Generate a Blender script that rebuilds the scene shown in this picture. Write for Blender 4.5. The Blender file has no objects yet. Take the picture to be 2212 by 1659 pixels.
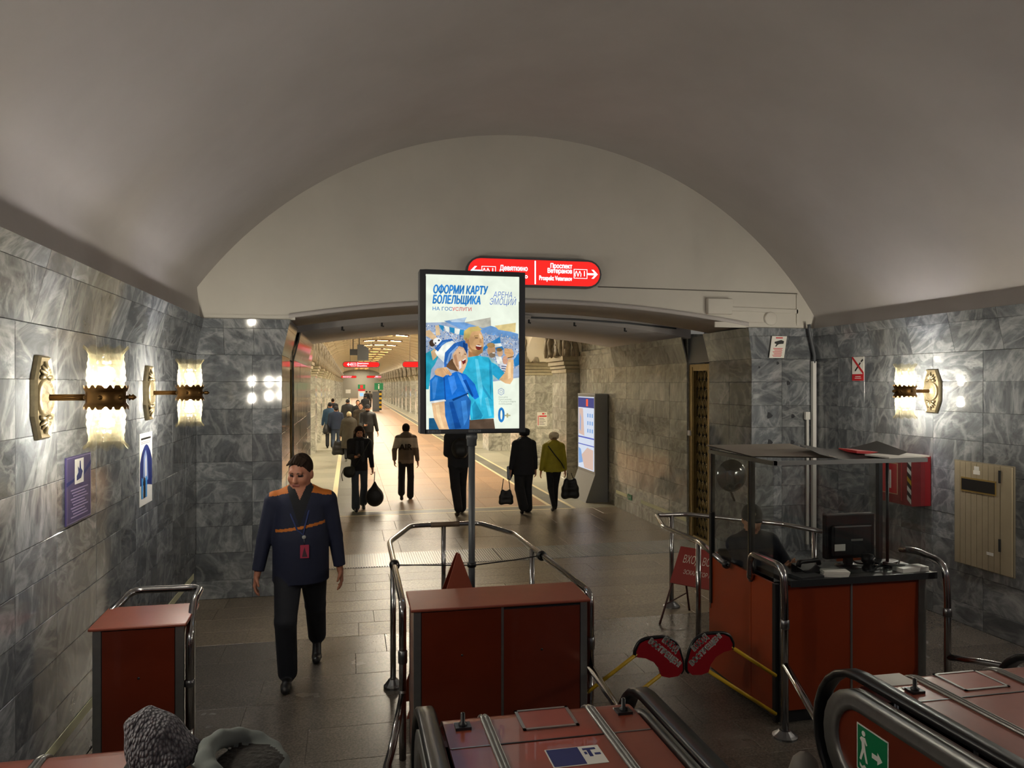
import bpy, bmesh, math, random
import numpy as np
from mathutils import Vector, Matrix, Euler

random.seed(7)
SC = bpy.context.scene
COL = SC.collection

# ------------------------------------------------------------------ camera
F_PX, CAM_H, TH, CX, CY = 1640.0, 2.42, math.atan(351 / 1640.0), 1106.0, 830.0
cam_data = bpy.data.cameras.new('camera')
cam_data.sensor_width = 36.0
cam_data.lens = F_PX / 2212.0 * 36.0
cam_data.clip_start = 0.05
cam_data.clip_end = 400
cam = bpy.data.objects.new('camera', cam_data)
COL.objects.link(cam)
cam.location = (0, 0, CAM_H)
cam.rotation_euler = (math.radians(90), 0, -TH)
SC.camera = cam

# ------------------------------------------------------------------ world, exposure
world = bpy.data.worlds.new('world')
SC.world = world
world.use_nodes = True
world.node_tree.nodes['Background'].inputs[0].default_value = (0.80, 0.82, 0.90, 1)
world.node_tree.nodes['Background'].inputs[1].default_value = 0.21
SC.view_settings.view_transform = 'Standard'
SC.view_settings.look = 'None'
SC.view_settings.exposure = 0.36
SC.view_settings.gamma = 1.0
SC.view_settings.use_curve_mapping = False
SC.cycles.caustics_reflective = False
SC.cycles.caustics_refractive = False
SC.cycles.max_bounces = 8
SC.cycles.sample_clamp_indirect = 6.0

BULB_W = 540.0       # emission strength of a sconce bulb
PANEL_W = 50.0      # emission strength of a hall ceiling panel
AISLE_W = 40.0  # emission strength of the lamps added in the aisles

# ------------------------------------------------------------------ pixel helpers (2212 x 1659 frame)
_s, _c = math.sin(TH), math.cos(TH)
def ray(u, v):
    a = (u - CX) / F_PX
    return Vector((_s + a * _c, _c - a * _s, (CY - v) / F_PX))
def gz(u, v, z=0.0):
    r = ray(u, v); return Vector((0, 0, CAM_H)) + r * ((z - CAM_H) / r.z)
def onx(u, v, X):
    r = ray(u, v); return Vector((0, 0, CAM_H)) + r * (X / r.x)
def ony(u, v, Y):
    r = ray(u, v); return Vector((0, 0, CAM_H)) + r * (Y / r.y)
def atd(u, v, d):
    return Vector((0, 0, CAM_H)) + ray(u, v) * d

# ------------------------------------------------------------------ materials
def lin(c):
    if isinstance(c, str):
        c = [int(c[i:i + 2], 16) / 255 for i in (0, 2, 4)]
        c = [x / 12.92 if x <= 0.04045 else ((x + 0.055) / 1.055) ** 2.4 for x in c]
    return (c[0], c[1], c[2], 1)

def nd(nt, kind, **kw):
    n = nt.nodes.new(kind)
    for k, v in kw.items():
        if k in n.inputs: n.inputs[k].default_value = v
        else: setattr(n, k, v)
    return n

MATS = {}
def mat(name, color, rough=0.5, metal=0.0, var=0.0, vscale=6.0, bump=0.0, bscale=40.0, spec=0.5,
        coat=0.0, stretch=None, objrand=0.0):
    if name in MATS: return MATS[name]
    m = bpy.data.materials.new(name); m.use_nodes = True
    nt = m.node_tree; b = nt.nodes['Principled BSDF']
    c = lin(color)
    b.inputs['Base Color'].default_value = c
    b.inputs['Roughness'].default_value = rough
    b.inputs['Metallic'].default_value = metal
    b.inputs['Specular IOR Level'].default_value = spec
    b.inputs['Coat Weight'].default_value = coat
    L = nt.links.new
    if var or bump or objrand:
        tc = nd(nt, 'ShaderNodeTexCoord')
        mp = nd(nt, 'ShaderNodeMapping')
        if stretch: mp.inputs['Scale'].default_value = stretch
        L(tc.outputs['Object'], mp.inputs['Vector'])
    if var or objrand:
        n = nd(nt, 'ShaderNodeTexNoise', Scale=vscale, Detail=5.0, Roughness=0.6)
        L(mp.outputs[0], n.inputs['Vector'])
        mr = nd(nt, 'ShaderNodeMapRange')
        mr.inputs['From Min'].default_value = 0.3; mr.inputs['From Max'].default_value = 0.7
        mr.inputs['To Min'].default_value = 1 - var; mr.inputs['To Max'].default_value = 1 + var
        L(n.outputs['Fac'], mr.inputs['Value'])
        val = mr.outputs[0]
        if objrand:
            oi = nd(nt, 'ShaderNodeObjectInfo')
            mr2 = nd(nt, 'ShaderNodeMapRange')
            mr2.inputs['To Min'].default_value = 1 - objrand; mr2.inputs['To Max'].default_value = 1 + objrand
            L(oi.outputs['Random'], mr2.inputs['Value'])
            mm = nd(nt, 'ShaderNodeMath', operation='MULTIPLY')
            L(val, mm.inputs[0]); L(mr2.outputs[0], mm.inputs[1]); val = mm.outputs[0]
        mx = nd(nt, 'ShaderNodeVectorMath', operation='SCALE')
        mx.inputs[0].default_value = c[:3]
        L(val, mx.inputs['Scale'])
        L(mx.outputs[0], b.inputs['Base Color'])
    if bump:
        n2 = nd(nt, 'ShaderNodeTexNoise', Scale=bscale, Detail=3.0)
        L(mp.outputs[0], n2.inputs['Vector'])
        bp = nd(nt, 'ShaderNodeBump', Strength=bump, Distance=0.01)
        L(n2.outputs['Fac'], bp.inputs['Height']); L(bp.outputs[0], b.inputs['Normal'])
    MATS[name] = m
    return m

def emis(name, color, strength):
    if name in MATS: return MATS[name]
    m = bpy.data.materials.new(name); m.use_nodes = True
    nt = m.node_tree; nt.nodes.clear()
    e = nd(nt, 'ShaderNodeEmission'); e.inputs[0].default_value = lin(color); e.inputs[1].default_value = strength
    o = nd(nt, 'ShaderNodeOutputMaterial'); nt.links.new(e.outputs[0], o.inputs[0])
    MATS[name] = m
    return m

def marble(name, dark, mid, light, rough=0.16, scale=1.0, tone=0.22, vein=0.4):
    m = bpy.data.materials.new(name); m.use_nodes = True
    nt = m.node_tree; b = nt.nodes['Principled BSDF']; L = nt.links.new
    tc = nd(nt, 'ShaderNodeTexCoord'); oi = nd(nt, 'ShaderNodeObjectInfo')
    off = nd(nt, 'ShaderNodeVectorMath', operation='SCALE'); off.inputs[0].default_value = (37.0, 91.0, 53.0)
    L(oi.outputs['Random'], off.inputs['Scale'])
    rot = nd(nt, 'ShaderNodeVectorRotate'); rot.rotation_type = 'EULER_XYZ'
    rr = nd(nt, 'ShaderNodeVectorMath', operation='SCALE'); rr.inputs[0].default_value = (5.0, 7.0, 3.0)
    L(oi.outputs['Random'], rr.inputs['Scale'])
    L(tc.outputs['Object'], rot.inputs['Vector']); L(rr.outputs[0], rot.inputs['Rotation'])
    ad = nd(nt, 'ShaderNodeVectorMath', operation='ADD')
    L(rot.outputs[0], ad.inputs[0]); L(off.outputs[0], ad.inputs[1])
    mp = nd(nt, 'ShaderNodeMapping'); mp.inputs['Scale'].default_value = (scale * 4.2, scale * 1.4, scale * 2.2)
    mp.inputs['Rotation'].default_value = (0.5, 0.7, 0.4)
    L(ad.outputs[0], mp.inputs[0])
    n1 = nd(nt, 'ShaderNodeTexNoise', Scale=1.5, Detail=11.0, Roughness=0.68, Distortion=0.8)
    L(mp.outputs[0], n1.inputs['Vector'])
    r1 = nd(nt, 'ShaderNodeValToRGB')
    e = r1.color_ramp.elements
    e[0].position = 0.34; e[0].color = lin(dark); e[1].position = 0.72; e[1].color = lin(light)
    x = e.new(0.52); x.color = lin(mid)
    L(n1.outputs['Fac'], r1.inputs[0])
    n2 = nd(nt, 'ShaderNodeTexNoise', Scale=1.1, Detail=6.0, Roughness=0.5, Distortion=0.9)
    L(mp.outputs[0], n2.inputs['Vector'])
    r2 = nd(nt, 'ShaderNodeValToRGB')
    e = r2.color_ramp.elements
    e[0].position = 0.44; e[0].color = (0, 0, 0, 1); e[1].position = 0.56; e[1].color = (0, 0, 0, 1)
    x = e.new(0.503); x.color = (vein, vein, vein, 1)
    L(n2.outputs['Fac'], r2.inputs[0])
    mx = nd(nt, 'ShaderNodeMix'); mx.data_type = 'RGBA'
    L(r2.outputs[0], mx.inputs[0]); L(r1.outputs[0], mx.inputs[6]); mx.inputs[7].default_value = lin(light)
    mr = nd(nt, 'ShaderNodeMapRange')
    mr.inputs['To Min'].default_value = 1 - tone; mr.inputs['To Max'].default_value = 1 + tone
    wn = nd(nt, 'ShaderNodeTexWhiteNoise'); wn.noise_dimensions = '1D'
    L(oi.outputs['Random'], wn.inputs['W']); L(wn.outputs['Value'], mr.inputs['Value'])
    sc = nd(nt, 'ShaderNodeVectorMath', operation='SCALE')
    L(mx.outputs[2], sc.inputs[0]); L(mr.outputs[0], sc.inputs['Scale'])
    L(sc.outputs[0], b.inputs['Base Color'])
    b.inputs['Roughness'].default_value = rough
    MATS[name] = m
    return m

def granite(name, c1, c2, rough=0.3, scale=70.0, tone=0.14, bump=0.06):
    m = bpy.data.materials.new(name); m.use_nodes = True
    nt = m.node_tree; b = nt.nodes['Principled BSDF']; L = nt.links.new
    tc = nd(nt, 'ShaderNodeTexCoord'); oi = nd(nt, 'ShaderNodeObjectInfo')
    off = nd(nt, 'ShaderNodeVectorMath', operation='SCALE'); off.inputs[0].default_value = (37.0, 91.0, 53.0)
    L(oi.outputs['Random'], off.inputs['Scale'])
    ad = nd(nt, 'ShaderNodeVectorMath', operation='ADD')
    L(tc.outputs['Object'], ad.inputs[0]); L(off.outputs[0], ad.inputs[1])
    n1 = nd(nt, 'ShaderNodeTexNoise', Scale=scale, Detail=3.0, Roughness=0.7)
    L(ad.outputs[0], n1.inputs['Vector'])
    n3 = nd(nt, 'ShaderNodeTexNoise', Scale=2.2, Detail=4.0)
    L(ad.outputs[0], n3.inputs['Vector'])
    r1 = nd(nt, 'ShaderNodeValToRGB')
    e = r1.color_ramp.elements
    e[0].position = 0.36; e[0].color = lin(c1); e[1].position = 0.64; e[1].color = lin(c2)
    L(n1.outputs['Fac'], r1.inputs[0])
    mr = nd(nt, 'ShaderNodeMapRange')
    mr.inputs['To Min'].default_value = 1 - tone; mr.inputs['To Max'].default_value = 1 + tone
    L(oi.outputs['Random'], mr.inputs['Value'])
    mr3 = nd(nt, 'ShaderNodeMapRange')
    mr3.inputs['From Min'].default_value = 0.3; mr3.inputs['From Max'].default_value = 0.7
    mr3.inputs['To Min'].default_value = 0.9; mr3.inputs['To Max'].default_value = 1.08
    L(n3.outputs['Fac'], mr3.inputs['Value'])
    mm = nd(nt, 'ShaderNodeMath', operation='MULTIPLY'); L(mr.outputs[0], mm.inputs[0]); L(mr3.outputs[0], mm.inputs[1])
    sc = nd(nt, 'ShaderNodeVectorMath', operation='SCALE')
    L(r1.outputs[0], sc.inputs[0]); L(mm.outputs[0], sc.inputs['Scale'])
    L(sc.outputs[0], b.inputs['Base Color'])
    rm = nd(nt, 'ShaderNodeMapRange')
    rm.inputs['From Min'].default_value = 0.3; rm.inputs['From Max'].default_value = 0.7
    rm.inputs['To Min'].default_value = rough * 0.95; rm.inputs['To Max'].default_value = rough * 1.07
    L(n3.outputs['Fac'], rm.inputs['Value']); L(rm.outputs[0], b.inputs['Roughness'])
    if bump:
        bp = nd(nt, 'ShaderNodeBump', Strength=bump, Distance=0.01)
        L(n1.outputs['Fac'], bp.inputs['Height']); L(bp.outputs[0], b.inputs['Normal'])
    MATS[name] = m
    return m

M_MARBLE = marble('marble_grey', '54575b', '6d7175', 'a9abac', rough=0.07)
M_MARBLE_H = marble('marble_hall', '86857c', 'a5a398', 'dad7cc', rough=0.10, tone=0.16)
M_GROUT = mat('grout_dark', '3a3836', 0.9)
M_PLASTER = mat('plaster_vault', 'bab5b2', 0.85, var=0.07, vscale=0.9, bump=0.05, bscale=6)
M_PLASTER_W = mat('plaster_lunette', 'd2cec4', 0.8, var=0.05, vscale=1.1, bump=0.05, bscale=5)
M_PLASTER_H = mat('plaster_hall', 'e6dfcc', 0.75, var=0.04, vscale=1.0)
M_GRAN_A = granite('granite_smooth', '4c4741', '6e675e', rough=0.26, bump=0.02)
M_GRAN_B = granite('granite_flamed', '6a6053', '9a8b76', rough=0.30, scale=45, bump=0.25)
M_GRAN_RED = granite('granite_red', '8d6c52', 'ab8a6a', rough=0.42, scale=60, bump=0.0)
M_GRAN_GREY = granite('granite_grey', '55554f', '74736a', rough=0.40, bump=0.0)
M_GRAN_PALE = granite('granite_pale', '8f8c7c', 'a5a18f', rough=0.42, bump=0.0)
M_LINE = mat('line_pale', 'e2d4ac', 0.45)
M_RED = mat('laminate_red', '6a2815', 0.28, var=0.10, vscale=3, coat=0.3)
M_DECK = mat('deck_red', '8c4634', 0.30, var=0.10, vscale=5, bump=0.03, bscale=18, coat=0.2)
M_ORANGE = mat('laminate_orange', '8a3414', 0.34, var=0.08, vscale=3)
M_ALU = mat('aluminium', '9b9b98', 0.38, 0.9, var=0.08, vscale=20)
M_STEEL = mat('steel_dull', '7f8082', 0.32, 0.95, var=0.06, vscale=12)
M_CHROME = mat('chrome_tube', 'a9a7a6', 0.16, 1.0, var=0.05, vscale=15)
M_DARKMETAL = mat('metal_dark', '3a3c3f', 0.4, 0.6)
M_GREYPAINT = mat('paint_grey', '55585c', 0.42, 0.1)
M_BLACK = mat('black_plastic', '16171a', 0.4)
M_RUBBER = mat('black_rubber', '111214', 0.32)
M_BRASS = mat('brass_pale', '70664f', 0.42, 0.55, var=0.15, vscale=25, bump=0.05, bscale=60)
M_BRONZE = mat('bronze_dark', '6a4e2a', 0.4, 0.9, var=0.15, vscale=20)
M_BRONZE_G = mat('bronze_grille', '8f7a4a', 0.42, 0.6, var=0.2, vscale=12)
M_CARVE = mat('carved_stone', '8d8370', 0.55, 0.15, var=0.25, vscale=9, bump=0.3, bscale=14)
M_CORNICE = mat('cornice_stone', 'a89f86', 0.4, var=0.15, vscale=7)
M_WHITE = mat('white_plastic', 'd9d8d2', 0.45)
M_PAPER = mat('paper_white', 'e6e4dc', 0.8)
M_YELLOW = mat('yellow_paint', 'c9a21c', 0.45)
M_REDSIGN = mat('red_signpaint', '9c1220', 0.4)
M_REDBOX = mat('red_firebox', '8a1a22', 0.4)
M_GREEN = mat('green_sign', '0b7a4b', 0.4)
M_PURPLE = mat('purple_board', '46406c', 0.35)
M_NAVY = mat('navy_print', '1b2a6b', 0.5)
M_BLUEP = mat('blue_print', '3d8fd0', 0.5)
M_HATCH = mat('hatch_cream', '9c9078', 0.5, var=0.06, vscale=8)
M_TAPE = mat('glow_strip', 'd9d8b4', 0.5)
M_REDPRINT = mat('red_print', 'c8222a', 0.5)

# pane of clear plexiglass: mostly see-through with mirror-like sheen
def glass_mat(name, tint, glossy=0.12, rough=0.03):
    m = bpy.data.materials.new(name); m.use_nodes = True
    nt = m.node_tree; nt.nodes.clear(); L = nt.links.new
    t = nd(nt, 'ShaderNodeBsdfTransparent'); t.inputs[0].default_value = lin(tint)
    g = nd(nt, 'ShaderNodeBsdfGlossy'); g.inputs['Roughness'].default_value = rough
    lw = nd(nt, 'ShaderNodeLayerWeight'); lw.inputs[0].default_value = 0.5
    pw = nd(nt, 'ShaderNodeMath', operation='POWER'); pw.inputs[1].default_value = 4.0
    L(lw.outputs['Facing'], pw.inputs[0])
    mm = nd(nt, 'ShaderNodeMath', operation='ADD'); mm.inputs[1].default_value = glossy; mm.use_clamp = True
    L(pw.outputs[0], mm.inputs[0])
    mx = nd(nt, 'ShaderNodeMixShader'); L(mm.outputs[0], mx.inputs[0]); L(t.outputs[0], mx.inputs[1]); L(g.outputs[0], mx.inputs[2])
    o = nd(nt, 'ShaderNodeOutputMaterial'); L(mx.outputs[0], o.inputs[0])
    MATS[name] = m
    return m
M_PLEXI = glass_mat('plexiglass', 'f2f4f4', 0.03)

def shade_mat():
    m = bpy.data.materials.new('pressed_glass'); m.use_nodes = True
    nt = m.node_tree; nt.nodes.clear(); L = nt.links.new
    t = nd(nt, 'ShaderNodeBsdfTransparent'); t.inputs[0].default_value = (0.96, 0.93, 0.82, 1)
    d = nd(nt, 'ShaderNodeBsdfTranslucent'); d.inputs[0].default_value = (0.9, 0.76, 0.38, 1)
    g = nd(nt, 'ShaderNodeBsdfGlossy'); g.inputs['Roughness'].default_value = 0.12
    tc = nd(nt, 'ShaderNodeTexCoord')
    n = nd(nt, 'ShaderNodeTexVoronoi', Scale=55.0)
    L(tc.outputs['Object'], n.inputs['Vector'])
    mr = nd(nt, 'ShaderNodeMapRange'); mr.inputs['From Max'].default_value = 0.7
    mr.inputs['To Min'].default_value = 0.006; mr.inputs['To Max'].default_value = 0.026
    L(n.outputs['Distance'], mr.inputs['Value'])
    lw = nd(nt, 'ShaderNodeLayerWeight'); lw.inputs[0].default_value = 0.5
    pw = nd(nt, 'ShaderNodeMath', operation='POWER'); pw.inputs[1].default_value = 3.0; L(lw.outputs['Facing'], pw.inputs[0])
    ml = nd(nt, 'ShaderNodeMath', operation='MULTIPLY_ADD'); ml.inputs[1].default_value = 0.16; L(pw.outputs[0], ml.inputs[0]); L(mr.outputs[0], ml.inputs[2])
    m1 = nd(nt, 'ShaderNodeMixShader'); L(ml.outputs[0], m1.inputs[0]); L(t.outputs[0], m1.inputs[1]); L(d.outputs[0], m1.inputs[2])
    m2 = nd(nt, 'ShaderNodeMixShader'); m2.inputs[0].default_value = 0.12
    L(m1.outputs[0], m2.inputs[1]); L(g.outputs[0], m2.inputs[2])
    o = nd(nt, 'ShaderNodeOutputMaterial'); L(m2.outputs[0], o.inputs[0])
    MATS['pressed_glass'] = m
    return m
M_SHADE = shade_mat()

# ------------------------------------------------------------------ object helpers
def tag(o, label=None, cat=None, group=None, kind=None):
    if label: o['label'] = label
    if cat: o['category'] = cat
    if group: o['group'] = group
    if kind: o['kind'] = kind
    return o

def link(name, me, parent=None, loc=None, rot=None):
    o = bpy.data.objects.new(name, me); COL.objects.link(o)
    if parent is not None: o.parent = parent
    if loc is not None: o.location = loc
    if rot is not None: o.rotation_euler = rot
    return o

def empty(name, loc=(0, 0, 0), rz=0.0, label=None, cat=None, group=None):
    o = link(name, None, None, loc, (0, 0, rz)); o.empty_display_size = 0.1
    return tag(o, label, cat, group)

class MB:
    """collects polygons; build() makes one mesh object"""
    def __init__(self): self.v = []; self.f = []; self.m = []; self.smooth = []
    def add(self, verts, faces, mi=0, smooth=False):
        b = len(self.v); self.v += [tuple(x) for x in verts]
        for f in faces:
            self.f.append(tuple(i + b for i in f)); self.m.append(mi); self.smooth.append(smooth)
        return self
    def box(self, x0, x1, y0, y1, z0, z1, mi=0, M=None):
        vs = [Vector(p) for p in ((x0, y0, z0), (x1, y0, z0), (x1, y1, z0), (x0, y1, z0), (x0, y0, z1), (x1, y0, z1), (x1, y1, z1), (x0, y1, z1))]
        if M is not None: vs = [M @ p for p in vs]
        return self.add(vs, [(0, 3, 2, 1), (4, 5, 6, 7), (0, 1, 5, 4), (1, 2, 6, 5), (2, 3, 7, 6), (3, 0, 4, 7)], mi)
    def tube(self, path, r, seg=10, mi=0, closed=False, caps=True, flat=None):
        P = [Vector(p) for p in path]; n = len(P)
        rs = r if isinstance(r, (list, tuple)) else [r] * n
        T = []
        for i in range(n):
            if closed: t = (P[(i + 1) % n] - P[i - 1])
            else: t = P[min(i + 1, n - 1)] - P[max(i - 1, 0)]
            T.append(t.normalized() if t.length > 1e-9 else Vector((0, 0, 1)))
        up = Vector((0, 0, 1)) if abs(T[0].z) < 0.9 else Vector((1, 0, 0))
        N = (up - T[0] * up.dot(T[0])).normalized()
        base = []
        for i in range(n):
            if i: N = (N - T[i] * N.dot(T[i])); N = N.normalized() if N.length > 1e-6 else T[i].orthogonal().normalized()
            B = T[i].cross(N); k = 1.0
            if 0 < i < n - 1 or closed:
                a = (P[i] - P[i - 1]).normalized(); b = (P[(i + 1) % n] - P[i]).normalized()
                k = 1.0 / max(0.6, math.sqrt(max(0.0, (1 + a.dot(b)) / 2)))
            base.append([P[i] + (N * math.cos(2 * math.pi * j / seg) + B * math.sin(2 * math.pi * j / seg)) * rs[i] * (k if k < 1.3 else 1.3) for j in range(seg)])
        vs = [p for ring in base for p in ring]; fs = []
        for i in range(n if closed else n - 1):
            a = i * seg; b = ((i + 1) % n) * seg
            for j in range(seg): fs.append((a + j, a + (j + 1) % seg, b + (j + 1) % seg, b + j))
        self.add(vs, fs, mi, True)
        if caps and not closed:
            self.add(base[0], [tuple(reversed(range(seg)))], mi); self.add(base[-1], [tuple(range(seg))], mi)
        return self
    def lathe(self, prof, c=(0, 0, 0), seg=24, mi=0, axis='z', mod=None, smooth=True):
        vs = []; fs = []; n = len(prof); c = Vector(c)
        for i, (r, z) in enumerate(prof):
            for j in range(seg):
                a = 2 * math.pi * j / seg; rr, zz = (r, z) if mod is None else mod(r, z, a, i)
                p = Vector((rr * math.cos(a), rr * math.sin(a), zz))
                if axis == 'x': p = Vector((p.z, p.x, p.y))
                elif axis == 'y': p = Vector((p.x, p.z, p.y))
                vs.append(c + p)
        for i in range(n - 1):
            for j in range(seg):
                fs.append((i * seg + j, i * seg + (j + 1) % seg, (i + 1) * seg + (j + 1) % seg, (i + 1) * seg + j))
        return self.add(vs, fs, mi, smooth)
    def prism(self, poly, t0, t1, to3, mi=0, smooth=False):
        n = len(poly)
        a = [to3(x, y, t0) for x, y in poly]; b = [to3(x, y, t1) for x, y in poly]
        self.add(a + b, [tuple(reversed(range(n))), tuple(range(n, 2 * n))], mi)
        return self.add(a + b, [(i, (i + 1) % n, n + (i + 1) % n, n + i) for i in range(n)], mi, smooth)
    def mesh(self, name, mats):
        me = bpy.data.meshes.new(name)
        me.from_pydata(self.v, [], self.f)
        for m in (mats if isinstance(mats, (list, tuple)) else [mats]): me.materials.append(m)
        me.polygons.foreach_set('material_index', self.m)
        me.polygons.foreach_set('use_smooth', self.smooth)
        me.update()
        bm = bmesh.new(); bm.from_mesh(me)
        bmesh.ops.remove_doubles(bm, verts=bm.verts, dist=1e-6)
        bmesh.ops.recalc_face_normals(bm, faces=bm.faces)
        bm.to_mesh(me); bm.free()
        return me
    def build(self, name, mats, parent=None, loc=None, rot=None, bevel=0.0):
        o = link(name, self.mesh(name, mats), parent, loc, rot)
        if bevel:
            b = o.modifiers.new('bevel', 'BEVEL'); b.width = bevel; b.segments = 2; b.limit_method = 'ANGLE'
        return o

def copy_tree(o, parent=None):
    c = o.copy(); COL.objects.link(c); c.parent = parent
    for ch in list(o.children): copy_tree(ch, c)
    return c

def fillet(path, rad, n=5, closed=False):
    P = [Vector(p) for p in path]; out = []
    m = len(P)
    for i in range(m):
        if not closed and i in (0, m - 1): out.append(P[i]); continue
        p, a, b = P[i], P[i - 1], P[(i + 1) % m]
        da, db = (a - p), (b - p)
        r = min(rad, da.length * 0.45, db.length * 0.45)
        p0 = p + da.normalized() * r; p1 = p + db.normalized() * r
        for k in range(n + 1):
            t = k / n; out.append(p0 * (1 - t) ** 2 + p * 2 * t * (1 - t) + p1 * t * t)
    return out

def fill_outline(m2):
    """fill letter outlines by non-zero winding (the built-in fill loses counters of some letters)"""
    from mathutils.geometry import delaunay_2d_cdt
    adj = {}
    for e in m2.edges:
        p, q = e.vertices; adj.setdefault(p, []).append(q); adj.setdefault(q, []).append(p)
    seen = set(); loops = []
    for v in sorted(adj):
        if v in seen: continue
        lp = [v]; seen.add(v); cur = v
        while True:
            nx = [w for w in adj[cur] if w not in seen]
            if not nx: break
            cur = cur + 1 if cur + 1 in nx else nx[0]
            seen.add(cur); lp.append(cur)
        loops.append(lp)
    co = [Vector((v.co.x, v.co.y)) for v in m2.vertices]
    ed = [(lp[i - 1], lp[i]) for lp in loops for i in range(len(lp))]
    vs, _, tris, *_r = delaunay_2d_cdt(co, ed, [], 0, 1e-6)
    P = np.array([(v.x, v.y) for v in vs]); T_ = np.array([t for t in tris if len(t) == 3])
    A = np.array([(co[p].x, co[p].y) for p, q in ed]); B = np.array([(co[q].x, co[q].y) for p, q in ed])
    C_ = P[T_].mean(1); x, y = C_[:, 0][:, None], C_[:, 1][:, None]
    side = (B[:, 0] - A[:, 0]) * (y - A[:, 1]) - (x - A[:, 0]) * (B[:, 1] - A[:, 1])
    wn = (((A[:, 1] <= y) & (B[:, 1] > y) & (side > 0)).sum(1) - ((A[:, 1] > y) & (B[:, 1] <= y) & (side < 0)).sum(1))
    me = bpy.data.meshes.new('lettering')
    me.from_pydata([(p[0], p[1], 0.0) for p in P.tolist()], [], T_[wn != 0].tolist())
    return me

def text(parent, s, size, M, material, align='CENTER', shear=0.0, bold=0.0, ext=0.0006, width=None, name='lettering', sx=1.0, spacing=1.0):
    cu = bpy.data.curves.new('t', 'FONT'); cu.body = s; cu.size = size; cu.align_x = align; cu.align_y = 'CENTER'
    cu.shear = shear; cu.extrude = 0.0; cu.resolution_u = 4; cu.fill_mode = 'NONE'; cu.space_character = spacing
    cu.space_line = 0.95
    tmp = bpy.data.objects.new('t', cu); COL.objects.link(tmp)
    dg = bpy.context.evaluated_depsgraph_get()
    m2 = bpy.data.meshes.new_from_object(tmp.evaluated_get(dg)); me = fill_outline(m2); bpy.data.meshes.remove(m2); me.name = name
    COL.objects.unlink(tmp); bpy.data.objects.remove(tmp); bpy.data.curves.remove(cu)
    w = 0
    if len(me.vertices):
        xs = [v.co.x for v in me.vertices]; w = max(xs) - min(xs)
    k = sx if not (width and w) else width / w
    me.transform(Matrix.Diagonal((k, 1, 1, 1)))
    if bold > 0 and len(me.vertices):
        n_ = len(me.vertices); co = np.empty(n_ * 3); me.vertices.foreach_get('co', co); co = co.reshape(-1, 3)
        fs = [tuple(p.vertices) for p in me.polygons]; vs = []; ff = []
        for i_, (dx, dy) in enumerate(((bold, 0), (-bold, 0), (0, bold), (0, -bold))):
            vs += (co + np.array((dx, dy, 0))).tolist(); ff += [tuple(q + n_ * i_ for q in f) for f in fs]
        me.clear_geometry(); me.from_pydata(vs, [], ff)
    me.materials.clear(); me.materials.append(material)
    o = link(name, me, parent); o.matrix_local = M
    return o

def frame(origin, xdir, ydir):
    """matrix whose local x/y lie along xdir/ydir, z = normal"""
    x = Vector(xdir).normalized(); y = Vector(ydir).normalized(); z = x.cross(y).normalized()
    m = Matrix((x, y, z)).transposed().to_4x4(); m.translation = Vector(origin)
    return m

_slabs = {}
def slab_mesh(w, h, t, m, name='slab'):
    k = (round(w, 3), round(h, 3), t, m.name)
    if k not in _slabs:
        e = 0.0025
        b = MB()
        x, y = w / 2 - 0.001, h / 2 - 0.001
        # plate with a small arris
        v = [(-x, -y, 0), (x, -y, 0), (x, y, 0), (-x, y, 0), (-x, -y, t - e), (x, -y, t - e), (x, y, t - e), (-x, y, t - e),
             (-x + e, -y + e, t), (x - e, -y + e, t), (x - e, y - e, t), (-x + e, y - e, t)]
        b.add(v, [(0, 3, 2, 1), (0, 1, 5, 4), (1, 2, 6, 5), (2, 3, 7, 6), (3, 0, 4, 7), (4, 5, 9, 8), (5, 6, 10, 9), (6, 7, 11, 10), (7, 4, 8, 11), (8, 9, 10, 11)])
        _slabs[k] = b.mesh(name, m)
    return _slabs[k]

def clad(parent, O, xd, yd, us, vs, m=None, t=0.02, name='slab', jit=0.0015, stagger=0.0):
    """plates on a plane: O origin, xd/yd unit directions, us/vs joint positions"""
    m = m or M_MARBLE
    B = frame((0, 0, 0), xd, yd); O = Vector(O); xd = Vector(xd).normalized(); yd = Vector(yd).normalized(); nz = xd.cross(yd)
    for j in range(len(vs) - 1):
        uu = list(us)
        if stagger and j % 2:
            uu = [us[0]] + [min(u + stagger, us[-1] - 0.05) for u in us[1:-1]] + [us[-1]]
        for i in range(len(uu) - 1):
            w, h = uu[i + 1] - uu[i], vs[j + 1] - vs[j]
            if w < 0.02 or h < 0.02: continue
            o = link(name, slab_mesh(w, h, t, m, name), parent)
            c = O + xd * (uu[i] + w / 2) + yd * (vs[j] + h / 2) + nz * random.uniform(-jit, jit)
            o.matrix_local = Matrix.Translation(c) @ B @ Euler((random.uniform(-1, 1) * jit * 1.2, random.uniform(-1, 1) * jit * 1.2, 0)).to_matrix().to_4x4()
# ------------------------------------------------------------------ setting
XL, XR, YF = -1.68, 6.06, 9.05
XPL, XPR = -0.756, 5.14
S0, S1, YE = 10.25, 11.0, 14.3
ZC0, ZC1, OV = 2.75, 3.15, 0.10
VC, VZ, VR = 2.12, 0.79, 4.65
ROWS = [0.0, 0.207, 0.517, 0.815, 1.08, 1.33, 1.54, 1.85, 2.137, 2.446, 2.75]

def struct(name, mb, m, parent=None):
    o = mb.build(name, m, parent)
    if parent is None: tag(o, kind='structure')
    return o

def steps(a, b, w, jitter=0.0):
    n = max(1, round((b - a) / w)); s = (b - a) / n
    return [a] + [a + s * i + random.uniform(-jitter, jitter) for i in range(1, n)] + [b]

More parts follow.
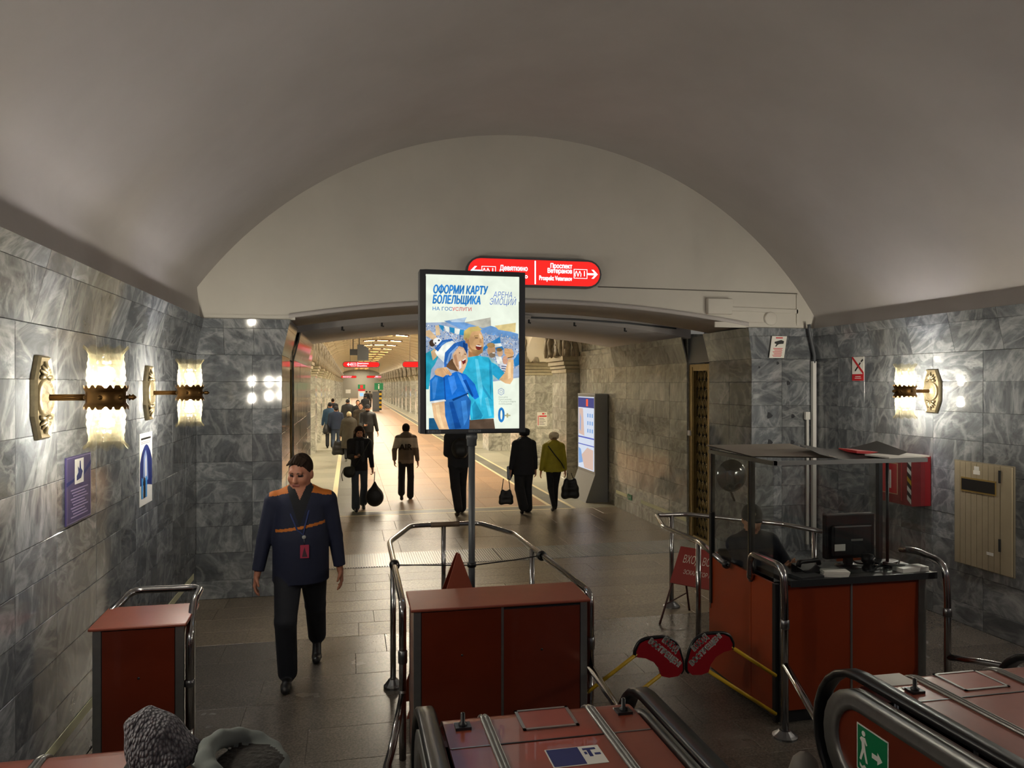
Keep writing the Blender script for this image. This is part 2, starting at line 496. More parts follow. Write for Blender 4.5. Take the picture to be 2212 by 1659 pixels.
def cove(parent, p0, p1, n, e0, e1, joints, m=None, ov=OV, z0=ZC0, z1=ZC1, t=0.02):
    """slanted band of plates leaning into the room by ov at its top; e0/e1 shift the top ends outwards"""
    m = m or M_MARBLE
    p0 = Vector(p0); p1 = Vector(p1); n = Vector(n); d = (p1 - p0); Ln = d.length; d.normalize()
    js = [0.0] + [j for j in joints if 0.03 < j < Ln - 0.03] + [Ln]
    def pt(s, k, off):
        # k 0..1 up the band; ends slide linearly
        sh = (-e0 * k if s <= 1e-6 else (e1 * k if s >= Ln - 1e-6 else 0))
        return p0 + d * (s + sh) + n * (ov * k) + Vector((0, 0, z0 + (z1 - z0) * k)) + (n * (z1 - z0) - Vector((0, 0, ov))).normalized() * off
    for ks in ((0, 0.74), (0.74, 1.0)):
        for i in range(len(js) - 1):
            a, b = js[i], js[i + 1]; g = 0.0015
            q = []
            for off in (-t, 0):
                for s, k in ((a, ks[0]), (b, ks[0]), (b, ks[1]), (a, ks[1])):
                    v = pt(s, k, off)
                    v += d * (g if s == a else -g) * (0 if s in (js[0], js[-1]) else 1)
                    q.append(v + Vector((0, 0, g if k == ks[0] else -g)))
            c = sum(q, Vector()) / 8
            mb = MB().add([x - c for x in q], [(0, 3, 2, 1), (4, 5, 6, 7), (0, 1, 5, 4), (1, 2, 6, 5), (2, 3, 7, 6), (3, 0, 4, 7)])
            mb.build('slab', m, parent, c)

# ---- vestibule floor
fl = struct('floor', MB().box(XL - 0.3, XR + 0.3, 3.0, YF + 0.05, -0.25, -0.021).box(XPL - 0.3, XPR + 0.3, YF + 0.05, YE, -0.25, -0.021), M_GROUT)
def floor_rows(parent, x0, x1, ys, w, m, jit=0.12):
    for j in range(len(ys) - 1):
        off = random.uniform(0.2, 0.9) * w
        us = [0.0]; x = off
        while x < (x1 - x0) - 0.25: us.append(x); x += w * random.uniform(0.75, 1.3)
        us.append(x1 - x0)
        clad(parent, (x0, ys[j], -0.02), (1, 0, 0), (0, 1, 0), us, [0, ys[j + 1] - ys[j]], m, 0.02, 'tile', jit=0.0006)
floor_rows(fl, XL, XR, steps(3.05, 7.45, 0.49), 1.15, M_GRAN_A)
floor_rows(fl, XL, XR, steps(7.45, YF, 0.40), 1.05, M_GRAN_B)
floor_rows(fl, XPL, XPR, steps(YF, S0 - 0.08, 0.37), 1.05, M_GRAN_B)
floor_rows(fl, XPL, XPR, [S1, 11.85, 12.75, 13.55, 14.2], 0.85, M_GRAN_B)

# ribbed gate-groove covers, two plates
gr_x = [XPL, 2.05, XPR]
for i in range(2):
    g = empty('floor_grate', ((gr_x[i] + gr_x[i + 1]) / 2, (S0 + S1) / 2 - 0.04, 0), 0,
              ['ribbed aluminium floor plate beside the uniformed man', 'ribbed aluminium floor plate reaching to the bronze grille'][i], 'floor plate', 'gate groove covers')
    w = (gr_x[i + 1] - gr_x[i]) / 2 - 0.006; h = (S1 - S0 + 0.08) / 2 - 0.006
    MB().box(-w, w, -h, h, -0.02, 0.001).build('plate', M_STEEL, g)
    r = MB(); x = -w + 0.01
    while x < w - 0.02:
        r.box(x, x + 0.018, -h + 0.02, h - 0.02, 0.0, 0.008); x += 0.034
    tag(r.build('ribs', M_ALU, g), kind='stuff')

# ---- left wall
YB = -3.5
wl = struct('wall_left', MB().box(XL - 0.35, XL - 0.021, YB, YF + 0.3, -0.2, 3.2), M_MARBLE)
JL = [3.15, 3.75, 4.35, 4.92, 5.63, 6.2, 6.62, 7.3, 7.9, 8.5, YF]
clad(wl, (XL - 0.02, 0, 0), (0, 1, 0), (0, 0, 1), JL, ROWS)
cove(wl, (XL, 3.15, 0), (XL, YF, 0), (1, 0, 0), 0, -OV, [j - 3.15 + (0.2 if i % 2 else 0) for i, j in enumerate(JL[1:-1])])
# ---- right wall
wr = struct('wall_right', MB().box(XR + 0.021, XR + 0.35, YB, YF + 0.3, -0.2, 3.2), M_MARBLE)
JR = [0.0, 0.5, 1.0, 1.62, 2.1, 2.75, 3.3, 4.0, 4.6, 5.2]
clad(wr, (XR + 0.02, YF, 0), (0, -1, 0), (0, 0, 1), JR, ROWS)
cove(wr, (XR, YF, 0), (XR, YF - 5.2, 0), (-1, 0, 0), -OV, 0, [0.55, 1.15, 1.8, 2.4, 3.0, 3.7, 4.4])
# ---- front wall: two marble pillars and the plaster lunette
ZV = lambda x: VZ + math.sqrt(max(0.0, VR * VR - (x - VC) ** 2))
XM = (XPL + XPR) / 2
ZS = lambda x: 3.16 + 0.25 * (1 - ((x - XM) / ((XPR - XPL) / 2)) ** 2)
wf = MB()
xs = [XL - 0.1 + (XR - XL + 0.2) * i / 80 for i in range(81)]
xs = sorted(xs + [XPL + OV, XPR - OV])
YL = 9.0
for a, b in zip(xs[:-1], xs[1:]):
    m_ = (a + b) / 2
    inn = XPL + OV - 1e-6 <= m_ <= XPR - OV + 1e-6
    za, zb = (ZS(a), ZS(b)) if inn else (3.12, 3.12)
    ta, tb = max(ZV(a), 3.3) + 0.06, max(ZV(b), 3.3) + 0.06
    wf.add([(a, YL, za), (b, YL, zb), (b, YL, tb), (a, YL, ta)], [(0, 1, 2, 3)], 0, True)
wfo = struct('wall_front', wf, M_PLASTER_W)
pl = MB().box(XL - 0.3, XPL - 0.021, YF + 0.021, S0, -0.2, 3.2).box(XPR + 0.021, XR + 0.3, YF + 0.021, S0, -0.2, 3.2)
wp = struct('wall_gate', pl, M_GROUT)
clad(wp, (XL, YF + 0.02, 0), (1, 0, 0), (0, 0, 1), [0, 0.60, XPL - XL], ROWS)
clad(wp, (XPR, YF + 0.02, 0), (1, 0, 0), (0, 0, 1), [0, 0.44, XR - XPR], ROWS)
cove(wp, (XL, YF, 0), (XPL, YF, 0), (0, -1, 0), -OV, OV, [0.3, 0.62])
cove(wp, (XPR, YF, 0), (XR, YF, 0), (0, -1, 0), OV, -OV, [0.5])
for (u, v), r_ in zip(((1662, 898), (1712.6, 899.5), (1663, 956), (1711.6, 956), (1731, 966), (1703, 828), (1640, 794), (1680, 785)), (.042, .030, .038, .030, .028, .030, .016, .022)):
    MB().lathe([(.001, -.003), (r_ * .8, -.003), (r_, 0)], (0, 0, 0), 9, 0, 'y', lambda R, z, a, i: (R * (1 + .25 * math.sin(3 * a + i)), z)).build('mortar_patch', mat('mortar_dark', '33353a', .8), wp, ony(u, v, YF - .0005))
# passage reveals before the gate groove
for X, sgn in ((XPL, 1), (XPR, -1)):
    if sgn > 0: clad(wp, (X - 0.02, YF, 0), (0, 1, 0), (0, 0, 1), [0, 0.6, S0 - YF], ROWS)
    else: clad(wp, (X + 0.02, S0, 0), (0, -1, 0), (0, 0, 1), [0, 0.6, S0 - YF], ROWS)
    if sgn > 0: cove(wp, (X, YF, 0), (X, S0, 0), (1, 0, 0), OV, 0, [0.6])
    else: cove(wp, (X, S0, 0), (X, YF, 0), (-1, 0, 0), 0, OV, [0.6])
# passage walls behind the groove
YH = 16.8
for nm, X, sgn, XB in (('wall_passage_left', XPL, 1, XPL - 0.7), ('wall_passage_right', XPR, -1, XPR + 0.7)):
    bb = MB().box(min(X - sgn * 0.021, XB), max(X - sgn * 0.021, XB), S1, YE, -0.2, 3.2)
    Xh = X - sgn * 0.06
    bb.box(min(Xh - sgn * 0.021, XB), max(Xh - sgn * 0.021, XB), YE, YH, -0.2, 4.3)
    w = struct(nm, bb, M_MARBLE_H)
    us1 = steps(0, YE - S1, 0.62); us2 = steps(0, YH - YE, 0.55)
    if sgn > 0:
        clad(w, (X - 0.02, S1, 0), (0, 1, 0), (0, 0, 1), us1, ROWS, M_MARBLE_H)
        cove(w, (X, S1, 0), (X, YE, 0), (1, 0, 0), 0, 0, steps(0.4, YE - S1, 0.9), M_MARBLE_H)
        clad(w, (Xh - 0.02, YE, 0), (0, 1, 0), (0, 0, 1), us2, ROWS, M_MARBLE_H)
        cove(w, (Xh, YE, 0), (Xh, YH, 0), (1, 0, 0), 0, 0, [0.8, 1.7], M_MARBLE_H, ov=0.06)
    else:
        clad(w, (X + 0.02, YE, 0), (0, -1, 0), (0, 0, 1), us1, ROWS, M_MARBLE_H)
        cove(w, (X, YE, 0), (X, S1, 0), (-1, 0, 0), 0, 0, steps(0.4, YE - S1, 0.9), M_MARBLE_H)
        clad(w, (Xh + 0.02, YH, 0), (0, -1, 0), (0, 0, 1), us2, ROWS, M_MARBLE_H)
        cove(w, (Xh, YH, 0), (Xh, YE, 0), (-1, 0, 0), 0, 0, [0.8, 1.7], M_MARBLE_H, ov=0.06)
        clad(w, (Xh + 0.02, YH, 0), (0, -1, 0), (0, 0, 1), [0, 0.9, 1.8, YH - YE], [3.17, 3.6, 4.05], M_MARBLE_H)
# back of the slot
struct('wall_slot', MB().box(XPL - 0.5, XPL - 0.30, S0 - 0.02, S1 + 0.02, -0.2, 3.9).box(XPR + 0.30, XPR + 0.5, S0 - 0.02, S1 + 0.02, -0.2, 3.9)
       .box(XPL - 0.5, XPR + 0.5, S0 - 0.02, S1 + 0.02, 3.8, 3.9), M_GREYPAINT)
# passage soffits (segmental barrel) with the gate groove between them
def soffit(y0, y1, dz=0.0, front=True):
    b = MB(); n = 40; xs = [XPL - 0.02 + (XPR - XPL + 0.04) * i / n for i in range(n + 1)]
    for a, c in zip(xs[:-1], xs[1:]):
        za, zc = ZS(a) - dz, ZS(c) - dz
        b.add([(a, y0, za), (c, y0, zc), (c, y1, zc), (a, y1, za)], [(0, 1, 2, 3)], 0, True)
        if front: b.add([(a, y0, za), (c, y0, zc), (c, y0, 3.85), (a, y0, 3.85)], [(0, 1, 2, 3)])
        b.add([(a, y1, za), (c, y1, zc), (c, y1, 3.85), (a, y1, 3.85)], [(0, 1, 2, 3)])
    return b
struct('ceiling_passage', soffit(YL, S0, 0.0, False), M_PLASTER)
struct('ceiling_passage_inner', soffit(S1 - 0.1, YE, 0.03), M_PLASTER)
# moulded lip of the arch
lip = MB(); pts = [XPL + OV - 0.02 + (XPR - XPL - 2 * OV + 0.04) * i / 40 for i in range(41)]
for a, b in zip(pts[:-1], pts[1:]):
    q = [(a, YL - 0.025, ZS(a) - 0.005), (b, YL - 0.025, ZS(b) - 0.005), (b, YL - 0.025, ZS(b) + 0.045), (a, YL - 0.025, ZS(a) + 0.045),
         (a, YL + 0.01, ZS(a) - 0.005), (b, YL + 0.01, ZS(b) - 0.005), (b, YL + 0.01, ZS(b) + 0.045), (a, YL + 0.01, ZS(a) + 0.045)]
    lip.add(q, [(0, 1, 2, 3), (0, 4, 5, 1), (3, 2, 6, 7)], 0, True)
struct('trim_1', lip, M_PLASTER)
# thin ledge of plaster over each pillar
struct('trim_2', MB().box(XL, XPL + OV + 0.05, YL - 0.012, YL + 0.01, 3.15, 3.20).box(XPR - OV - 0.45, XR - 0.2, YL - 0.012, YL + 0.01, 3.15, 3.22), M_PLASTER_W)

# ---- vault over the vestibule
prof = [(XL + 0.02, 3.10), (XL + 0.02, 3.47)]
a0 = math.acos((XL + 0.02 - VC) / VR); a1 = math.acos((XR - 0.02 - VC) / VR)
n = 72
arc = [(VC + VR * math.cos(a0 + (a1 - a0) * i / n), VZ + VR * math.sin(a0 + (a1 - a0) * i / n)) for i in range(n + 1)]
prof = [(XL + 0.06, 3.08)] + arc + [(XR - 0.06, 3.08)]
vb = MB()
ysv = [YB, 2.0, 5.0, 7.0, YL + 0.03]
for (x0, z0), (x1, z1) in zip(prof[:-1], prof[1:]):
    for y0, y1 in zip(ysv[:-1], ysv[1:]):
        vb.add([(x0, y0, z0), (x1, y0, z1), (x1, y1, z1), (x0, y1, z0)], [(0, 1, 2, 3)], 0, True)
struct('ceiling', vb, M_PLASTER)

# ------------------------------------------------------------------ the long station hall
HXL, HXR = -1.15, 4.92          # faces of the pylon rows
P0, PITCH, NP, PT = 16.95, 5.05, 23, 1.25
YEND = P0 + PITCH * NP
fh = struct('floor_hall', MB().box(-6.0, 10.0, YE - 0.1, YEND + 0.5, -0.25, -0.021), M_GROUT)
def strip(nm, m, x0, x1, y0, y1): return MB().box(x0, x1, y0, y1, -0.02, 0.0).build(nm, m, fh)
LX0, LX1, LX2, LX3 = -0.30, 0.16, 3.86, 4.32
LW = 0.07
strip('pale_line', M_LINE, LX0 - LW, LX0 + LW * 0.6, 14.2, YEND)
strip('pale_line', M_LINE, LX3 - LW, LX3, 14.2, YEND)
strip('pale_line', M_LINE, LX1 - LW, LX1, 14.62, YEND)
strip('pale_line', M_LINE, LX2, LX2 + LW, 14.62, YEND)
strip('pale_line', M_LINE, LX0 + LW * 0.6, LX3 - LW, 14.2, 14.26)
strip('pale_line', M_LINE, LX1, LX2, 14.62, 14.68)
strip('grey_band', M_GRAN_GREY, LX0 + LW * 0.6, LX3 - LW, 14.26, 14.62)
clad(fh, (LX0 + LW * 0.6, 14.62, -0.02), (1, 0, 0), (0, 1, 0), [0, LX1 - LX0 - LW * 1.6], steps(0, 20, 1.1) + [YEND - 14.62], M_GRAN_GREY, 0.02, 'tile', jit=0.0005)
clad(fh, (LX2 + LW, 14.62, -0.02), (1, 0, 0), (0, 1, 0), [0, LX3 - LX2 - 2 * LW], steps(0, 20, 1.1) + [YEND - 14.62], M_GRAN_GREY, 0.02, 'tile', jit=0.0005)
clad(fh, (LX1, 14.68, -0.02), (1, 0, 0), (0, 1, 0), steps(0, LX2 - LX1, 0.62), steps(0, 17, 1.2) + [30, 60, YEND - 14.68], M_GRAN_RED, 0.02, 'tile', jit=0.0005)
clad(fh, (-1.2, 14.2, -0.02), (1, 0, 0), (0, 1, 0), [0, LX0 - LW + 1.2], steps(0, 14, 1.0) + [YEND - 14.2], M_GRAN_PALE, 0.02, 'tile', jit=0.0005)
clad(fh, (LX3, 14.2, -0.02), (1, 0, 0), (0, 1, 0), [0, 5.15 - LX3], steps(0, 14, 1.0) + [YEND - 14.2], M_GRAN_PALE, 0.02, 'tile', jit=0.0005)
strip('aisle_paving', M_GRAN_PALE, -6.0, -1.2, YE, YEND)
strip('aisle_paving', M_GRAN_PALE, 5.15, 10.0, YE, YEND)

# walls above the openings, outer walls, end wall, barrel ceiling with ribs
def arcade(X, sgn):
    b = MB(); zt = 4.12
    a, c = PT + 0.28, PITCH - 0.28
    n = 14; r = 0.80
    ys = [a + (c - a) * i / n for i in range(n + 1)]
    zz = [3.08 + r * math.sqrt(max(0, 1 - ((q - (a + c) / 2) / ((c - a) / 2)) ** 2)) for q in ys]
    for i in range(n):
        b.add([(X, ys[i], zz[i]), (X, ys[i + 1], zz[i + 1]), (X, ys[i + 1], zt), (X, ys[i], zt)], [(0, 1, 2, 3)])
        b.add([(X, ys[i], zz[i]), (X, ys[i + 1], zz[i + 1]), (X + sgn * 1.4, ys[i + 1], zz[i + 1]), (X + sgn * 1.4, ys[i], zz[i])], [(0, 1, 2, 3)], 0, True)
        b.add([(X + sgn * 1.4, ys[i], zz[i]), (X + sgn * 1.4, ys[i + 1], zz[i + 1]), (X + sgn * 1.4, ys[i + 1], zt), (X + sgn * 1.4, ys[i], zt)], [(0, 1, 2, 3)])
    return b
for nm, X, sgn in (('wall_hall_left', HXL - 0.16, -1), ('wall_hall_right', HXR + 0.16, 1)):
    me_ = arcade(X, sgn).mesh(nm, M_PLASTER_H)
    for k in range(NP): tag(link(nm, me_, None, (0, P0 + PITCH * k, 0)), kind='structure')
for nm, x0, x1 in (('wall_track_left', -6.1, -6.0), ('wall_track_right', 9.6, 9.7)):
    struct(nm, MB().box(x0, x1, YE, YEND, -0.2, 4.4), M_MARBLE_H)
for nm, x0, x1 in (('ceiling_aisle_left', -6.1, HXL - 1.4), ('ceiling_aisle_right', HXR + 1.4, 9.7)):
    c = MB(); nn = 16
    for i in range(nn):
        xa, xb = x0 + (x1 - x0) * i / nn, x0 + (x1 - x0) * (i + 1) / nn
        za, zb = (4.1 + 0.9 * math.sin(math.pi * i / nn), 4.1 + 0.9 * math.sin(math.pi * (i + 1) / nn))
        c.add([(xa, YE, za), (xb, YE, zb), (xb, YEND, zb), (xa, YEND, za)], [(0, 1, 2, 3)], 0, True)
    struct(nm, c, M_PLASTER_H)
struct('wall_end', MB().box(-6, 9.7, YEND, YEND + 0.3, -0.2, 5.6), mat('end_wall_paint', '9a968a', 0.7, var=0.05, vscale=0.5))
struct('wall_hall_near', MB().box(-6, XPL - 0.05, YE, YE + 0.1, -0.2, 5.5).box(XPR + 0.05, 9.7, YE, YE + 0.1, -0.2, 5.5).box(XPL - 0.1, XPR + 0.1, YE, YE + 0.1, 3.45, 5.5), M_PLASTER_H)
BX0, BX1, BZ0, BZC = HXL - 0.16, HXR + 0.16, 4.10, 5.02
def barrel(x, dz=0.0):
    t = (x - (BX0 + BX1) / 2) / ((BX1 - BX0) / 2)
    return BZ0 + (BZC - BZ0) * math.sqrt(max(0, 1 - t * t)) ** 0.9 - dz
cb = MB(); n = 40
bx = [(BX0 + BX1) / 2 - (BX1 - BX0) / 2 * math.cos(math.pi * i / n) for i in range(n + 1)]
for a, c in zip(bx[:-1], bx[1:]):
    cb.add([(a, YE, barrel(a)), (c, YE, barrel(c)), (c, YEND, barrel(c)), (a, YEND, barrel(a))], [(0, 1, 2, 3)], 0, True)
ch = struct('ceiling_hall', cb, M_PLASTER_H)
rib = MB()
for a, c in zip(bx[:-1], bx[1:]):
    q = []
    for y in (-0.09, 0.09):
        q += [(a, y, barrel(a) + 0.02), (c, y, barrel(c) + 0.02), (c, y * 0.8, barrel(c) - 0.09), (a, y * 0.8, barrel(a) - 0.09)]
    rib.add(q, [(0, 1, 2, 3), (4, 5, 6, 7), (3, 2, 6, 7)], 0, True)
rme = rib.mesh('rib', M_PLASTER_H)
for k in range(NP * 2):
    link('rib', rme, ch, (0, P0 + 1.2 + PITCH / 2 * k, 0))

# ceiling lamps of the hall
def make_lamp():
    r = empty('ceiling_lamp'); f = MB()
    for i, x in enumerate((1.12, 1.88, 2.64)):
        zc = barrel(x) - 0.03; sl = (barrel(x + 0.1) - barrel(x - 0.1)) / 0.2
        M = Matrix.Translation((x, 0, zc)) @ Matrix.Rotation(-math.atan(sl), 4, 'Y')
        g = MB(); w, h = 0.30, 0.42
        for bx_ in ((-w - .06, -w, -h - .06, h + .06), (w, w + .06, -h - .06, h + .06), (-w, w, -h - .06, -h), (-w, w, h, h + .06)):
            g.box(bx_[0], bx_[1], bx_[2], bx_[3], -0.07, 0.02, 0, M)
        g.build('lamp_frame', M_BRONZE, r)
        MB().box(-w, w, -h, h, -0.03, 0.0, 0, M).build('diffuser', emis('hall_panel', (1.0, 0.88, 0.68), PANEL_W), r)
    return r
lamp0 = make_lamp()
for k in range(NP):
    o = lamp0 if k == 0 else copy_tree(lamp0)
    o.location = (0, P0 + 1.2 + PITCH / 4 + PITCH * k, 0)
    tag(o, 'triple glowing panel lamp in the hall barrel ceiling between the ribs', 'ceiling lamp', 'panel lamps along the hall ceiling')
al = MB().box(-0.09, 0.09, -2.0, 2.0, -0.04, 0.04).mesh('aisle_fill_lamp', emis('aisle_fill', (1.0, 0.88, 0.66), AISLE_W))  # unseen tubes, added to light the aisles from the sides
for k in range(8):
    for x, s in ((-5.9, 'left'), (9.5, 'right')):
        o = link('aisle_fill_lamp', al, None, (x, P0 + 2 + 5.2 * k, 3.5))
        tag(o, 'unseen tube lamp added on the track wall to brighten the aisle', 'lamp', 'tube lamps added to brighten the aisles')

# pylons with carved capitals
def make_pylon(sgn, slabs):
    r = empty('pylon'); d = 1.55
    x0, x1 = (0, d) if sgn > 0 else (-d, 0)
    if slabs:
        b = MB().box(x0 + (0.02 if sgn > 0 else 0), x1 - (0 if sgn > 0 else 0.02), 0.02, PT - 0.02, 0, 2.72).build('body', M_GROUT, r)
        clad(b, (x0, 0.02, 0), (1, 0, 0), (0, 0, 1), [0, 0.5, 1.02, d], ROWS[:-1] + [2.72], M_MARBLE_H)
        if sgn > 0: clad(b, (0.02, PT - 0.02, 0), (0, -1, 0), (0, 0, 1), [0, 0.6, PT - 0.02], ROWS[:-1] + [2.72], M_MARBLE_H)
        else: clad(b, (-0.02, 0, 0), (0, 1, 0), (0, 0, 1), [0, 0.6, PT - 0.02], ROWS[:-1] + [2.72], M_MARBLE_H)
    else:
        MB().box(x0, x1, 0, PT, 0, 2.72).build('body', M_MARBLE_H, r)
    c = MB()
    for i, (z0, z1, o) in enumerate(((2.68, 2.78, 0.02), (2.78, 2.86, 0.05), (2.86, 2.96, 0.09), (2.96, 3.08, 0.13))):
        c.box(x0 - o, x1 + o, -o, PT + o, z0, z1 - 0.012)
        c.box(x0 - o + .02, x1 + o - .02, -o + .02, PT + o - .02, z1 - 0.012, z1)
    c.build('cornice', M_CORNICE, r, bevel=0.008)
    rnd = random.Random(5); k = MB()
    for i in range(30):
        y = PT / 2 + rnd.uniform(-0.62, 0.62); z = 3.06; x = (-0.10 if sgn > 0 else 0.10) * rnd.uniform(-0.6, 1.5)
        if i >= 18:                       # bundles on the face towards the escalators
            y = rnd.uniform(-0.28, -0.25); x = rnd.uniform(-0.1, 0.5) * sgn
        pth = []; hh = rnd.uniform(0.65, 0.92); nb = 7
        for j in range(nb):
            t = j / (nb - 1)
            pth.append((x + math.sin(t * 4 + i) * 0.03 - sgn * 0.05 * t, y + math.sin(t * 6 + i * 2) * 0.05, z + hh * t))
        k.tube(pth, [0.045 * (0.6 + 0.8 * abs(math.sin(j * 1.7 + i))) + 0.012 for j in range(nb)], 6)
    MB().box(x0 + 0.03, x1 - 0.03, -0.27, PT + 0.27, 3.07, 4.10).build('impost_block', M_PLASTER_H, r)
    k.build('carving', M_CARVE, r)
    return r
for X, sgn, sd in ((HXL, -1, 'wall with the tickers'), (HXR, 1, '')):
    pa, pb = make_pylon(sgn, True), make_pylon(sgn, False)
    for k in range(NP):
        if k < 3: o = pa if k == 0 else copy_tree(pa)
        else: o = pb if k == 3 else copy_tree(pb)
        o.location = (X, P0 + PITCH * k, 0)
        tag(o, ('grey marble pylon with carved capital in the row behind the uniformed man' if sgn < 0 else
                'grey marble pylon with carved capital in the row behind the map stand'), 'pylon',
            'pylons of the row behind the man' if sgn < 0 else 'pylons of the row behind the map stand')
        if sgn > 0 and k < 2: o['label'] = ['marble pilaster with carved capital right beside the map stand', 'grey marble pylon carrying the white information sheet'][k]
# ------------------------------------------------------------------ wall sconces
M_BULB = emis('sconce_bulb', (1.0, 0.955, 0.91), BULB_W)
def make_sconce():
    r = empty('wall_sconce')
    def to3(a, b, t): return Vector((t, a, b))
    oct_ = [(-.07, -.23), (.07, -.23), (.125, -.10), (.125, .10), (.07, .23), (-.07, .23), (-.125, .10), (-.125, -.10)]
    p = MB().prism(oct_, -0.01, 0.022, to3)
    o2 = [(x * .93, y * .96) for x, y in oct_]; i2 = [(x * .80, y * .88) for x, y in oct_]
    for i in range(8):
        j = (i + 1) % 8
        p.add([to3(*oct_[i], .022), to3(*oct_[j], .022), to3(*o2[j], .036), to3(*o2[i], .036)], [(0, 1, 2, 3)])
        p.add([to3(*o2[i], .036), to3(*o2[j], .036), to3(*i2[j], .024), to3(*i2[i], .024)], [(0, 1, 2, 3)])
    p.build('back_plate', M_BRASS, r)
    def flute(R, z, a, i): return (R * (1 + (0.05 * math.cos(20 * a) if 2 <= i <= 4 else 0)), z)
    MB().lathe([(.0, .05), (.022, .052), (.034, .040), (.060, .046), (.085, .036), (.092, .046), (.100, .034), (.102, .02)], (0, 0, 0), 60, 0, 'x', flute).build('rosette', M_BRASS, r)
    for s in (1, -1):
        q = MB()
        for a in (-1.0, -.5, 0, .5, 1.0):
            L_ = .085 if a == 0 else .07
            pth = [Vector((.03, 0, s * .115)), Vector((.04, math.sin(a) * L_ * .5, s * (.115 + math.cos(a) * L_ * .55))), Vector((.028, math.sin(a * 1.25) * L_ * .95, s * (.115 + math.cos(a) * L_)))]
            q.tube(pth, [.008, .014, .004], 6)
        for a in (-.05, .05): q.tube([(.025, a * 1.2, s * .105), (.038, a, s * .112), (.026, a * .5, s * .118)], [.008, .013, .006], 6)
        q.build('palmette', M_BRASS, r)
    MB().tube([(.03, 0, 0), (.25, 0, 0)], .012, 10).tube([(.03, 0, .012), (.25, 0, .012)], .006, 6).tube([(.03, 0, -.012), (.25, 0, -.012)], .006, 6).build('arm', M_BRONZE, r)
    XC = .34
    def zig(R, z, a, i):
        if i in (0, 7): return (R, z + (.010 if z > 0 else -.010) * (1 if math.cos(16 * a) > 0 else -.6))
        return (R, z)
    MB().lathe([(.115, -.058), (.113, -.046), (.106, -.034), (.103, -.030), (.103, .030), (.106, .034), (.113, .046), (.115, .058)], (XC, 0, 0), 64, 0, 'z', zig).build('collar', M_BRONZE, r)
    sm = MB().lathe([(.001, .012), (.010, .010), (.014, .0)], (0, 0, 0), 8, 0, 'x').mesh('stud', M_BRONZE)
    for a in range(6):
        an = a * math.pi / 3 + .5
        link('stud', sm, r, (XC + .103 * math.cos(an), .103 * math.sin(an), 0), (0, 0, an))
    MB().lathe([(.009, .0), (.009, .015), (.02, .022), (.012, .03), (.018, .04), (.006, .055), (0, .06)], (XC + .10, 0, 0), 12, 0, 'x').build('finial', M_BRONZE, r)
    MB().lathe([(.0, -.02), (.10, -.02), (.10, .02), (0, .02)], (XC, 0, 0), 24).build('socket_disc', M_BRONZE, r)
    prof = []
    nz = 22
    for i in range(nz + 1):
        t = i / nz; z = .035 + .250 * t
        if t < .72: R = .083 + .010 * math.sin(t / .72 * math.pi) + .006 * abs(math.sin(t / .72 * math.pi * 4))
        elif t < .80: R = .092 if i % 2 else .088
        else: R = .086 + .030 * ((t - .8) / .2) ** 1.3
        prof.append((R, z))
    def bump(R, z, a, i):
        t = i / nz
        if t < .72: return (R * (1 + .030 * math.cos(14 * a) * math.sin(t / .72 * math.pi * 4)), z)
        if t > .8: return (R * (1 + .03 * math.cos(28 * a) * .5), z + (.010 * math.cos(10 * a) if i >= nz - 1 else 0))
        return (R, z)
    up = MB().lathe(prof, (0, 0, 0), 56, 0, 'z', bump).mesh('glass_shade', M_SHADE)
    bl = MB().lathe([(0.001, .060), (.013, .062), (.014, .085), (.024, .108), (.030, .128), (.027, .150), (.016, .164), (.001, .168)], (0, 0, 0), 12).mesh('bulb', M_BULB)
    for s in (1, -1):
        for nm, me in (('glass_shade', up), ('bulb', bl)):
            o = link(nm, me, r, (XC, 0, 0))
            if s < 0: o.rotation_euler = (math.pi, 0, 0)
    return r
sc0 = make_sconce()
SCL = [(XL, 4.66, 0, 'brass wall sconce with two crystal shades above the purple board'),
       (XL, 6.95, 0, 'brass wall sconce with two crystal shades beside the blue paper poster'),
       (XL, 2.37, 0, 'brass wall sconce beside the escalator steps'),
       (XR, 6.95, math.pi, 'brass wall sconce with two crystal shades between the no smoking sign and the hatch'),
       (XR, 4.66, math.pi, 'brass wall sconce over the escalators past the slatted hatch'),
       (XR, 2.37, math.pi, 'brass wall sconce high up beside the far escalator')]
for i, (x, y, rz, lb) in enumerate(SCL):
    o = sc0 if i == 0 else copy_tree(sc0)
    o.location = (x, y, 2.345); o.rotation_euler = (0, 0, rz)
    tag(o, lb, 'wall lamp', 'wall sconces of the vestibule')

# ------------------------------------------------------------------ illuminated line sign on the lunette
E_RED = emis('sign_red_lit', (0.86, 0.025, 0.02), .90)
E_WHITE = emis('sign_white_lit', (0.95, 0.93, 1.0), 1.25)
E_CYAN = emis('sign_arrow_lit', (0.62, 0.88, 1.0), 1.3)
def stadium(w, h, n=10):
    r = h / 2; out = []
    for i in range(n + 1): a = -math.pi / 2 + math.pi * i / n; out.append((w / 2 - r + r * math.cos(a), r * math.sin(a)))
    for i in range(n + 1): a = math.pi / 2 + math.pi * i / n; out.append((-w / 2 + r + r * math.cos(a), r * math.sin(a)))
    return out
def arrow(parent, x, z, s, yy, m, right):
    k = 1 if right else -1
    pts = [(-.5, .09), (.18, .09), (-.12, .42), (.10, .42), (.5, 0), (.10, -.42), (-.12, -.42), (.18, -.09), (-.5, -.09)]
    MB().prism([(x + k * a * s, z + b * s) for a, b in pts], yy, yy - .002, lambda a, b, t: Vector((a, t, b))).build('arrow', m, parent)
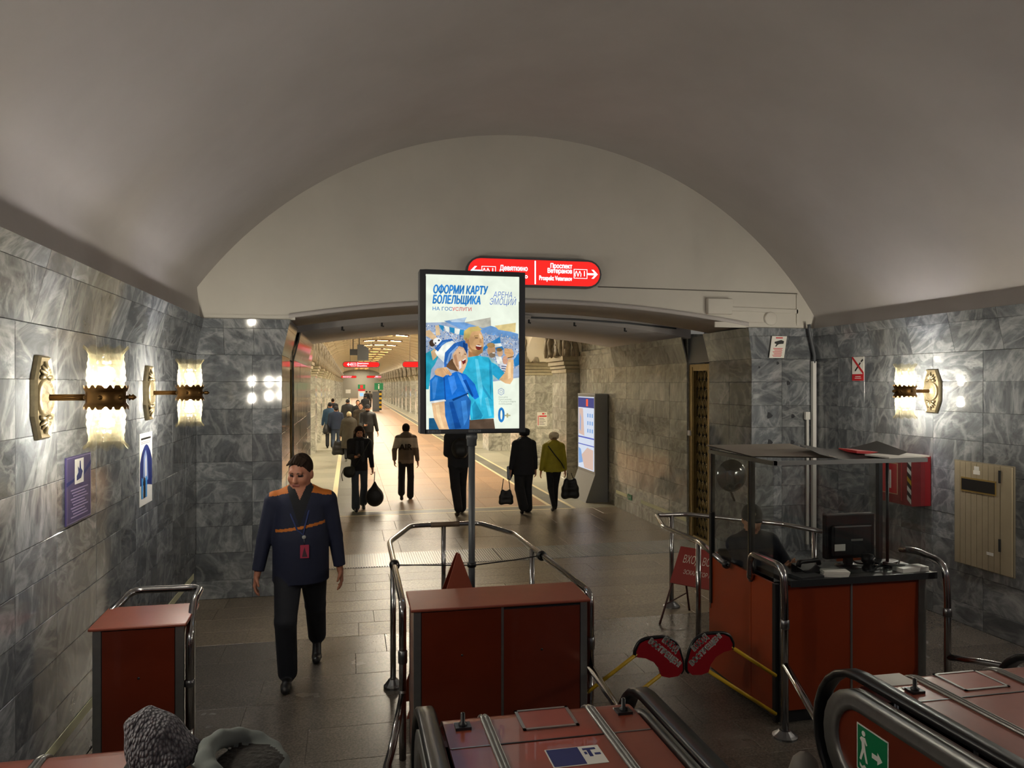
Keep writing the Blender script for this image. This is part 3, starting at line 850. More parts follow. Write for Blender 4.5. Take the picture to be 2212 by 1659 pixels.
def line_box(parent, x, z, s, yy, m, txt='M1'):
    b = MB()
    for q in ((-.75, .75, .44, .5), (-.75, .75, -.5, -.44), (-.75, -.69, -.44, .44), (.69, .75, -.44, .44)):
        b.box(x + q[0] * s, x + q[1] * s, yy - .002, yy, z + q[2] * s, z + q[3] * s)
    b.build('number_box', m, parent)
    c = MB()   # the metro letter: two leaning curves and a central v
    for k in (-1, 1):
        pth = [(x - .28 * s + k * .30 * s, yy - .001, z - .30 * s), (x - .28 * s + k * .33 * s, yy - .001, z), (x - .28 * s + k * .18 * s, yy - .001, z + .30 * s)]
        c.tube(pth, .045 * s, 5)
        c.tube([(x - .28 * s + k * .16 * s, yy - .001, z + .26 * s), (x - .28 * s, yy - .001, z - .28 * s)], .04 * s, 5)
    c.build('metro_letter', m, parent)
    text(parent, '1', .8 * s, frame((x + .42 * s, yy - .002, z), (1, 0, 0), (0, 0, 1)), m, bold=.01 * s)
def line_sign(name, w, h, loc, label, group, halves, red, white, cyan, depth=.06):
    r = empty(name, loc, 0, label, 'sign', group)
    MB().prism(stadium(w, h), 0, -depth, lambda a, b, t: Vector((a, t, b)), smooth=False).build('housing', M_GREYPAINT, r)
    MB().prism(stadium(w - .045, h - .045), -depth, -depth - .004, lambda a, b, t: Vector((a, t, b))).build('face', red, r)
    yy = -depth - .005
    halves(r, yy)
    return r
def dv(r, yy, k=1.0, x=0.0):   # left destination
    arrow(r, x - .56 * k, 0, .16 * k, yy, E_CYAN, False)
    line_box(r, x - .37 * k, 0, .15 * k, yy, E_WHITE)
    text(r, 'Девяткино', .098 * k, frame((x - .22 * k, yy, .045 * k), (1, 0, 0), (0, 0, 1)), E_WHITE, 'LEFT', bold=.0008 * k)
    text(r, 'Devyatkino', .098 * k, frame((x - .22 * k, yy, -.055 * k), (1, 0, 0), (0, 0, 1)), E_WHITE, 'LEFT', bold=.0008 * k)
def pv(r, yy, k=1.0, x=0.0):   # right destination
    arrow(r, x + .725 * k, 0, .13 * k, yy, E_CYAN, True)
    line_box(r, x + .57 * k, 0, .115 * k, yy, E_WHITE)
    for t, z, w in (('Проспект', .085, .27), ('Ветеранов', .025, .305), ('Prospekt Veteranov', -.065, .41)):
        text(r, t, .078 * k, frame((x + (.46 - w / 2) * k, yy, z * k), (1, 0, 0), (0, 0, 1)), E_WHITE, 'CENTER', bold=.0024 * k, width=w * k)
def both(r, yy):
    MB().box(-.008, .008, yy - .002, yy, -.14, .14).build('divider', E_WHITE, r)
    # the divider stands right of a longer left half
    arrow(r, -.725, 0, .13, yy, E_CYAN, False); line_box(r, -.57, 0, .115, yy, E_WHITE)
    text(r, 'Девяткино', .085, frame((-.265, yy, .04), (1, 0, 0), (0, 0, 1)), E_WHITE, bold=.0024, width=.34)
    text(r, 'Devyatkino', .075, frame((-.265, yy, -.05), (1, 0, 0), (0, 0, 1)), E_WHITE, bold=.0024, width=.34)
    pv(r, yy)
line_sign('line_sign', 1.68, .345, (2.19, 8.99, 3.765), 'lit red line sign with both end stations on the plaster lunette', None, both, E_RED, E_WHITE, E_CYAN, .09)
def hang(r, w):
    b = MB()
    for x in (-w * .3, w * .3): MB().tube([(x, -.03, .05), (x, -.03, barrel(r.location.x + x) - r.location.z + .03)], .008, 6).build('hanger', M_STEEL, r)
for (u0, u1, v), fn, lb in (((741, 820, 788), dv, 'red hanging sign with an arrow to Devyatkino beside the grey cabinet'),
                            ((869, 952, 788), pv, 'red hanging sign to Prospekt Veteranov on the pylon row side'),
                            ((737, 770, 814.5), dv, 'small distant red hanging sign with an arrow before the end wall'),
                            ((792, 824, 814.5), pv, 'small distant red hanging sign near the carved pylon row')):
    d = 33.0 if v < 800 else 82.0
    a, b_ = atd(u0, v, d), atd(u1, v, d); w = (b_ - a).length; c = (a + b_) / 2
    r = line_sign('hanging_sign', w, w * .165, c, lb, 'red hanging line signs', (lambda r, yy, f=fn, w=w: f(r, yy, w / 1.62, (.02 if f is dv else -.02))), E_RED, E_WHITE, E_CYAN)
    hang(r, w)

# ------------------------------------------------------------------ advertising light box on a pole
LBX, LBY, LBZ = 0.963, 6.05, 2.675
W_, H_ = 0.85, 1.29
lb = empty('advert_light_box', (LBX, LBY, 0), 0, 'backlit portrait advert of cheering football fans on a grey pole', 'light box')
MB().box(-W_ / 2, W_ / 2, -.06, .07, LBZ - H_ / 2, LBZ + H_ / 2).build('case', M_GREYPAINT, lb, bevel=.006)
fb = MB(); iw, it, ib = W_ / 2 - .047, LBZ + H_ / 2 - .035, LBZ - H_ / 2 + .032
for q in ((-W_ / 2, -iw, LBZ - H_ / 2, LBZ + H_ / 2), (iw, W_ / 2, LBZ - H_ / 2, LBZ + H_ / 2), (-iw, iw, it, LBZ + H_ / 2), (-iw, iw, LBZ - H_ / 2, ib)):
    fb.box(q[0], q[1], -.078, -.06, q[2], q[3])
fb.build('bezel', mat('bezel_grey', '3b3d41', .4), lb, bevel=.004)
MB().tube([(0, 0, 0), (0, 0, LBZ - H_ / 2 + .02)], .027, 16).build('pole', M_GREYPAINT, lb)
MB().lathe([(.028, LBZ - H_ / 2 - .11), (.040, LBZ - H_ / 2 - .105), (.040, LBZ - H_ / 2 - .06), (.046, LBZ - H_ / 2 - .05), (.046, LBZ - H_ / 2), (.02, LBZ - H_ / 2)], (0, 0, 0), 16).build('pole_socket', M_GREYPAINT, lb)
MB().lathe([(.14, 0), (.14, .012), (.05, .02), (.035, .05), (.028, .05)], (0, 0, 0), 24).build('foot', M_GREYPAINT, lb)
def pem(name, c, k=.80):
    key = 'ad_' + name
    if key in MATS: return MATS[key]
    m = emis(key, c, k); nt = m.node_tree; L = nt.links.new        # printed halftone: a little mottling in the ink
    e_ = [n for n in nt.nodes if n.type == 'EMISSION'][0]
    tc = nd(nt, 'ShaderNodeTexCoord'); nz_ = nd(nt, 'ShaderNodeTexNoise', Scale=11.0, Detail=4.0, Distortion=.6); L(tc.outputs['Object'], nz_.inputs['Vector'])
    mr = nd(nt, 'ShaderNodeMapRange'); mr.inputs['From Min'].default_value = .3; mr.inputs['From Max'].default_value = .7; mr.inputs['To Min'].default_value = .72; mr.inputs['To Max'].default_value = 1.25
    if name in ('ground',): mr.inputs['To Min'].default_value = .93; mr.inputs['To Max'].default_value = 1.05
    L(nz_.outputs['Fac'], mr.inputs['Value']); vm = nd(nt, 'ShaderNodeVectorMath', operation='SCALE'); vm.inputs[0].default_value = c[:3]; L(mr.outputs[0], vm.inputs['Scale']); L(vm.outputs[0], e_.inputs[0])
    return m
def AD(x, y): return (-iw + (x - 68) / 946.0 * 2 * iw, it - (y - 52) / 1562.0 * (it - ib))
_lay = [0]
def adp(name, color, pts, part='print', k=.80):
    _lay[0] += 1; y = -.0606 - _lay[0] * .00012
    q = [AD(*p) for p in pts]
    MB().add([(a, y, b) for a, b in q], [tuple(range(len(q)))]).build(part, pem(name, lin(color)[:3], k), lb)
def blob(cx, cy, rx, ry, n=18, a0=0.0, rot=0.0):
    out = []
    for i in range(n):
        t = 2 * math.pi * i / n + a0; x, y = rx * math.cos(t), ry * math.sin(t)
        out.append((cx + x * math.cos(rot) - y * math.sin(rot), cy + x * math.sin(rot) + y * math.cos(rot)))
    return out
adp('ground', 'e6eedd', [(68, 52), (1014, 52), (1014, 1614), (68, 1614)], 'backlit_sheet', .86)
adp('crowd', '9fb0c9', [(68, 540), (300, 530), (620, 600), (1014, 690), (1014, 1090), (760, 1130), (68, 1180)])
adp('stand1', '6f9cd0', [(250, 520), (470, 485), (455, 530), (720, 560), (1005, 640), (1005, 700), (640, 640), (400, 590)])
adp('stand2', 'b8b6a8', [(455, 530), (720, 475), (725, 560), (640, 585)])
adp('stand3', 'd9c58a', [(760, 560), (980, 525), (975, 625), (800, 600)])
adp('stand4', 'b9cfe4', [(300, 510), (480, 478), (450, 530), (330, 530)])
rn = random.Random(3)
spk = {c: MB() for c in ('dfe6ee', '5f7fb4', 'c9b7a2', '8ea6c6', '3c5d95')}
_lay[0] += 1
for i in range(1500):
    x = rn.uniform(72, 1008); y = rn.uniform(560 + (x - 68) * .12, 820 + (x > 600) * 180); s = rn.uniform(5, 13)
    c = rn.choice(list(spk)); a, b = AD(x, y); e = s / 946 * 2 * iw
    spk[c].add([(a - e / 2, -.0606 - _lay[0] * .00012, b), (a, -.0606 - _lay[0] * .00012, b - e * .7), (a + e / 2, -.0606 - _lay[0] * .00012, b), (a, -.0606 - _lay[0] * .00012, b + e * .7)], [(0, 1, 2, 3)])
for c, m_ in spk.items(): tag(m_.build('crowd_print', pem('c' + c, lin(c)[:3]), lb), kind='stuff')
for i in range(5):   # striped scarf
    adp('scarf%d' % (i % 2), ['2f8fc4', 'f0f3ea'][i % 2], [(195 + i * 54, 557 + i * 11), (249 + i * 54, 568 + i * 11), (246 + i * 54, 628 + i * 9), (225 + i * 44, 606 + i * 13)])
adp('skin_bg', 'd8bd96', [(165, 570), (200, 560), (215, 660), (170, 670)])
adp('skin_bg2', 'd5b58c', [(72, 620), (110, 612), (195, 700), (170, 730), (72, 672)])
adp('fan_l_shirt', '2d9fb8', [(68, 850), (150, 800), (205, 860), (160, 960), (125, 1010), (100, 1210), (68, 1210)])
adp('fan_l_arm', 'd7b489', [(120, 830), (170, 790), (180, 880), (140, 920)])
adp('fan_l_hair', '4a3a30', blob(135, 745, 30, 36)); adp('ball', 'eef0ee', blob(186, 727, 44, 36)); adp('ball_spot', '2b2f3a', blob(200, 716, 11, 9)); adp('ball_spot', '2b2f3a', blob(166, 745, 9, 8))
adp('flag1', '2f7fbd', [(640, 790), (690, 745), (815, 670), (825, 740), (745, 745), (635, 830)])
adp('flag2', 'e9eee6', [(745, 745), (825, 738), (838, 770), (760, 785)])
adp('flag1', '2f7fbd', [(760, 785), (838, 768), (855, 800), (790, 835)])
adp('flag1', '2f7fbd', [(955, 910), (1010, 830), (1012, 960), (965, 980)])
adp('bgman_face', 'c99f78', blob(728, 810, 42, 66)); adp('bgman_hair', 'a98a5a', blob(722, 760, 42, 26)); adp('bgman_beard', '8d7a66', blob(735, 862, 34, 26)); adp('bgman_mouth', 'f2ece4', blob(750, 838, 14, 7))
adp('bgman_shirt', '9fc3c4', [(665, 870), (740, 900), (800, 960), (800, 1110), (690, 1110)])
adp('bgkid_face', 'd2aa84', blob(815, 835, 30, 42)); adp('bgkid_hair', '8a6f4a', blob(808, 805, 30, 20)); adp('bgkid_shirt', 'e8e8e0', [(770, 870), (830, 880), (850, 960), (790, 950)])
adp('bgkid2_face', 'cf9c80', blob(868, 912, 26, 46)); adp('bgkid2_shirt', 'd8dbe2', [(815, 940), (890, 960), (885, 1050), (820, 1040)])
for i in range(3): adp('bgkid2_stripe', '48507a', [(830, 968 + i * 24), (888, 975 + i * 24), (887, 984 + i * 24), (829, 977 + i * 24)])
# man in the turquoise shirt
adp('man_trousers', '5c4a3c', [(500, 1520), (750, 1510), (765, 1614), (495, 1614)])
adp('man_neck', 'c99a6d', [(495, 800), (600, 850), (590, 890), (490, 890)])
adp('man_shirt', '34b4d6', [(470, 890), (590, 868), (700, 885), (735, 940), (740, 1050), (755, 1505), (515, 1525), (500, 1300), (430, 1020)])
adp('man_sleeve', '2ba3cc', [(735, 935), (780, 960), (865, 1045), (800, 1115), (740, 1060)])
adp('man_shade', '2a98bf', [(600, 1100), (660, 1200), (740, 1330), (700, 1300), (620, 1180)])
adp('man_arm', 'dcb383', [(865, 1040), (900, 900), (955, 905), (950, 1110), (920, 1158), (870, 1150), (805, 1110)])
adp('man_fist', 'd9aa78', [(862, 790), (940, 795), (958, 840), (940, 900), (890, 890), (860, 840)]); adp('man_knuckle', 'b98a5c', [(870, 832), (925, 838), (925, 843), (870, 838)])
adp('man_band', '4a4038', [(893, 884), (958, 870), (958, 878), (895, 892)])
adp('man_face', 'd6a876', [(455, 640), (500, 600), (610, 600), (645, 680), (648, 760), (640, 830), (590, 866), (530, 840), (490, 780)])
adp('man_beard', 'a87f52', [(500, 760), (530, 800), (565, 810), (600, 800), (640, 770), (638, 835), (590, 866), (530, 842)])
adp('man_hair', 'c9b06a', [(445, 700), (450, 620), (500, 580), (590, 567), (632, 600), (610, 612), (530, 625), (500, 690), (470, 720)])
adp('man_mouth', '7a2f2a', blob(597, 782, 30, 28, 14, 0, .3)); adp('man_teeth', 'f4f1ea', [(572, 760), (625, 765), (620, 778), (575, 772)])
adp('man_eye', '6a4c36', [(560, 682), (590, 684), (590, 692), (560, 690)]); adp('man_eye', '6a4c36', [(620, 690), (640, 690), (640, 698), (620, 698)]); adp('man_brow', 'a98a50', [(550, 664), (595, 660), (595, 668), (552, 674)])
adp('man_nose', 'c29062', [(612, 690), (634, 735), (612, 740), (604, 730)])
# woman with the striped hat
adp('hat_white', 'eef2ea', [(160, 830), (210, 760), (330, 720), (360, 740), (250, 940), (180, 870)])
adp('hat_blue', '2c62ae', [(158, 800), (230, 715), (330, 698), (345, 715), (250, 740), (190, 830)])
adp('hat_crown', '2f68b6', [(250, 940), (260, 840), (350, 745), (450, 712), (490, 750), (480, 870), (400, 775), (330, 840), (300, 960), (255, 1000)])
adp('hat_light', '7fa9dd', [(270, 950), (300, 850), (380, 770), (395, 775), (320, 850), (290, 950)])
adp('woman_hair', '6d5038', [(300, 930), (330, 900), (420, 960), (390, 1030), (310, 1010), (270, 980)])
adp('woman_face', 'e0b690', [(335, 860), (400, 772), (450, 790), (478, 850), (488, 920), (460, 1000), (430, 1050), (390, 1020), (340, 930)])
adp('woman_mouth', '7a2b2c', [(425, 920), (468, 890), (466, 940), (440, 960)]); adp('woman_teeth', 'f6f2ec', [(432, 915), (466, 893), (468, 905), (436, 925)])
adp('woman_paint', 'f1e9f0', [(398, 930), (420, 920), (425, 990), (402, 1010)]); adp('woman_eye', '5a3d30', [(398, 838), (428, 834), (428, 842), (400, 846)]); adp('woman_eye', '5a3d30', [(452, 850), (470, 852), (470, 859), (453, 857)])
adp('woman_shirt', '2a69b4', [(110, 1130), (160, 1065), (350, 1070), (470, 1250), (520, 1330), (500, 1614), (300, 1614), (230, 1400), (110, 1330)])
adp('woman_sleeve', '1f6fc0', [(110, 1120), (170, 1060), (250, 1090), (265, 1320), (120, 1340)])
adp('woman_cuff', 'e9efee', [(118, 1330), (268, 1310), (268, 1330), (118, 1358)])
adp('woman_arm', 'e2b98c', [(128, 1350), (255, 1330), (262, 1480), (298, 1614), (200, 1614), (150, 1500)])
adp('woman_low', '255e86', [(100, 1500), (150, 1500), (200, 1614), (100, 1614)])
adp('cloth', '1d6fd0', [(240, 1090), (370, 1030), (470, 1060), (560, 1160), (600, 1290), (560, 1315), (490, 1240), (430, 1290), (260, 1320)])
adp('cloth_dark', '174f9e', [(245, 1095), (255, 1090), (270, 1310), (258, 1320)]); adp('cloth_light', '4f97e6', [(380, 1040), (420, 1060), (490, 1230), (470, 1245)]); adp('cloth_fold', '0f3d78', [(330, 1310), (490, 1245), (495, 1258), (340, 1330)])
adp('man_hand', 'dcae7e', [(155, 1030), (180, 1000), (270, 985), (330, 1060), (310, 1075), (285, 1055), (240, 1090), (165, 1065)])
for i in range(3): adp('finger_line', 'b98a5c', [(240 + i * 26, 1000 + i * 6), (245 + i * 26, 1000 + i * 6), (290 + i * 14, 1060), (284 + i * 14, 1060)])
# folds and modelling of the figures
for nm, col, pts in (('fold_a', '5cc8e4', [(560, 900), (590, 905), (640, 1200), (620, 1400), (590, 1200)]), ('fold_b', '2591b8', [(700, 900), (725, 940), (735, 1100), (715, 1300), (705, 1050)]), ('fold_c', '2591b8', [(530, 1380), (560, 1330), (640, 1480), (620, 1510), (540, 1515)]),
    ('fold_d', '5cc8e4', [(660, 1300), (690, 1290), (730, 1480), (700, 1490)]), ('fold_e', '174f9e', [(300, 1340), (340, 1335), (420, 1600), (360, 1610)]), ('fold_f', '3f86d2', [(420, 1330), (470, 1320), (490, 1500), (450, 1580)]),
    ('fold_g', '3f86d2', [(130, 1130), (165, 1085), (190, 1090), (160, 1300), (140, 1310)]), ('fold_h', '3f8be8', [(290, 1090), (350, 1070), (380, 1200), (330, 1270)]), ('fold_i', '124a9a', [(440, 1120), (470, 1110), (545, 1280), (530, 1290)]),
    ('skin_hi', 'f0cfa0', [(900, 930), (925, 930), (925, 1090), (895, 1110)]), ('skin_hi', 'f0cfa0', [(165, 1370), (200, 1365), (215, 1480), (250, 1600), (225, 1600), (180, 1490)]), ('face_hi', 'ecc697', [(600, 640), (628, 660), (632, 700), (606, 690)]),
    ('face_sh', 'b58456', [(470, 720), (495, 700), (515, 790), (540, 830), (505, 800)]), ('neck_sh', 'a9784e', [(495, 820), (560, 850), (590, 868), (500, 880)]), ('wface_hi', 'f2cdaa', [(400, 800), (440, 800), (455, 840), (420, 880)]), ('wface_sh', 'c08f6c', [(345, 870), (370, 850), (395, 990), (370, 970)]),
    ('hat_dk', '1d4788', [(440, 730), (480, 755), (478, 850), (440, 780)]), ('hat_lt', '4f86cc', [(180, 800), (240, 735), (300, 720), (230, 770)]), ('ear', 'c08f62', [(458, 690), (478, 685), (482, 740), (465, 745)])):
    adp(nm, col, pts)
# lettering of the advert
E_ADB = pem('blue_letters', lin('2f7fc6')[:3]); E_ADR = pem('red_letters', lin('d8364a')[:3]); E_ADV = pem('violet_letters', lin('5f7fc8')[:3]); E_ADT = pem('tan_letters', lin('b9b48c')[:3]); E_ADG = pem('small_letters', lin('9aa79a')[:3])
def adt(s, x0, x1, yc, hpx, m, shear=0.0, bold=.0015):
    a, zc = AD((x0 + x1) / 2, yc); h = hpx / 1562.0 * (it - ib)
    text(lb, s, h * 1.40, frame((a, -.0625 - _lay[0] * .00012, zc), (1, 0, 0), (0, 0, 1)), m, 'CENTER', shear, bold, .0003, width=(x1 - x0) / 946.0 * 2 * iw)
adt('ОФОРМИ КАРТУ', 138, 682, 208, 82, E_ADB, .2, .0032); adt('БОЛЕЛЬЩИКА', 136, 610, 310, 82, E_ADB, .2, .0032)
adt('НА ГОС', 136, 330, 400, 36, E_ADB, 0, .0004); adt('УСЛУГИ', 334, 524, 400, 36, E_ADR, 0, .0004)
adt('АРЕНА', 742, 938, 246, 60, E_ADV, .25, 0); adt('ЭМОЦИЙ', 702, 975, 318, 66, E_ADV, .25, 0)
for i, (s, w) in enumerate((('Скачайте', 92), ('приложение', 130), ('«Госуслуги Карта', 175), ('болельщика»', 135))): adt(s, 800, 800 + w, 1292 + i * 23, 17, E_ADG, 0, 0)
adt('0', 798, 856, 1482, 148, E_ADB, 0, .004); adt('+', 860, 918, 1484, 60, E_ADT, 0, .003)
hx = MB(); a, zc = AD(825, 1235)
hx.tube([(a + .026 * math.sin(math.pi / 3 * i), -.0625 - _lay[0] * .00012, zc + .028 * math.cos(math.pi / 3 * i)) for i in range(6)], .0016, 4, closed=True)
hx.tube([(a + .012 * math.sin(math.pi / 6 * i), -.0625 - _lay[0] * .00012, zc + .012 * math.cos(math.pi / 6 * i)) for i in range(12)], .0012, 4, closed=True)
hx.build('hexagon_emblem', E_ADV, lb)
for s, x0, x1 in (('ВГ/3/А', 100, 205), ('116462', 505, 605)):
    a, _ = AD((x0 + x1) / 2, 0); wz = (x1 - x0) / 946 * 2 * iw
    MB().box(a - wz * .62, a + wz * .62, -.0795, -.078, LBZ - H_ / 2 + .005, ib - .006).build('number_tag', mat('tag_grey', '6d7074', .5), lb)
    text(lb, s, .028, frame((a, -.0797, (LBZ - H_ / 2 + ib) / 2), (1, 0, 0), (0, 0, 1)), M_BLACK, width=wz)
# ------------------------------------------------------------------ tubes and flanges
TR = 0.024
def flange(mb, x, y, r=.075, h=.075):
    mb.lathe([(r, 0), (r, h * .25), (r * .8, h * .45), (r * .45, h * .95), (TR * .9, h)], (x, y, 0), 16, smooth=False)

# central railing around the light box
cr = empty('guard_railing', (0.95, 6.3, 0), 0, 'chrome tube railing looping around the light box pole', 'railing')
def C(x, y, z): return (x - .95, y - 6.3, z)
top = fillet([C(.335, 4.93, .45), C(.335, 4.93, 1.0), C(.35, 6.9, 1.0), C(.60, 7.65, 1.0), C(1.29, 7.65, 1.0), C(1.53, 7.05, 1.0), C(1.60, 4.93, 1.0), C(1.60, 4.93, .45)], .09, 6)
MB().tube(top, TR, 12).build('top_rail', M_CHROME, cr)
for x, y, z1, fl_ in ((.335, 4.93, .5, 0), (1.60, 4.93, .5, 0), (.34, 6.12, 1.0, 1), (.93, 7.65, 1.0, 1), (1.535, 6.35, 1.0, 1)):
    p = MB().tube([C(x, y, 0), C(x, y, z1)], TR * .95, 12)
    o = p.build('post', M_CHROME, cr)
    if fl_:
        f = MB(); flange(f, x - .95, y - 6.3); f.build('foot_flange', M_STEEL, o)
for x in (.335, 1.60):
    MB().lathe([(TR * 1.02, .62), (TR * 1.25, .625), (TR * 1.25, .70), (TR * 1.02, .705)], C(x, 4.93, 0), 14).build('sleeve', M_STEEL, cr)
for x, y in ((.352, 6.95), (1.535, 6.62)): pass
wrap = MB().tube([C(.80, 7.65, 1.0), C(1.09, 7.65, 1.0)], TR * 1.12, 12); wrap.build('grip_wrap', mat('tape_brown', '5d4a38', .6), cr)
# branches that tie the railing to the escalator newels
MB().tube(fillet([C(.335, 4.93, .42), C(.25, 4.62, .22), C(.20, 4.4, .20), C(.30, 3.78, .20), C(.42, 3.70, .20)], .08, 5), TR, 12).build('newel_branch', M_CHROME, cr)
MB().tube([C(1.60, 4.93, .50), C(1.50, 4.0, .55), C(1.42, 3.68, .55)], TR, 12).build('newel_branch', M_CHROME, cr)
# cable strap that steadies the pole
ct = empty('cable_strap', (LBX, LBY, .98), 0, 'black cable strap stretched from rail to rail behind the light box pole', 'cable')
MB().tube([(.345 - LBX, 6.02 - LBY, .02), (-.3, 0, -.005), (-.03, -.02, -.015), (.03, -.02, -.015), (.35, .02, 0), (1.555 - LBX, 6.1 - LBY, .02)], .005, 6).build('strap', M_RUBBER, ct)
for x, y in ((.345, 6.02), (1.555, 6.1)):
    MB().lathe([(TR * 1.05, -.03), (TR * 1.7, -.025), (TR * 1.7, .025), (TR * 1.05, .03)], (x - LBX, y - LBY, .02), 12, 0, 'y').build('clamp', M_RUBBER, ct)
MB().lathe([(.028, -.02), (.036, -.018), (.036, .018), (.028, .02)], (0, 0, -.015), 12).build('pole_clamp', M_RUBBER, ct)

# ------------------------------------------------------------------ red cabinets at the ends of the balustrades
def cabinet(name, x0, x1, y0, y1, h, nd_, label, top_m=M_DECK):
    r = empty(name, ((x0 + x1) / 2, (y0 + y1) / 2, 0), 0, label, 'cabinet'); w, d = (x1 - x0) / 2, (y1 - y0) / 2
    MB().box(-w + .012, w - .012, -d + .012, d - .012, 0, h).build('body', M_DARKMETAL, r)
    # lid overhangs and slopes a little towards the escalator
    o = MB(); e = .02
    o.add([(-w - e, -d - e, h), (w + e, -d - e, h), (w + e, d + e, h), (-w - e, d + e, h), (-w - e, -d - e, h + .018), (w + e, -d - e, h + .018), (w + e, d + e, h + .03), (-w - e, d + e, h + .03)],
          [(0, 3, 2, 1), (4, 5, 6, 7), (0, 1, 5, 4), (1, 2, 6, 5), (2, 3, 7, 6), (3, 0, 4, 7)])
    o.build('lid', top_m, r, bevel=.006)
    for sx in (-1, 1):
        for sy in (-1, 1):
            MB().box(min(sx * w, sx * (w - .045)), max(sx * w, sx * (w - .045)), min(sy * d, sy * (d - .03)), max(sy * d, sy * (d - .03)), 0, h).build('corner_strip', M_ALU, r)
        MB().box(min(sx * (w - .004), sx * (w - .016)), max(sx * (w - .004), sx * (w - .016)), -d + .03, d - .03, .02, h - .005).build('side_panel', M_RED, r)
    pw = (2 * w - .09) / nd_
    for i in range(nd_):
        a = -w + .045 + pw * i
        p = MB().box(a + .005, a + pw - .005, -d + .002, -d + .014, .02, h - .01 - (.012 if i else 0)).build('front_panel', M_RED, r)
        MB().lathe([(.008, .004), (.008, 0), (.001, -.002)], (a + pw / 2, -d + .002, h * .70), 8, 0, 'y').build('lock', M_BLACK, p)
        if i: MB().box(a - .008, a + .008, -d - .001, -d + .016, 0, h).build('divider_strip', M_ALU, r)
    return r
cabinet('end_cabinet', .395, 1.535, 4.80, 5.17, .985, 2, 'wide dark red end cabinet with two panels below the light box')
cabinet('end_cabinet', -1.46, -.965, 4.82, 5.18, .985, 1, 'narrow dark red end cabinet beside the marble wall')
lr = empty('guard_railing', (-.94, 5.0, 0), 0, 'short chrome tube railing bent around the narrow red cabinet', 'railing')
MB().tube(fillet([(0, -.13, .35), (0, -.13, .92), (-.02, .10, 1.05), (-.03, .40, 1.06), (-.46, .42, 1.06), (-.53, .12, .98)], .08, 6), TR, 12).build('top_rail', M_CHROME, lr)
p_ = MB().tube([(0, -.13, 0), (0, -.13, .4)], TR * .75, 12).build('post', M_CHROME, lr)
MB().lathe([(TR * 1.02, .60), (TR * 1.25, .605), (TR * 1.25, .64), (TR * 1.02, .645)], (0, -.13, 0), 12).build('sleeve', M_STEEL, lr)
f = MB(); flange(f, 0, -.13); f.build('foot_flange', M_STEEL, p_)

# folded red board behind the wide cabinet
fb_ = empty('folding_board', (.79, 5.62, 0), .15, 'folded brown red warning board standing inside the railing', 'board')
for s, m_ in ((-1, M_DECK), (1, M_RED)):
    q = [(-.42, s * .14, .05), (.40, s * .14, .05), (.008, s * .012, 1.16), (-.008, s * .012, 1.16)]
    q2 = [(x, y + s * .012, z) for x, y, z in q]
    MB().add(q + q2, [(0, 1, 2, 3), (7, 6, 5, 4), (0, 4, 5, 1), (1, 5, 6, 2), (2, 6, 7, 3), (3, 7, 4, 0)]).build('panel', m_, fb_)
for x in (-.38, .36):
    MB().tube([(x, -.15, 0), (x, -.145, .1)], .008, 6).build('foot', M_DARKMETAL, fb_); MB().tube([(x, .15, 0), (x, .145, .1)], .008, 6).build('foot', M_DARKMETAL, fb_)

# ------------------------------------------------------------------ escalator balustrades
BH, BYN, BY0 = 0.90, 3.66, 1.5      # deck height, newel end, start of the incline
SL = math.tan(math.radians(30))
def rise(y): return max(0.0, (BY0 - y) * SL)
def newel_path(x, h, yn, r, ya=-2.2):
    """handrail centre line: up the slope, along the deck, round the newel"""
    out = [(x, ya, h + rise(ya)), (x, BY0 - .25, h + rise(BY0 - .25)), (x, BY0 + .05, h + .02), (x, BY0 + .3, h)]
    n = 12
    for i in range(n + 1):
        a = math.pi / 2 - math.pi * i / n
        out.append((x, yn - r + r * math.cos(a), h - r + r * math.sin(a)))
    out.append((x, yn - r - .25, h - 2 * r))
    return out
def handrail(parent, x, h, yn, r=.30):
    P = newel_path(x, h, yn, r); b = MB()
    # flattened band 8 cm wide swept along the path
    prof = [(-.042, -.012), (-.042, .012), (-.030, .024), (.030, .024), (.042, .012), (.042, -.012), (.030, -.016), (-.030, -.016)]
    rings = []
    for i, p in enumerate(P):
        a = Vector(P[max(i - 1, 0)]); c = Vector(P[min(i + 1, len(P) - 1)]); t = (c - a).normalized()
        nrm = Vector((1, 0, 0)).cross(t); nrm = nrm.normalized()
        rings.append([Vector(p) + Vector((1, 0, 0)) * u + nrm * w for u, w in prof])
    n = len(prof); vs = [q for R in rings for q in R]; fs = []
    for i in range(len(rings) - 1):
        for j in range(n): fs.append((i * n + j, i * n + (j + 1) % n, (i + 1) * n + (j + 1) % n, (i + 1) * n + j))
    b.add(vs, fs, 0, True); b.add(rings[0], [tuple(range(n))]); b.add(rings[-1], [tuple(range(n))])
    return b.build('handrail', M_RUBBER, parent)
def deck_pts(y): return y
def side_poly(h, yn, r, inset, ya=-2.2):
    """outline of a balustrade side in the YZ plane"""
    pts = [(ya, -.3), (yn - r - .05, 0.0)] if False else []
    pts.append((yn - r - .02, 0.0))
    n = 12; rr = r - inset; cy, cz = yn - r, h - r
    pts.append((cy, cz - rr))
    for i in range(1, n + 1):
        a = -math.pi / 2 + math.pi * i / n
        pts.append((cy + rr * math.cos(a), cz + rr * math.sin(a)))
    pts += [(BY0, h - inset), (ya, h - inset + rise(ya)), (ya, rise(ya)), (BY0, 0.0)]
    return pts
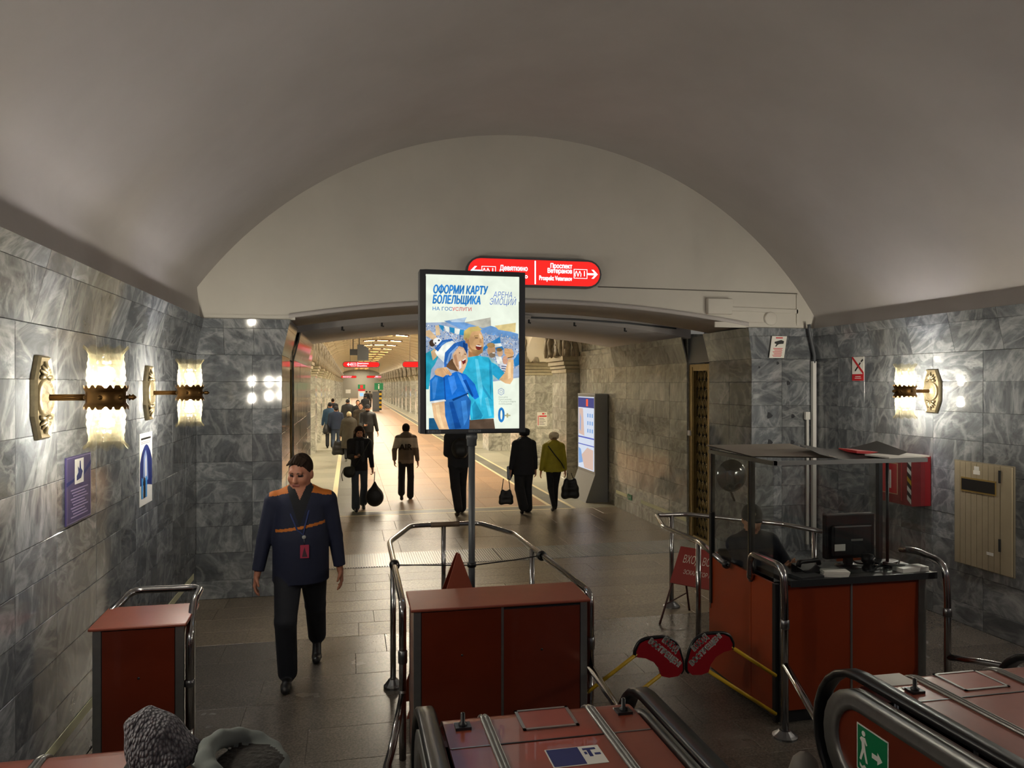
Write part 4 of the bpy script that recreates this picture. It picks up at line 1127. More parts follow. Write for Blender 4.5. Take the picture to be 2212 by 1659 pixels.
def balustrade(x0, x1, label, rails, sides, strips, hatch=None, plate=False):
    r = empty('escalator_balustrade', ((x0 + x1) / 2, 2.0, 0), 0, label, 'balustrade', None)
    ox, oy = (x0 + x1) / 2, 2.0
    to = lambda x: (lambda a, b, t: Vector((t - ox, a - oy, b)))
    R = .30
    # side panels with the moulded aluminium edge under each handrail
    for x, s in sides:
        MB().prism(side_poly(BH - .01, BYN, R, .10), x - .012, x + .012, to(x)).build('side_panel', M_RED, r)
        P = newel_path(x, BH - .04, BYN - .04, R - .04)
        b = MB()
        pr = [(-.030, -.085), (-.034, -.06), (-.022, -.03), (-.035, .012), (.035, .012), (.022, -.03), (.034, -.06), (.030, -.085)]
        rings = []
        for i, p in enumerate(P):
            a = Vector(P[max(i - 1, 0)]); c = Vector(P[min(i + 1, len(P) - 1)]); t = (c - a).normalized()
            nrm = Vector((1, 0, 0)).cross(t).normalized()
            rings.append([Vector(p) - Vector((ox, oy, 0)) + Vector((1, 0, 0)) * u + nrm * w for u, w in pr])
        vs = [q for g in rings for q in g]; n = 8; fs = []
        for i in range(len(rings) - 1):
            for j in range(n): fs.append((i * n + j, i * n + (j + 1) % n, (i + 1) * n + (j + 1) % n, (i + 1) * n + j))
        b.add(vs, fs, 0, True).build('edge_moulding', M_ALU, r)
        h = handrail(r, x, BH + .045, BYN + .045, R + .045)
        h.location = (-ox, -oy, 0)
    # deck between the handrails: rolled front lip, panels split by strips
    xa, xb = x0 + (.07 if any(s < 0 for _, s in sides) else 0), x1 - (.07 if any(s > 0 for _, s in sides) else 0)
    edges = [xa] + list(strips) + [xb]
    rows = [(-2.2, BY0), (BY0, 2.55), (2.55, 3.14), (3.14, BYN - .12)]
    for i in range(len(edges) - 1):
        for j, (ya, yb) in enumerate(rows):
            m_ = MB(); g = .004
            path = [(ya + g, BH + rise(ya)), (yb - g, BH + rise(yb))]
            if j == 3:
                path = [(ya + g, BH)]
                for q in range(9):
                    a = math.pi / 2 * (1 - q / 8); path.append((yb - .16 + .16 * math.cos(a), BH - .16 + .16 * math.sin(a)))
                path.append((yb, .02))
            vs = []; fs = []
            for (y, z) in path: vs += [(edges[i] + g - ox, y - oy, z), (edges[i + 1] - g - ox, y - oy, z)]
            k = len(path)
            for q in range(k - 1): fs.append((2 * q, 2 * q + 1, 2 * q + 3, 2 * q + 2))
            vs += [(x, y, z - .02) for x, y, z in vs]
            o_ = 2 * k
            for q in range(k - 1): fs.append((o_ + 2 * q, o_ + 2 * q + 2, o_ + 2 * q + 3, o_ + 2 * q + 1))
            fs += [(0, o_, o_ + 1, 1), (2 * k - 2, 2 * k - 1, o_ + 2 * k - 1, o_ + 2 * k - 2)]
            for q in range(k - 1):
                fs += [(2 * q, 2 * q + 2, o_ + 2 * q + 2, o_ + 2 * q), (2 * q + 1, o_ + 2 * q + 1, o_ + 2 * q + 3, 2 * q + 3)]
            m_.add(vs, fs, 0, j == 3 and False).build('deck_panel', M_DECK, r)
    for x in strips:
        pth = [(x - ox, -2.2 - oy, BH + .004 + rise(-2.2)), (x - ox, BY0 - oy, BH + .004), (x - ox, BYN - .28 - oy, BH + .004)]
        for q in range(9):
            a = math.pi / 2 * (1 - q / 8); pth.append((x - ox, BYN - .28 + .165 * math.cos(a) - oy, BH - .16 + .165 * math.sin(a)))
        pth.append((x - ox, BYN - .115 - oy, .05))
        for dx in (-.009, .009): MB().tube([(a + dx, b_, c) for a, b_, c in pth], .010, 8).build('cover_strip', M_ALU, r)
    for y in (2.55, 3.14):
        for a, b_ in zip(edges[:-1], edges[1:]):
            MB().box(a + .01 - ox, b_ - .01 - ox, y - .004 - oy, y + .004 - oy, BH - .004, BH + .003).build('joint_strip', M_ALU if a in (xa,) or b_ in (xb,) else M_BLACK, r)
    if hatch:
        hx0, hx1, hy0, hy1 = hatch; f_ = MB()
        for q in ((hx0, hx1, hy0, hy0 + .014), (hx0, hx1, hy1 - .014, hy1), (hx0, hx0 + .014, hy0, hy1), (hx1 - .014, hx1, hy0, hy1)):
            f_.box(q[0] - ox, q[1] - ox, q[2] - oy, q[3] - oy, BH, BH + .006)
        f_.build('hatch_frame', M_ALU, r)
        MB().box(hx0 + .014 - ox, hx1 - .014 - ox, hy0 + .014 - oy, hy1 - .014 - oy, BH, BH + .003).build('hatch_lid', mat('hatch_pink', '96493c', .3, var=.1, vscale=6), r)
    return r
def deck_peg(parent, x, y):
    r = MB().box(x - .035, x + .035, y - .03, y + .03, BH, BH + .012).build('peg_base', M_DARKMETAL, parent)
    MB().lathe([(.020, .012), (.020, .02), (.010, .026), (.010, .065), (.001, .067)], (x, y, BH), 10).build('peg', M_BLACK, r)
    MB().box(x - .034, x - .004, y + .02, y + .05, BH, BH + .004).build('peg_sticker', M_WHITE, r)
XB1, XB2 = .335, 1.375
b1 = balustrade(XB1, XB2, 'red escalator balustrade deck with two black handrails before the wide cabinet', 2, [(XB1, -1), (XB2, 1)], [.60, 1.10], (.745, 1.0, 3.24, 3.44))
for x, y in ((.49 - .855, 3.33 - 2), (1.24 - .855, 3.33 - 2)): deck_peg(b1, x, y)
# blue and white sticker on the deck
MB().box(.79 - .855, 1.02 - .855, 2.90 - 2, 3.05 - 2, BH, BH + .002).build('deck_sticker', M_PAPER, b1)
MB().box(.795 - .855, .93 - .855, 2.905 - 2, 3.045 - 2, BH + .002, BH + .003).build('sticker_print', M_NAVY, b1)
bt = MB()
for q in ((.945, 1.00, 3.015, 3.03), (.96, .975, 2.96, 3.015), (.985, 1.01, 2.97, 2.985), (.945, .955, 2.98, 3.0)): bt.box(q[0] - .855, q[1] - .855, q[2] - 2, q[3] - 2, BH + .002, BH + .003)
tag(bt.build('sticker_pictogram', M_NAVY, b1), kind='stuff')
XB3, XB4 = 2.52, 3.66
b2 = balustrade(XB3, XB4, 'red escalator balustrade with a green pictogram sign on its side', 2, [(XB3, -1), (XB4, 1)], [2.86, 3.36], (2.98, 3.24, 3.2, 3.42))
deck_peg(b2, 2.73 - 3.09, 3.25 - 2)
MB().box(2.62 - 3.09, 2.82 - 3.09, 3.33 - 2, 3.47 - 2, BH, BH + .004).build('paper_sheet', M_PAPER, b2)
b3 = balustrade(-1.66, -.80, 'red escalator deck along the marble wall by the knitted hat', 1, [(-.80, 1)], [-1.22], None)
b4 = balustrade(4.76, 6.04, 'red escalator deck along the far marble wall under the hatch', 1, [(4.76, -1)], [5.2, 5.7], None)
# green emergency pictogram, white label and raised brand letters on the balustrade side
sg = empty('exit_pictogram', (XB3 - .0125, 3.27, .60), 0, 'green sign with a walking figure and arrow on the balustrade side', 'sign')
def onside(mb, poly, m_, nm, t=.002, par=None):
    mb = MB().prism(poly, 0, -t, lambda a, b, c: Vector((c, -a, b))); return mb.build(nm, m_, par or sg)
sq = lambda x0, x1, y0, y1: [(x0, y0), (x1, y0), (x1, y1), (x0, y1)]
onside(None, sq(-.115, .115, -.115, .115), M_PAPER, 'border'); onside(None, sq(-.108, .108, -.108, .108), M_GREEN, 'field', .003)
wp_ = [(-.055, .075)]
onside(None, [(-.062 + .014 * math.cos(t * .785), .078 + .014 * math.sin(t * .785)) for t in range(8)], M_PAPER, 'figure_head', .004)
onside(None, [(-.078, .058), (-.05, .060), (-.034, .03), (-.042, .024), (-.056, .04), (-.048, .0), (-.030, -.06), (-.044, -.06), (-.060, -.012), (-.078, -.06), (-.092, -.058), (-.074, .0), (-.076, .03), (-.09, .045)], M_PAPER, 'figure', .004)
onside(None, [(.0, .012), (.04, .012), (.04, .03), (.075, 0), (.04, -.03), (.04, -.012), (.0, -.012)], M_PAPER, 'arrow', .004)
onside(None, [(-.09, -.075)] + [(-.09 + .018 * i, -.075 - (.012 if i % 2 else 0)) for i in range(1, 11)] + [(-.09 + .018 * i, -.09 - (.012 if i % 2 else 0)) for i in range(10, -1, -1)], M_PAPER, 'steps_symbol', .004)
tag(MB().box(XB3 - .0145, XB3 - .0125, 2.86, 3.06, .38, .56).build('paper_label', M_PAPER), 'white paper label stuck beside the green pictogram', 'label')
# grey rounded skirt guard in front of the newel
tag(MB().lathe([(.085, 0), (.09, .25), (.085, .40), (.06, .48), (.03, .51), (.001, .52)], (2.30, 3.52, 0), 20).build('bollard', mat('guard_grey', '7c766f', .5), None), 'short rounded grey bollard beside the escalator newel', 'bollard')
# escalator landings and steps between the balustrades
M_STEP = mat('step_metal', '54565a', .45, .8)
for i, (xa, xb, lab) in enumerate(((-.80, XB1, 'escalator steps below the person in the knitted hat'), (XB2, XB3, 'escalator steps behind the closed red barrier'), (XB4, 4.76, 'escalator steps beside the far balustrade'))):
    e = empty('escalator', ((xa + xb) / 2, 2.0, 0), 0, lab, 'escalator', 'escalators'); w = (xb - xa) / 2 - .05
    MB().box(-w, w, -.6, 1.06, -.10, .0).build('landing_plate', M_STEEL, e)
    sm = MB().box(-w, w, -.4, 0, -.23, 0).mesh('step', M_STEP)
    for k in range(8): link('step', sm, e, (0, -.6 - .4 * k, .23 * k))

# ------------------------------------------------------------------ swing barrier with two red paddles
br = empty('swing_barrier', (2.24, 4.83, 0), 0, 'pair of red no entry paddles on yellow bars', 'barrier')
shape = [(.0, .0), (.03, .10), (.07, .15), (.14, .175), (.27, .17), (.31, .15), (.335, .10), (.33, .06), (.27, .05), (.21, .02), (.17, -.03), (.155, -.08), (.10, -.095), (.035, -.09), (.0, -.06)]
for s in (-1, 1):
    P = [(s * (.018 + x), z + .52) for x, z in shape]
    pd = MB().prism(P, -.012, .012, lambda a, b, t: Vector((a, t, b)), smooth=False).build('paddle', M_REDSIGN, br)
    rim = [(s * (.018 + x), .0, z + .52) for x, z in [(.012, -.075), (-.004, -.055), (-.004, .0), (.027, .104), (.066, .157), (.14, .184), (.27, .18), (.318, .157), (.345, .10), (.338, .062)]]
    MB().tube(fillet(rim, .03, 3), .013, 8).build('rubber_edge', M_RUBBER, pd)
    ang = s * math.radians(48)
    for t, off, sz, wd in (('ВХОД', .062, .058, .135), ('ВОСПРЕЩЕН!', -.004, .054, .285)):
        c = Vector((s * .135, 0, .615)); dirx = Vector((math.cos(math.radians(40)), 0, s * math.sin(math.radians(40)))); upv = Vector((-s * math.sin(math.radians(40)), 0, math.cos(math.radians(40))))
        c = c + upv * (off - .02)
        text(pd, t, sz, frame(c + Vector((0, -.0135, 0)), dirx, upv), mat('letter_white', 'f2f0ea', .6), bold=.0028, width=wd)
    hx = 1.545 - 2.24 if s < 0 else 2.93 - 2.24
    MB().tube([(s * .345, 0, .60), (hx, 0, .37)], .013, 8).build('yellow_bar', M_YELLOW, br)
    MB().tube([(s * .175, 0, .445), (hx, 0, .10)], .013, 8).build('yellow_bar', M_YELLOW, br)

# ------------------------------------------------------------------ attendant's booth
X0, X1, Y0, Y1 = 2.95, 4.18, 4.85, 5.88
bo = empty('attendant_booth', ((X0 + X1) / 2, (Y0 + Y1) / 2, 0), 0, 'orange attendant booth with plexiglass windows and black counter', 'booth')
bx_, by_ = (X0 + X1) / 2, (Y0 + Y1) / 2
def BB(a, b, c, d, e, f, nm, m_, par=None, bev=0): return MB().box(a - bx_, b - bx_, c - by_, d - by_, e, f).build(nm, m_, par or bo, bevel=bev)
# front body: dark kick plate, two orange panels with an aluminium divider
BB(X0 + .05, X1 - .02, Y0 + .03, Y0 + .06, .10, 1.0, 'front_carcass', M_DARKMETAL)
BB(X0 + .05, X1 - .02, Y0 + .05, Y0 + .08, 0, .12, 'kick_plate', M_BLACK)
for a, b in ((X0 + .08, 3.545), (3.56, 4.11)): BB(a, b, Y0 + .012, Y0 + .03, .10, .985, 'front_panel', M_ORANGE)
BB(3.545, 3.56, Y0 + .006, Y0 + .03, .08, .99, 'divider_strip', M_ALU)
BB(4.11, 4.17, Y0 + .0, Y0 + .04, 0, .99, 'corner_strip', M_ALU); BB(X0 + .035, X0 + .08, Y0 + .0, Y0 + .04, 0, .99, 'corner_strip', M_ALU)
BB(X0 + .0, X0 + .035, Y0 + .02, Y0 + .06, .02, 1.0, 'corner_slot', M_BLACK)
for a, b in ((Y0 + .06, 5.20), (5.215, Y1)): BB(X0, X0 + .018, a, b, .06, 1.0, 'side_panel', M_ORANGE)
BB(X0 - .003, X0 + .018, 5.20, 5.215, .06, 1.0, 'divider_strip', M_ORANGE)
BB(X0 + .018, X0 + .04, Y0 + .06, Y1, .03, .98, 'side_carcass', M_DARKMETAL)
BB(X1 - .03, X1, Y0 + .04, Y1, .03, 1.0, 'side_panel', M_ORANGE)
BB(X0 + .04, X1 - .03, Y1 - .02, Y1, .03, .75, 'back_panel', M_ORANGE)
BB(X0 + .08, X1 + .04, Y0 - .05, Y0 + .42, 1.0, 1.035, 'counter', mat('counter_black', '1d1c1b', .3), None, .006)
BB(X0 + .08, X1 + .04, Y0 - .055, Y0 - .045, .992, 1.04, 'counter_edge', M_DARKMETAL)
BB(X0 + .04, X1 - .05, 5.70, 5.86, .75, .78, 'back_shelf', M_BLACK)
# frame and panes
ZT = 1.87
for x, y, nm in ((X0 + .012, Y1 - .02, 'frame_post'), (X0 + .012, 5.22, 'frame_post'), (X1 - .06, 5.30, 'frame_post')):
    BB(x - .012, x + .02, y - .02, y + .02, 1.0, ZT, nm, M_DARKMETAL)
BB(X0 - .006, X0 + .006, Y1 - .035, Y1 - .02, .55, ZT + .01, 'edge_trim', M_CHROME)
BB(X0 - .004, X0 + .004, 5.235, 5.243, 1.0, ZT - .03, 'edge_trim', M_BRASS)
BB(X0 - .014, X0 - .002, Y1 - .06, Y1 - .03, .60, 1.35, 'door_handle_bar', M_BLACK)
panes = (('window_pane', (X0, X0 + .006, Y0 + .05, 5.20, 1.035, ZT - .02)), ('window_pane', (X0, X0 + .006, 5.245, Y1 - .04, 1.0, ZT - .02)),
         ('window_pane', (X0 + .07, X0 + .64, Y0 + .045, Y0 + .052, 1.035, ZT - .02)), ('window_pane', (X0 + .645, X1 + .02, Y0 + .045, Y0 + .052, 1.035, ZT - .02)),
         ('window_pane', (X1 - .01, X1 - .004, Y0 + .06, Y1 - .4, 1.035, ZT - .02)))
for nm, q in panes: BB(*q, nm, M_PLEXI)
BB(X0 - .005, X1 + .03, Y0 + .03, Y0 + .06, ZT - .03, ZT, 'top_rail', mat('plexi_edge', '8a8d8d', .3))
BB(X0 - .008, X0 + .022, Y0 + .03, Y1, ZT - .03, ZT, 'top_rail', M_STEEL)
BB(X1 - .02, X1 + .01, Y0 + .06, Y1 - .3, ZT - .03, ZT, 'top_rail', M_STEEL)
rf = MB(); rf.add([(X0 - bx_ - .02, 5.15 - by_, ZT + .005), (X0 + .55 - bx_, 4.95 - by_, ZT + .005), (X0 + .75 - bx_, Y1 - by_, ZT + .03), (X0 - bx_ - .02, Y1 + .02 - by_, ZT + .03)], [(0, 1, 2, 3)])
rf.add([(x, y, z + .008) for x, y, z in rf.v[:4]], [(3, 2, 1, 0)]).build('roof_sheet', mat('roof_board', '8f877c', .6), bo)
dk = MB(); n = 8
for i in range(n):
    x0_, x1_ = X0 + .42 + .75 * i / n, X0 + .42 + .75 * (i + 1) / n
    z = lambda t: ZT + .065 - .06 * math.sin(math.pi * t)
    for (a, b, t0, t1) in ((x0_, x1_, i / n, (i + 1) / n),):
        dk.add([(a - bx_, Y0 + .12 - by_, z(t0) - .03), (b - bx_, Y0 + .12 - by_, z(t1) - .03), (b + .1 - bx_, Y0 + .6 - by_, z(t1) + .02), (a + .1 - bx_, Y0 + .6 - by_, z(t0) + .02)], [(0, 1, 2, 3)], 0, True)
tag(dk.build('cardboard_sheet', mat('card_dark', '2e2a27', .6), None, (bx_, by_, 0)), 'curved dark cardboard sheet lying on the booth roof', 'sheet')
tag(MB().box(-.19, .19, -.12, .12, 0, .012).build('paper_pad', M_PAPER, None, (X1 - .12, Y0 + .17, ZT + .002), (0, 0, .1)), 'white paper pad lying on the booth roof', 'paper')
tag(MB().box(-.17, .17, -.13, .13, 0, .02).build('red_folder', M_REDPRINT, None, (X1 - .16, Y0 + .45, ZT + .003), (0, .06, -.1)), 'red folder lying behind the paper pad on the booth roof', 'folder')
# hook rails beside the booth
for i, (s, X) in enumerate(((1, X0 - .03), (-1, X1 + .04))):
    h = empty('hook_rail', (X, 4.70, 0), 0, ['hooked chrome grab rail bolted to the orange side of the booth', 'hooked chrome grab rail at the far counter end of the booth'][i], 'rail')
    if s > 0: pth = [(.03, .50, .98), (.0, .46, .98), (.0, .46, 1.16), (.0, .02, 1.16), (.0, 0, .95), (.0, 0, 0)]
    else: pth = [(-.05, .42, 1.14), (.0, .30, 1.15), (.0, .02, 1.12), (.0, 0, .90), (.0, 0, 0)]
    o = MB().tube(fillet(pth, .10, 6), TR * 1.05, 12).build('tube', M_CHROME, h)
    f = MB(); flange(f, 0, 0, .085, .05); f.build('foot_flange', M_STEEL, h)
    MB().lathe([(TR * 1.06, .74), (TR * 1.28, .745), (TR * 1.28, .80), (TR * 1.06, .805)], (0, 0, 0), 12).build('sleeve', M_STEEL, h)
    if s > 0:
        MB().lathe([(.03, .0), (.045, .005), (.045, .012), (.02, .02)], (.012, .50, .98), 12, 0, 'x').build('wall_rosette', M_STEEL, h)
        MB().tube(fillet([(.0, 0, .50), (-.06, -.42, .34), (-.16, -.75, .30), (-.34, -1.02, .30)], .1, 5), TR, 12).build('newel_branch', M_CHROME, h)
    else:
        MB().tube(fillet([(.0, 0, .45), (.10, -.3, .50), (.30, -.9, .55)], .1, 4), TR, 12).build('newel_branch', M_CHROME, h)
# railing behind the booth
rr_ = empty('guard_railing', (3.35, 6.9, 0), 0, 'chrome tube railing bent around the back of the booth', 'railing')
def R2(x, y, z): return (x - 3.35, y - 6.9, z)
MB().tube(fillet([R2(2.90, 5.50, 1.0), R2(3.08, 6.35, 1.0), R2(3.05, 7.06, 1.0), R2(3.24, 7.70, 1.0), R2(3.60, 7.70, 1.0), R2(4.3, 6.95, 1.0), R2(4.55, 6.2, 1.0)], .06, 5), TR, 12).build('top_rail', M_CHROME, rr_)
MB().lathe([(TR * .6, -.015), (TR * 1.3, -.01), (TR * 1.3, .02), (.001, .025)], R2(2.895, 5.48, 1.0), 10, 0, 'y').build('end_cap', M_BLACK, rr_)
for x, y in ((3.08, 6.35), (3.42, 7.70), (4.42, 6.6)):
    o = MB().tube([R2(x, y, 0), R2(x, y, 1.0)], TR, 12).build('post', M_CHROME, rr_)
    f = MB(); flange(f, x - 3.35, y - 6.9, .09, .06); f.build('foot_flange', M_STEEL, o)

# red A-frame notice
A0, A1 = gz(1425, 1349), gz(1556, 1380)
ax = (A1 - A0); ax.z = 0; wA = ax.length; ax.normalize(); nrm = Vector((-ax.y, ax.x, 0))
if nrm.y < 0: nrm = -nrm
af = empty('notice_stand', A0, 0, 'red folding notice stand with white lettering behind the booth rail', 'sign stand')
lean = nrm * .48 + Vector((0, 0, .70))
pt_ = lambda a, k: ax * a + lean * k
for a in (0, wA):
    MB().tube([pt_(a, 0), pt_(a, .6)], .011, 8).build('leg', mat('leg_darkred', '3d1512', .5), af)
    MB().tube([ax * a + nrm * .62, pt_(a, .95)], .011, 8).build('leg', MATS['leg_darkred'], af)
MB().tube([pt_(0, .25), ax * 0 + nrm * .55 + Vector((0, 0, .20))], .007, 6).build('brace', MATS['leg_darkred'], af)
MB().tube([pt_(wA, .12), ax * wA + nrm * .55 + Vector((0, 0, .11))], .007, 6).build('brace', MATS['leg_darkred'], af)
ln = lean.normalized(); fn = ax.cross(ln); 
if fn.y > 0: fn = -fn
q = [pt_(-.02, .52), pt_(wA + .10, .52), pt_(wA + .10, 1.0), pt_(-.02, 1.0)]
MB().add([v for v in q] + [v + fn * .015 for v in q], [(0, 1, 2, 3), (7, 6, 5, 4), (0, 4, 5, 1), (1, 5, 6, 2), (2, 6, 7, 3), (3, 7, 4, 0)]).build('board', mat('board_red', '8a2a22', .45), af)
xd = ax if ax.cross(ln).dot(fn) > 0 else -ax
for t, k, wd, sz in (('ВХОД ВОСПРЕЩЕН', .84, wA * .98, .12), ('ЭСКАЛАТОР НА РЕМОНТЕ', .68, wA * .86, .065)):
    text(af, t, sz, frame(pt_(wA / 2 + .05, k) + fn * .017, xd, ln), mat('letter_cream', 'cfc7b5', .6), width=wd)

# ------------------------------------------------------------------ bronze grilles in the gate groove
def grille(X, sgn, label):
    r = empty('bronze_grille', (X, (S0 + S1) / 2, 0), 0 if sgn < 0 else math.pi, label, 'grille', 'bronze grilles of the gate groove')
    # local frame: visible face looks along -x
    hw = (S1 - S0) / 2 - .01
    MB().box(.06, .075, -hw, hw, .0, 2.72).build('backing', mat('grille_back', '2b2519', .7), r)
    for y0, y1 in ((-hw, -hw + .10), (hw - .16, hw)):
        MB().box(.0, .055, y0, y1, .0, 2.72).build('stile', M_BRONZE_G, r); MB().box(-.008, .0, y0 + .03, y0 + .05, .05, 2.68).build('stile_bead', M_BRONZE_G, r)
    for z0, z1 in ((.0, .10), (2.62, 2.72)): MB().box(.0, .055, -hw + .10, hw - .16, z0, z1).build('rail', M_BRONZE_G, r)
    n = 4; wS = (2 * hw - .26) / n; hS = .14
    u = MB(); h2 = wS * .40
    u.tube([(0, -h2, 0), (0, -h2, .08), (0, -h2 * .6, .118), (0, 0, .132), (0, h2 * .6, .118), (0, h2, .08), (0, h2, 0)], .0075, 5)
    u.tube([(0, -h2, 0), (0, -h2 * .35, .04), (0, 0, .115)], .006, 5).tube([(0, h2, 0), (0, h2 * .35, .04), (0, 0, .115)], .006, 5)
    um = u.mesh('scale_ornament', M_BRONZE_G)
    z = .11; row = 0
    while z < 2.50:
        for i in range(n if row % 2 == 0 else n - 1):
            link('scale_ornament', um, r, (.045, -hw + .10 + wS * (i + .5 + (.5 if row % 2 else 0)), z))
        z += hS; row += 1
    MB().box(-.01, .06, -hw, hw, 2.74, 3.14).build('header_plate', M_GREYPAINT, r)
    return r
g1 = grille(XPR + .03, -1, 'tall bronze grille with scale ornaments beside the passage wall')
g2 = grille(XPL - .03, 1, 'tall bronze grille in the pillar behind the uniformed man')
tag(MB().box(XPR + .005, XPR + .03, S1 - .09, S1 - .01, 1.62, 1.70).build('sensor_box', M_WHITE), 'small white sensor box on the bronze grille frame', 'box')

# ------------------------------------------------------------------ small fittings on the lunette and walls
tag(MB().box(-.17, .17, -.07, 0, -.10, .10).build('junction_box', M_PLASTER_W, None, ony(1551, 663, YL), None, .01), 'white junction box on the plaster lunette', 'box')
cv = MB().lathe([(.001, -.035), (.075, -.035), (.088, -.028), (.092, 0)], (0, 0, 0), 28, 0, 'y').build('round_cover', M_PLASTER_W, None, ony(1663, 689, YL)); tag(cv, 'round white cover plate above the camera sign', 'cover')
def duct(pts, w, label):
    p0, p1 = [ony(u, v, YL) for u, v in pts]; L_ = (p1 - p0).length
    tag(MB().box(0, L_, -.022, 0, -w / 2, w / 2).build('cable_duct', M_PLASTER_W, None, p0, (0, -math.atan2(p1.z - p0.z, p1.x - p0.x), 0)), label, 'duct')
duct([(1578, 668), (1722, 674)], .05, 'flat white cable duct running from the junction box')
duct([(1722, 640), (1722, 702)], .0, '') if False else None
tag(MB().box(-.02, .02, -.022, 0, -.20, .20).build('cable_duct', M_PLASTER_W, None, ony(1722, 671, YL)), 'upright white cable duct at the lunette corner', 'duct')
p0, p1 = ony(1292, 620, YL - .006), ony(1722, 635, YL - .006)
tag(MB().tube([Vector(), (p1 - p0)], .006, 6).build('cable', mat('cable_grey', '6f6a63', .6), None, p0), 'thin grey cable along the lunette beside the red sign', 'cable')
# conduit in the right hand corner
cd = empty('corner_conduit', (XR - .05, YF - .06, 0), 0, 'white plastic conduit with a bent dark pipe in the wall corner', 'conduit')
MB().box(-.025, .025, -.02, .03, 0.3, 2.72).build('channel', M_WHITE, cd)
MB().box(-.10, -.075, .0, .03, 0.3, 1.95).build('channel_thin', M_WHITE, cd); MB().box(-.125, -.06, -.01, .035, 1.95, 2.05).build('channel_box', M_WHITE, cd)
MB().tube(fillet([(-.0, 0, 2.70), (-.0, -.02, 2.78), (-.13, -.10, 3.10), (-.14, -.10, 3.2)], .06, 4), .022, 10).build('pipe', M_GREYPAINT, cd)
# notices
def board(name, C_, xd, yd, w, h, t, m_, label, cat='sign'):
    r = empty(name, C_, 0, label, cat); B = frame((0, 0, 0), xd, yd)
    o = MB().box(-w / 2, w / 2, -h / 2, h / 2, 0, t).build('board', m_, r); o.matrix_local = B
    def put(x0, x1, y0, y1, mm, k=1, nm='print'):
        q = MB().box(x0, x1, y0, y1, t + .0004 * k, t + .0004 * k + .0004).build(nm, mm, r); q.matrix_local = B; return q
    def poly(pts, mm, k=2, nm='print'):
        q = MB().add([(x, y, t + .0005 * k + .0004) for x, y in pts], [tuple(range(len(pts)))]).build(nm, mm, r); q.matrix_local = B; return q
    r['_'] = 1; del r['_']
    return r, put, poly, B
# camera notice on the slanted band
tl = (Vector((0, -OV, ZC1 - ZC0))).normalized(); nn = Vector((1, 0, 0)).cross(tl)
r, put, poly, B = board('camera_notice', ony(1680, 750, YF - .062) + nn * .005, (1, 0, 0), tl, .215, .29, .004, M_PAPER, 'white notice with a black camera pictogram on the pillar')
poly([(-.06, .07), (.03, .095), (.075, .08), (.07, .045), (.01, .04), (-.01, .03), (-.03, .005), (-.045, .01), (-.03, .04), (-.06, .05)], M_BLACK)
put(-.05, .05, .115, .13, M_REDPRINT)
for i in range(8): put(-.07 + .012 * (i % 3), .07 - .01 * (i % 2), -.02 - i * .015, -.013 - i * .015, M_REDPRINT)
# no smoking sign on the right wall
c_ = onx(1854, 797, XR - .004)
r, put, poly, B = board('no_smoking_sign', c_, (0, -1, 0), (0, 0, 1), .22, .29, .004, M_PAPER, 'no smoking sign with a red diagonal on the marble wall')
put(-.11, .11, -.145, -.065, M_REDPRINT); put(-.05, .05, -.10, -.093, M_PAPER, 2); put(-.06, .06, -.12, -.113, M_PAPER, 2)
poly([(-.11, .145), (-.09, .145), (.11, -.045), (.11, -.065), (.09, -.065), (-.11, .125)], M_REDPRINT, 4)
poly([(-.06, -.02), (.04, .08), (.055, .066), (-.045, -.034)], M_BLACK, 3); poly([(.05, .09), (.085, .12), (.1, .1), (.065, .075)], M_BLACK, 3)
# purple board with pictogram and rows of lettering, left wall
c_ = Vector((XL + .001, 5.26, 1.765))
r, put, poly, B = board('purple_notice', c_, (0, 1, 0), (0, 0, 1), .44, .415, .010, M_PURPLE, 'purple notice with a white pictogram under the wall sconce')
r['label'] = 'purple notice with a white pictogram on the left marble wall' if False else 'purple notice with a white pictogram panel on marble below a sconce'
put(-.08, .08, .03, .185, M_PAPER, 1, 'pictogram_panel')
poly([(-.05, .05), (.03, .06), (.06, .10), (.03, .12), (.02, .17), (.005, .17), (.0, .12), (-.03, .14), (-.02, .10), (-.05, .08)], M_NAVY, 3, 'pictogram')
for i in range(10): put(-.15 + .02 * (i % 3), .16 - .03 * ((i * 2) % 3), -.005 - i * .0185, .0025 - i * .0185, mat('print_lilac', '9a8fb8', .6))
for q in ((-.215, .215, .198, .201), (-.215, .215, -.2, -.197), (-.215, -.212, -.2, .2), (.212, .215, -.2, .2)): put(*q, MATS['print_lilac'])
poly([(-.22, .03), (-.1, .05), (-.08, .07), (-.22, .055)], M_NAVY, 2); poly([(.08, .10), (.22, .16), (.22, .13), (.08, .07)], M_NAVY, 2)
# paper poster with a blue figure, left wall
c_ = Vector((XL + .001, 6.90, 1.71))
r, put, poly, B = board('paper_poster', c_, (0, 1, 0), (0, 0, 1), .40, .60, .003, M_PAPER, 'narrow white paper poster with a blue arched print and light blue figures', 'poster')
arch = [(-.19, -.13), (-.19, .06), (-.13, .14), (-.06, .19), (0, .205), (.06, .19), (.13, .14), (.19, .06), (.19, -.16), (.06, -.14)]
poly(arch, M_NAVY, 2); poly([(-.10, -.10), (-.08, .10), (-.02, .16), (.03, .10), (.06, -.10)], mat('print_greyblue', '7f95c4', .6), 3); poly([(-.04, -.08), (-.03, .08), (.0, .12), (.01, -.06)], M_PAPER, 4)
for x, mm in ((-.16, M_BLUEP), (-.09, M_BLACK), (-.03, M_BLUEP)): poly([(x, -.24), (x + .05, -.24), (x + .055, -.08), (x + .005, -.06)], mm, 5)
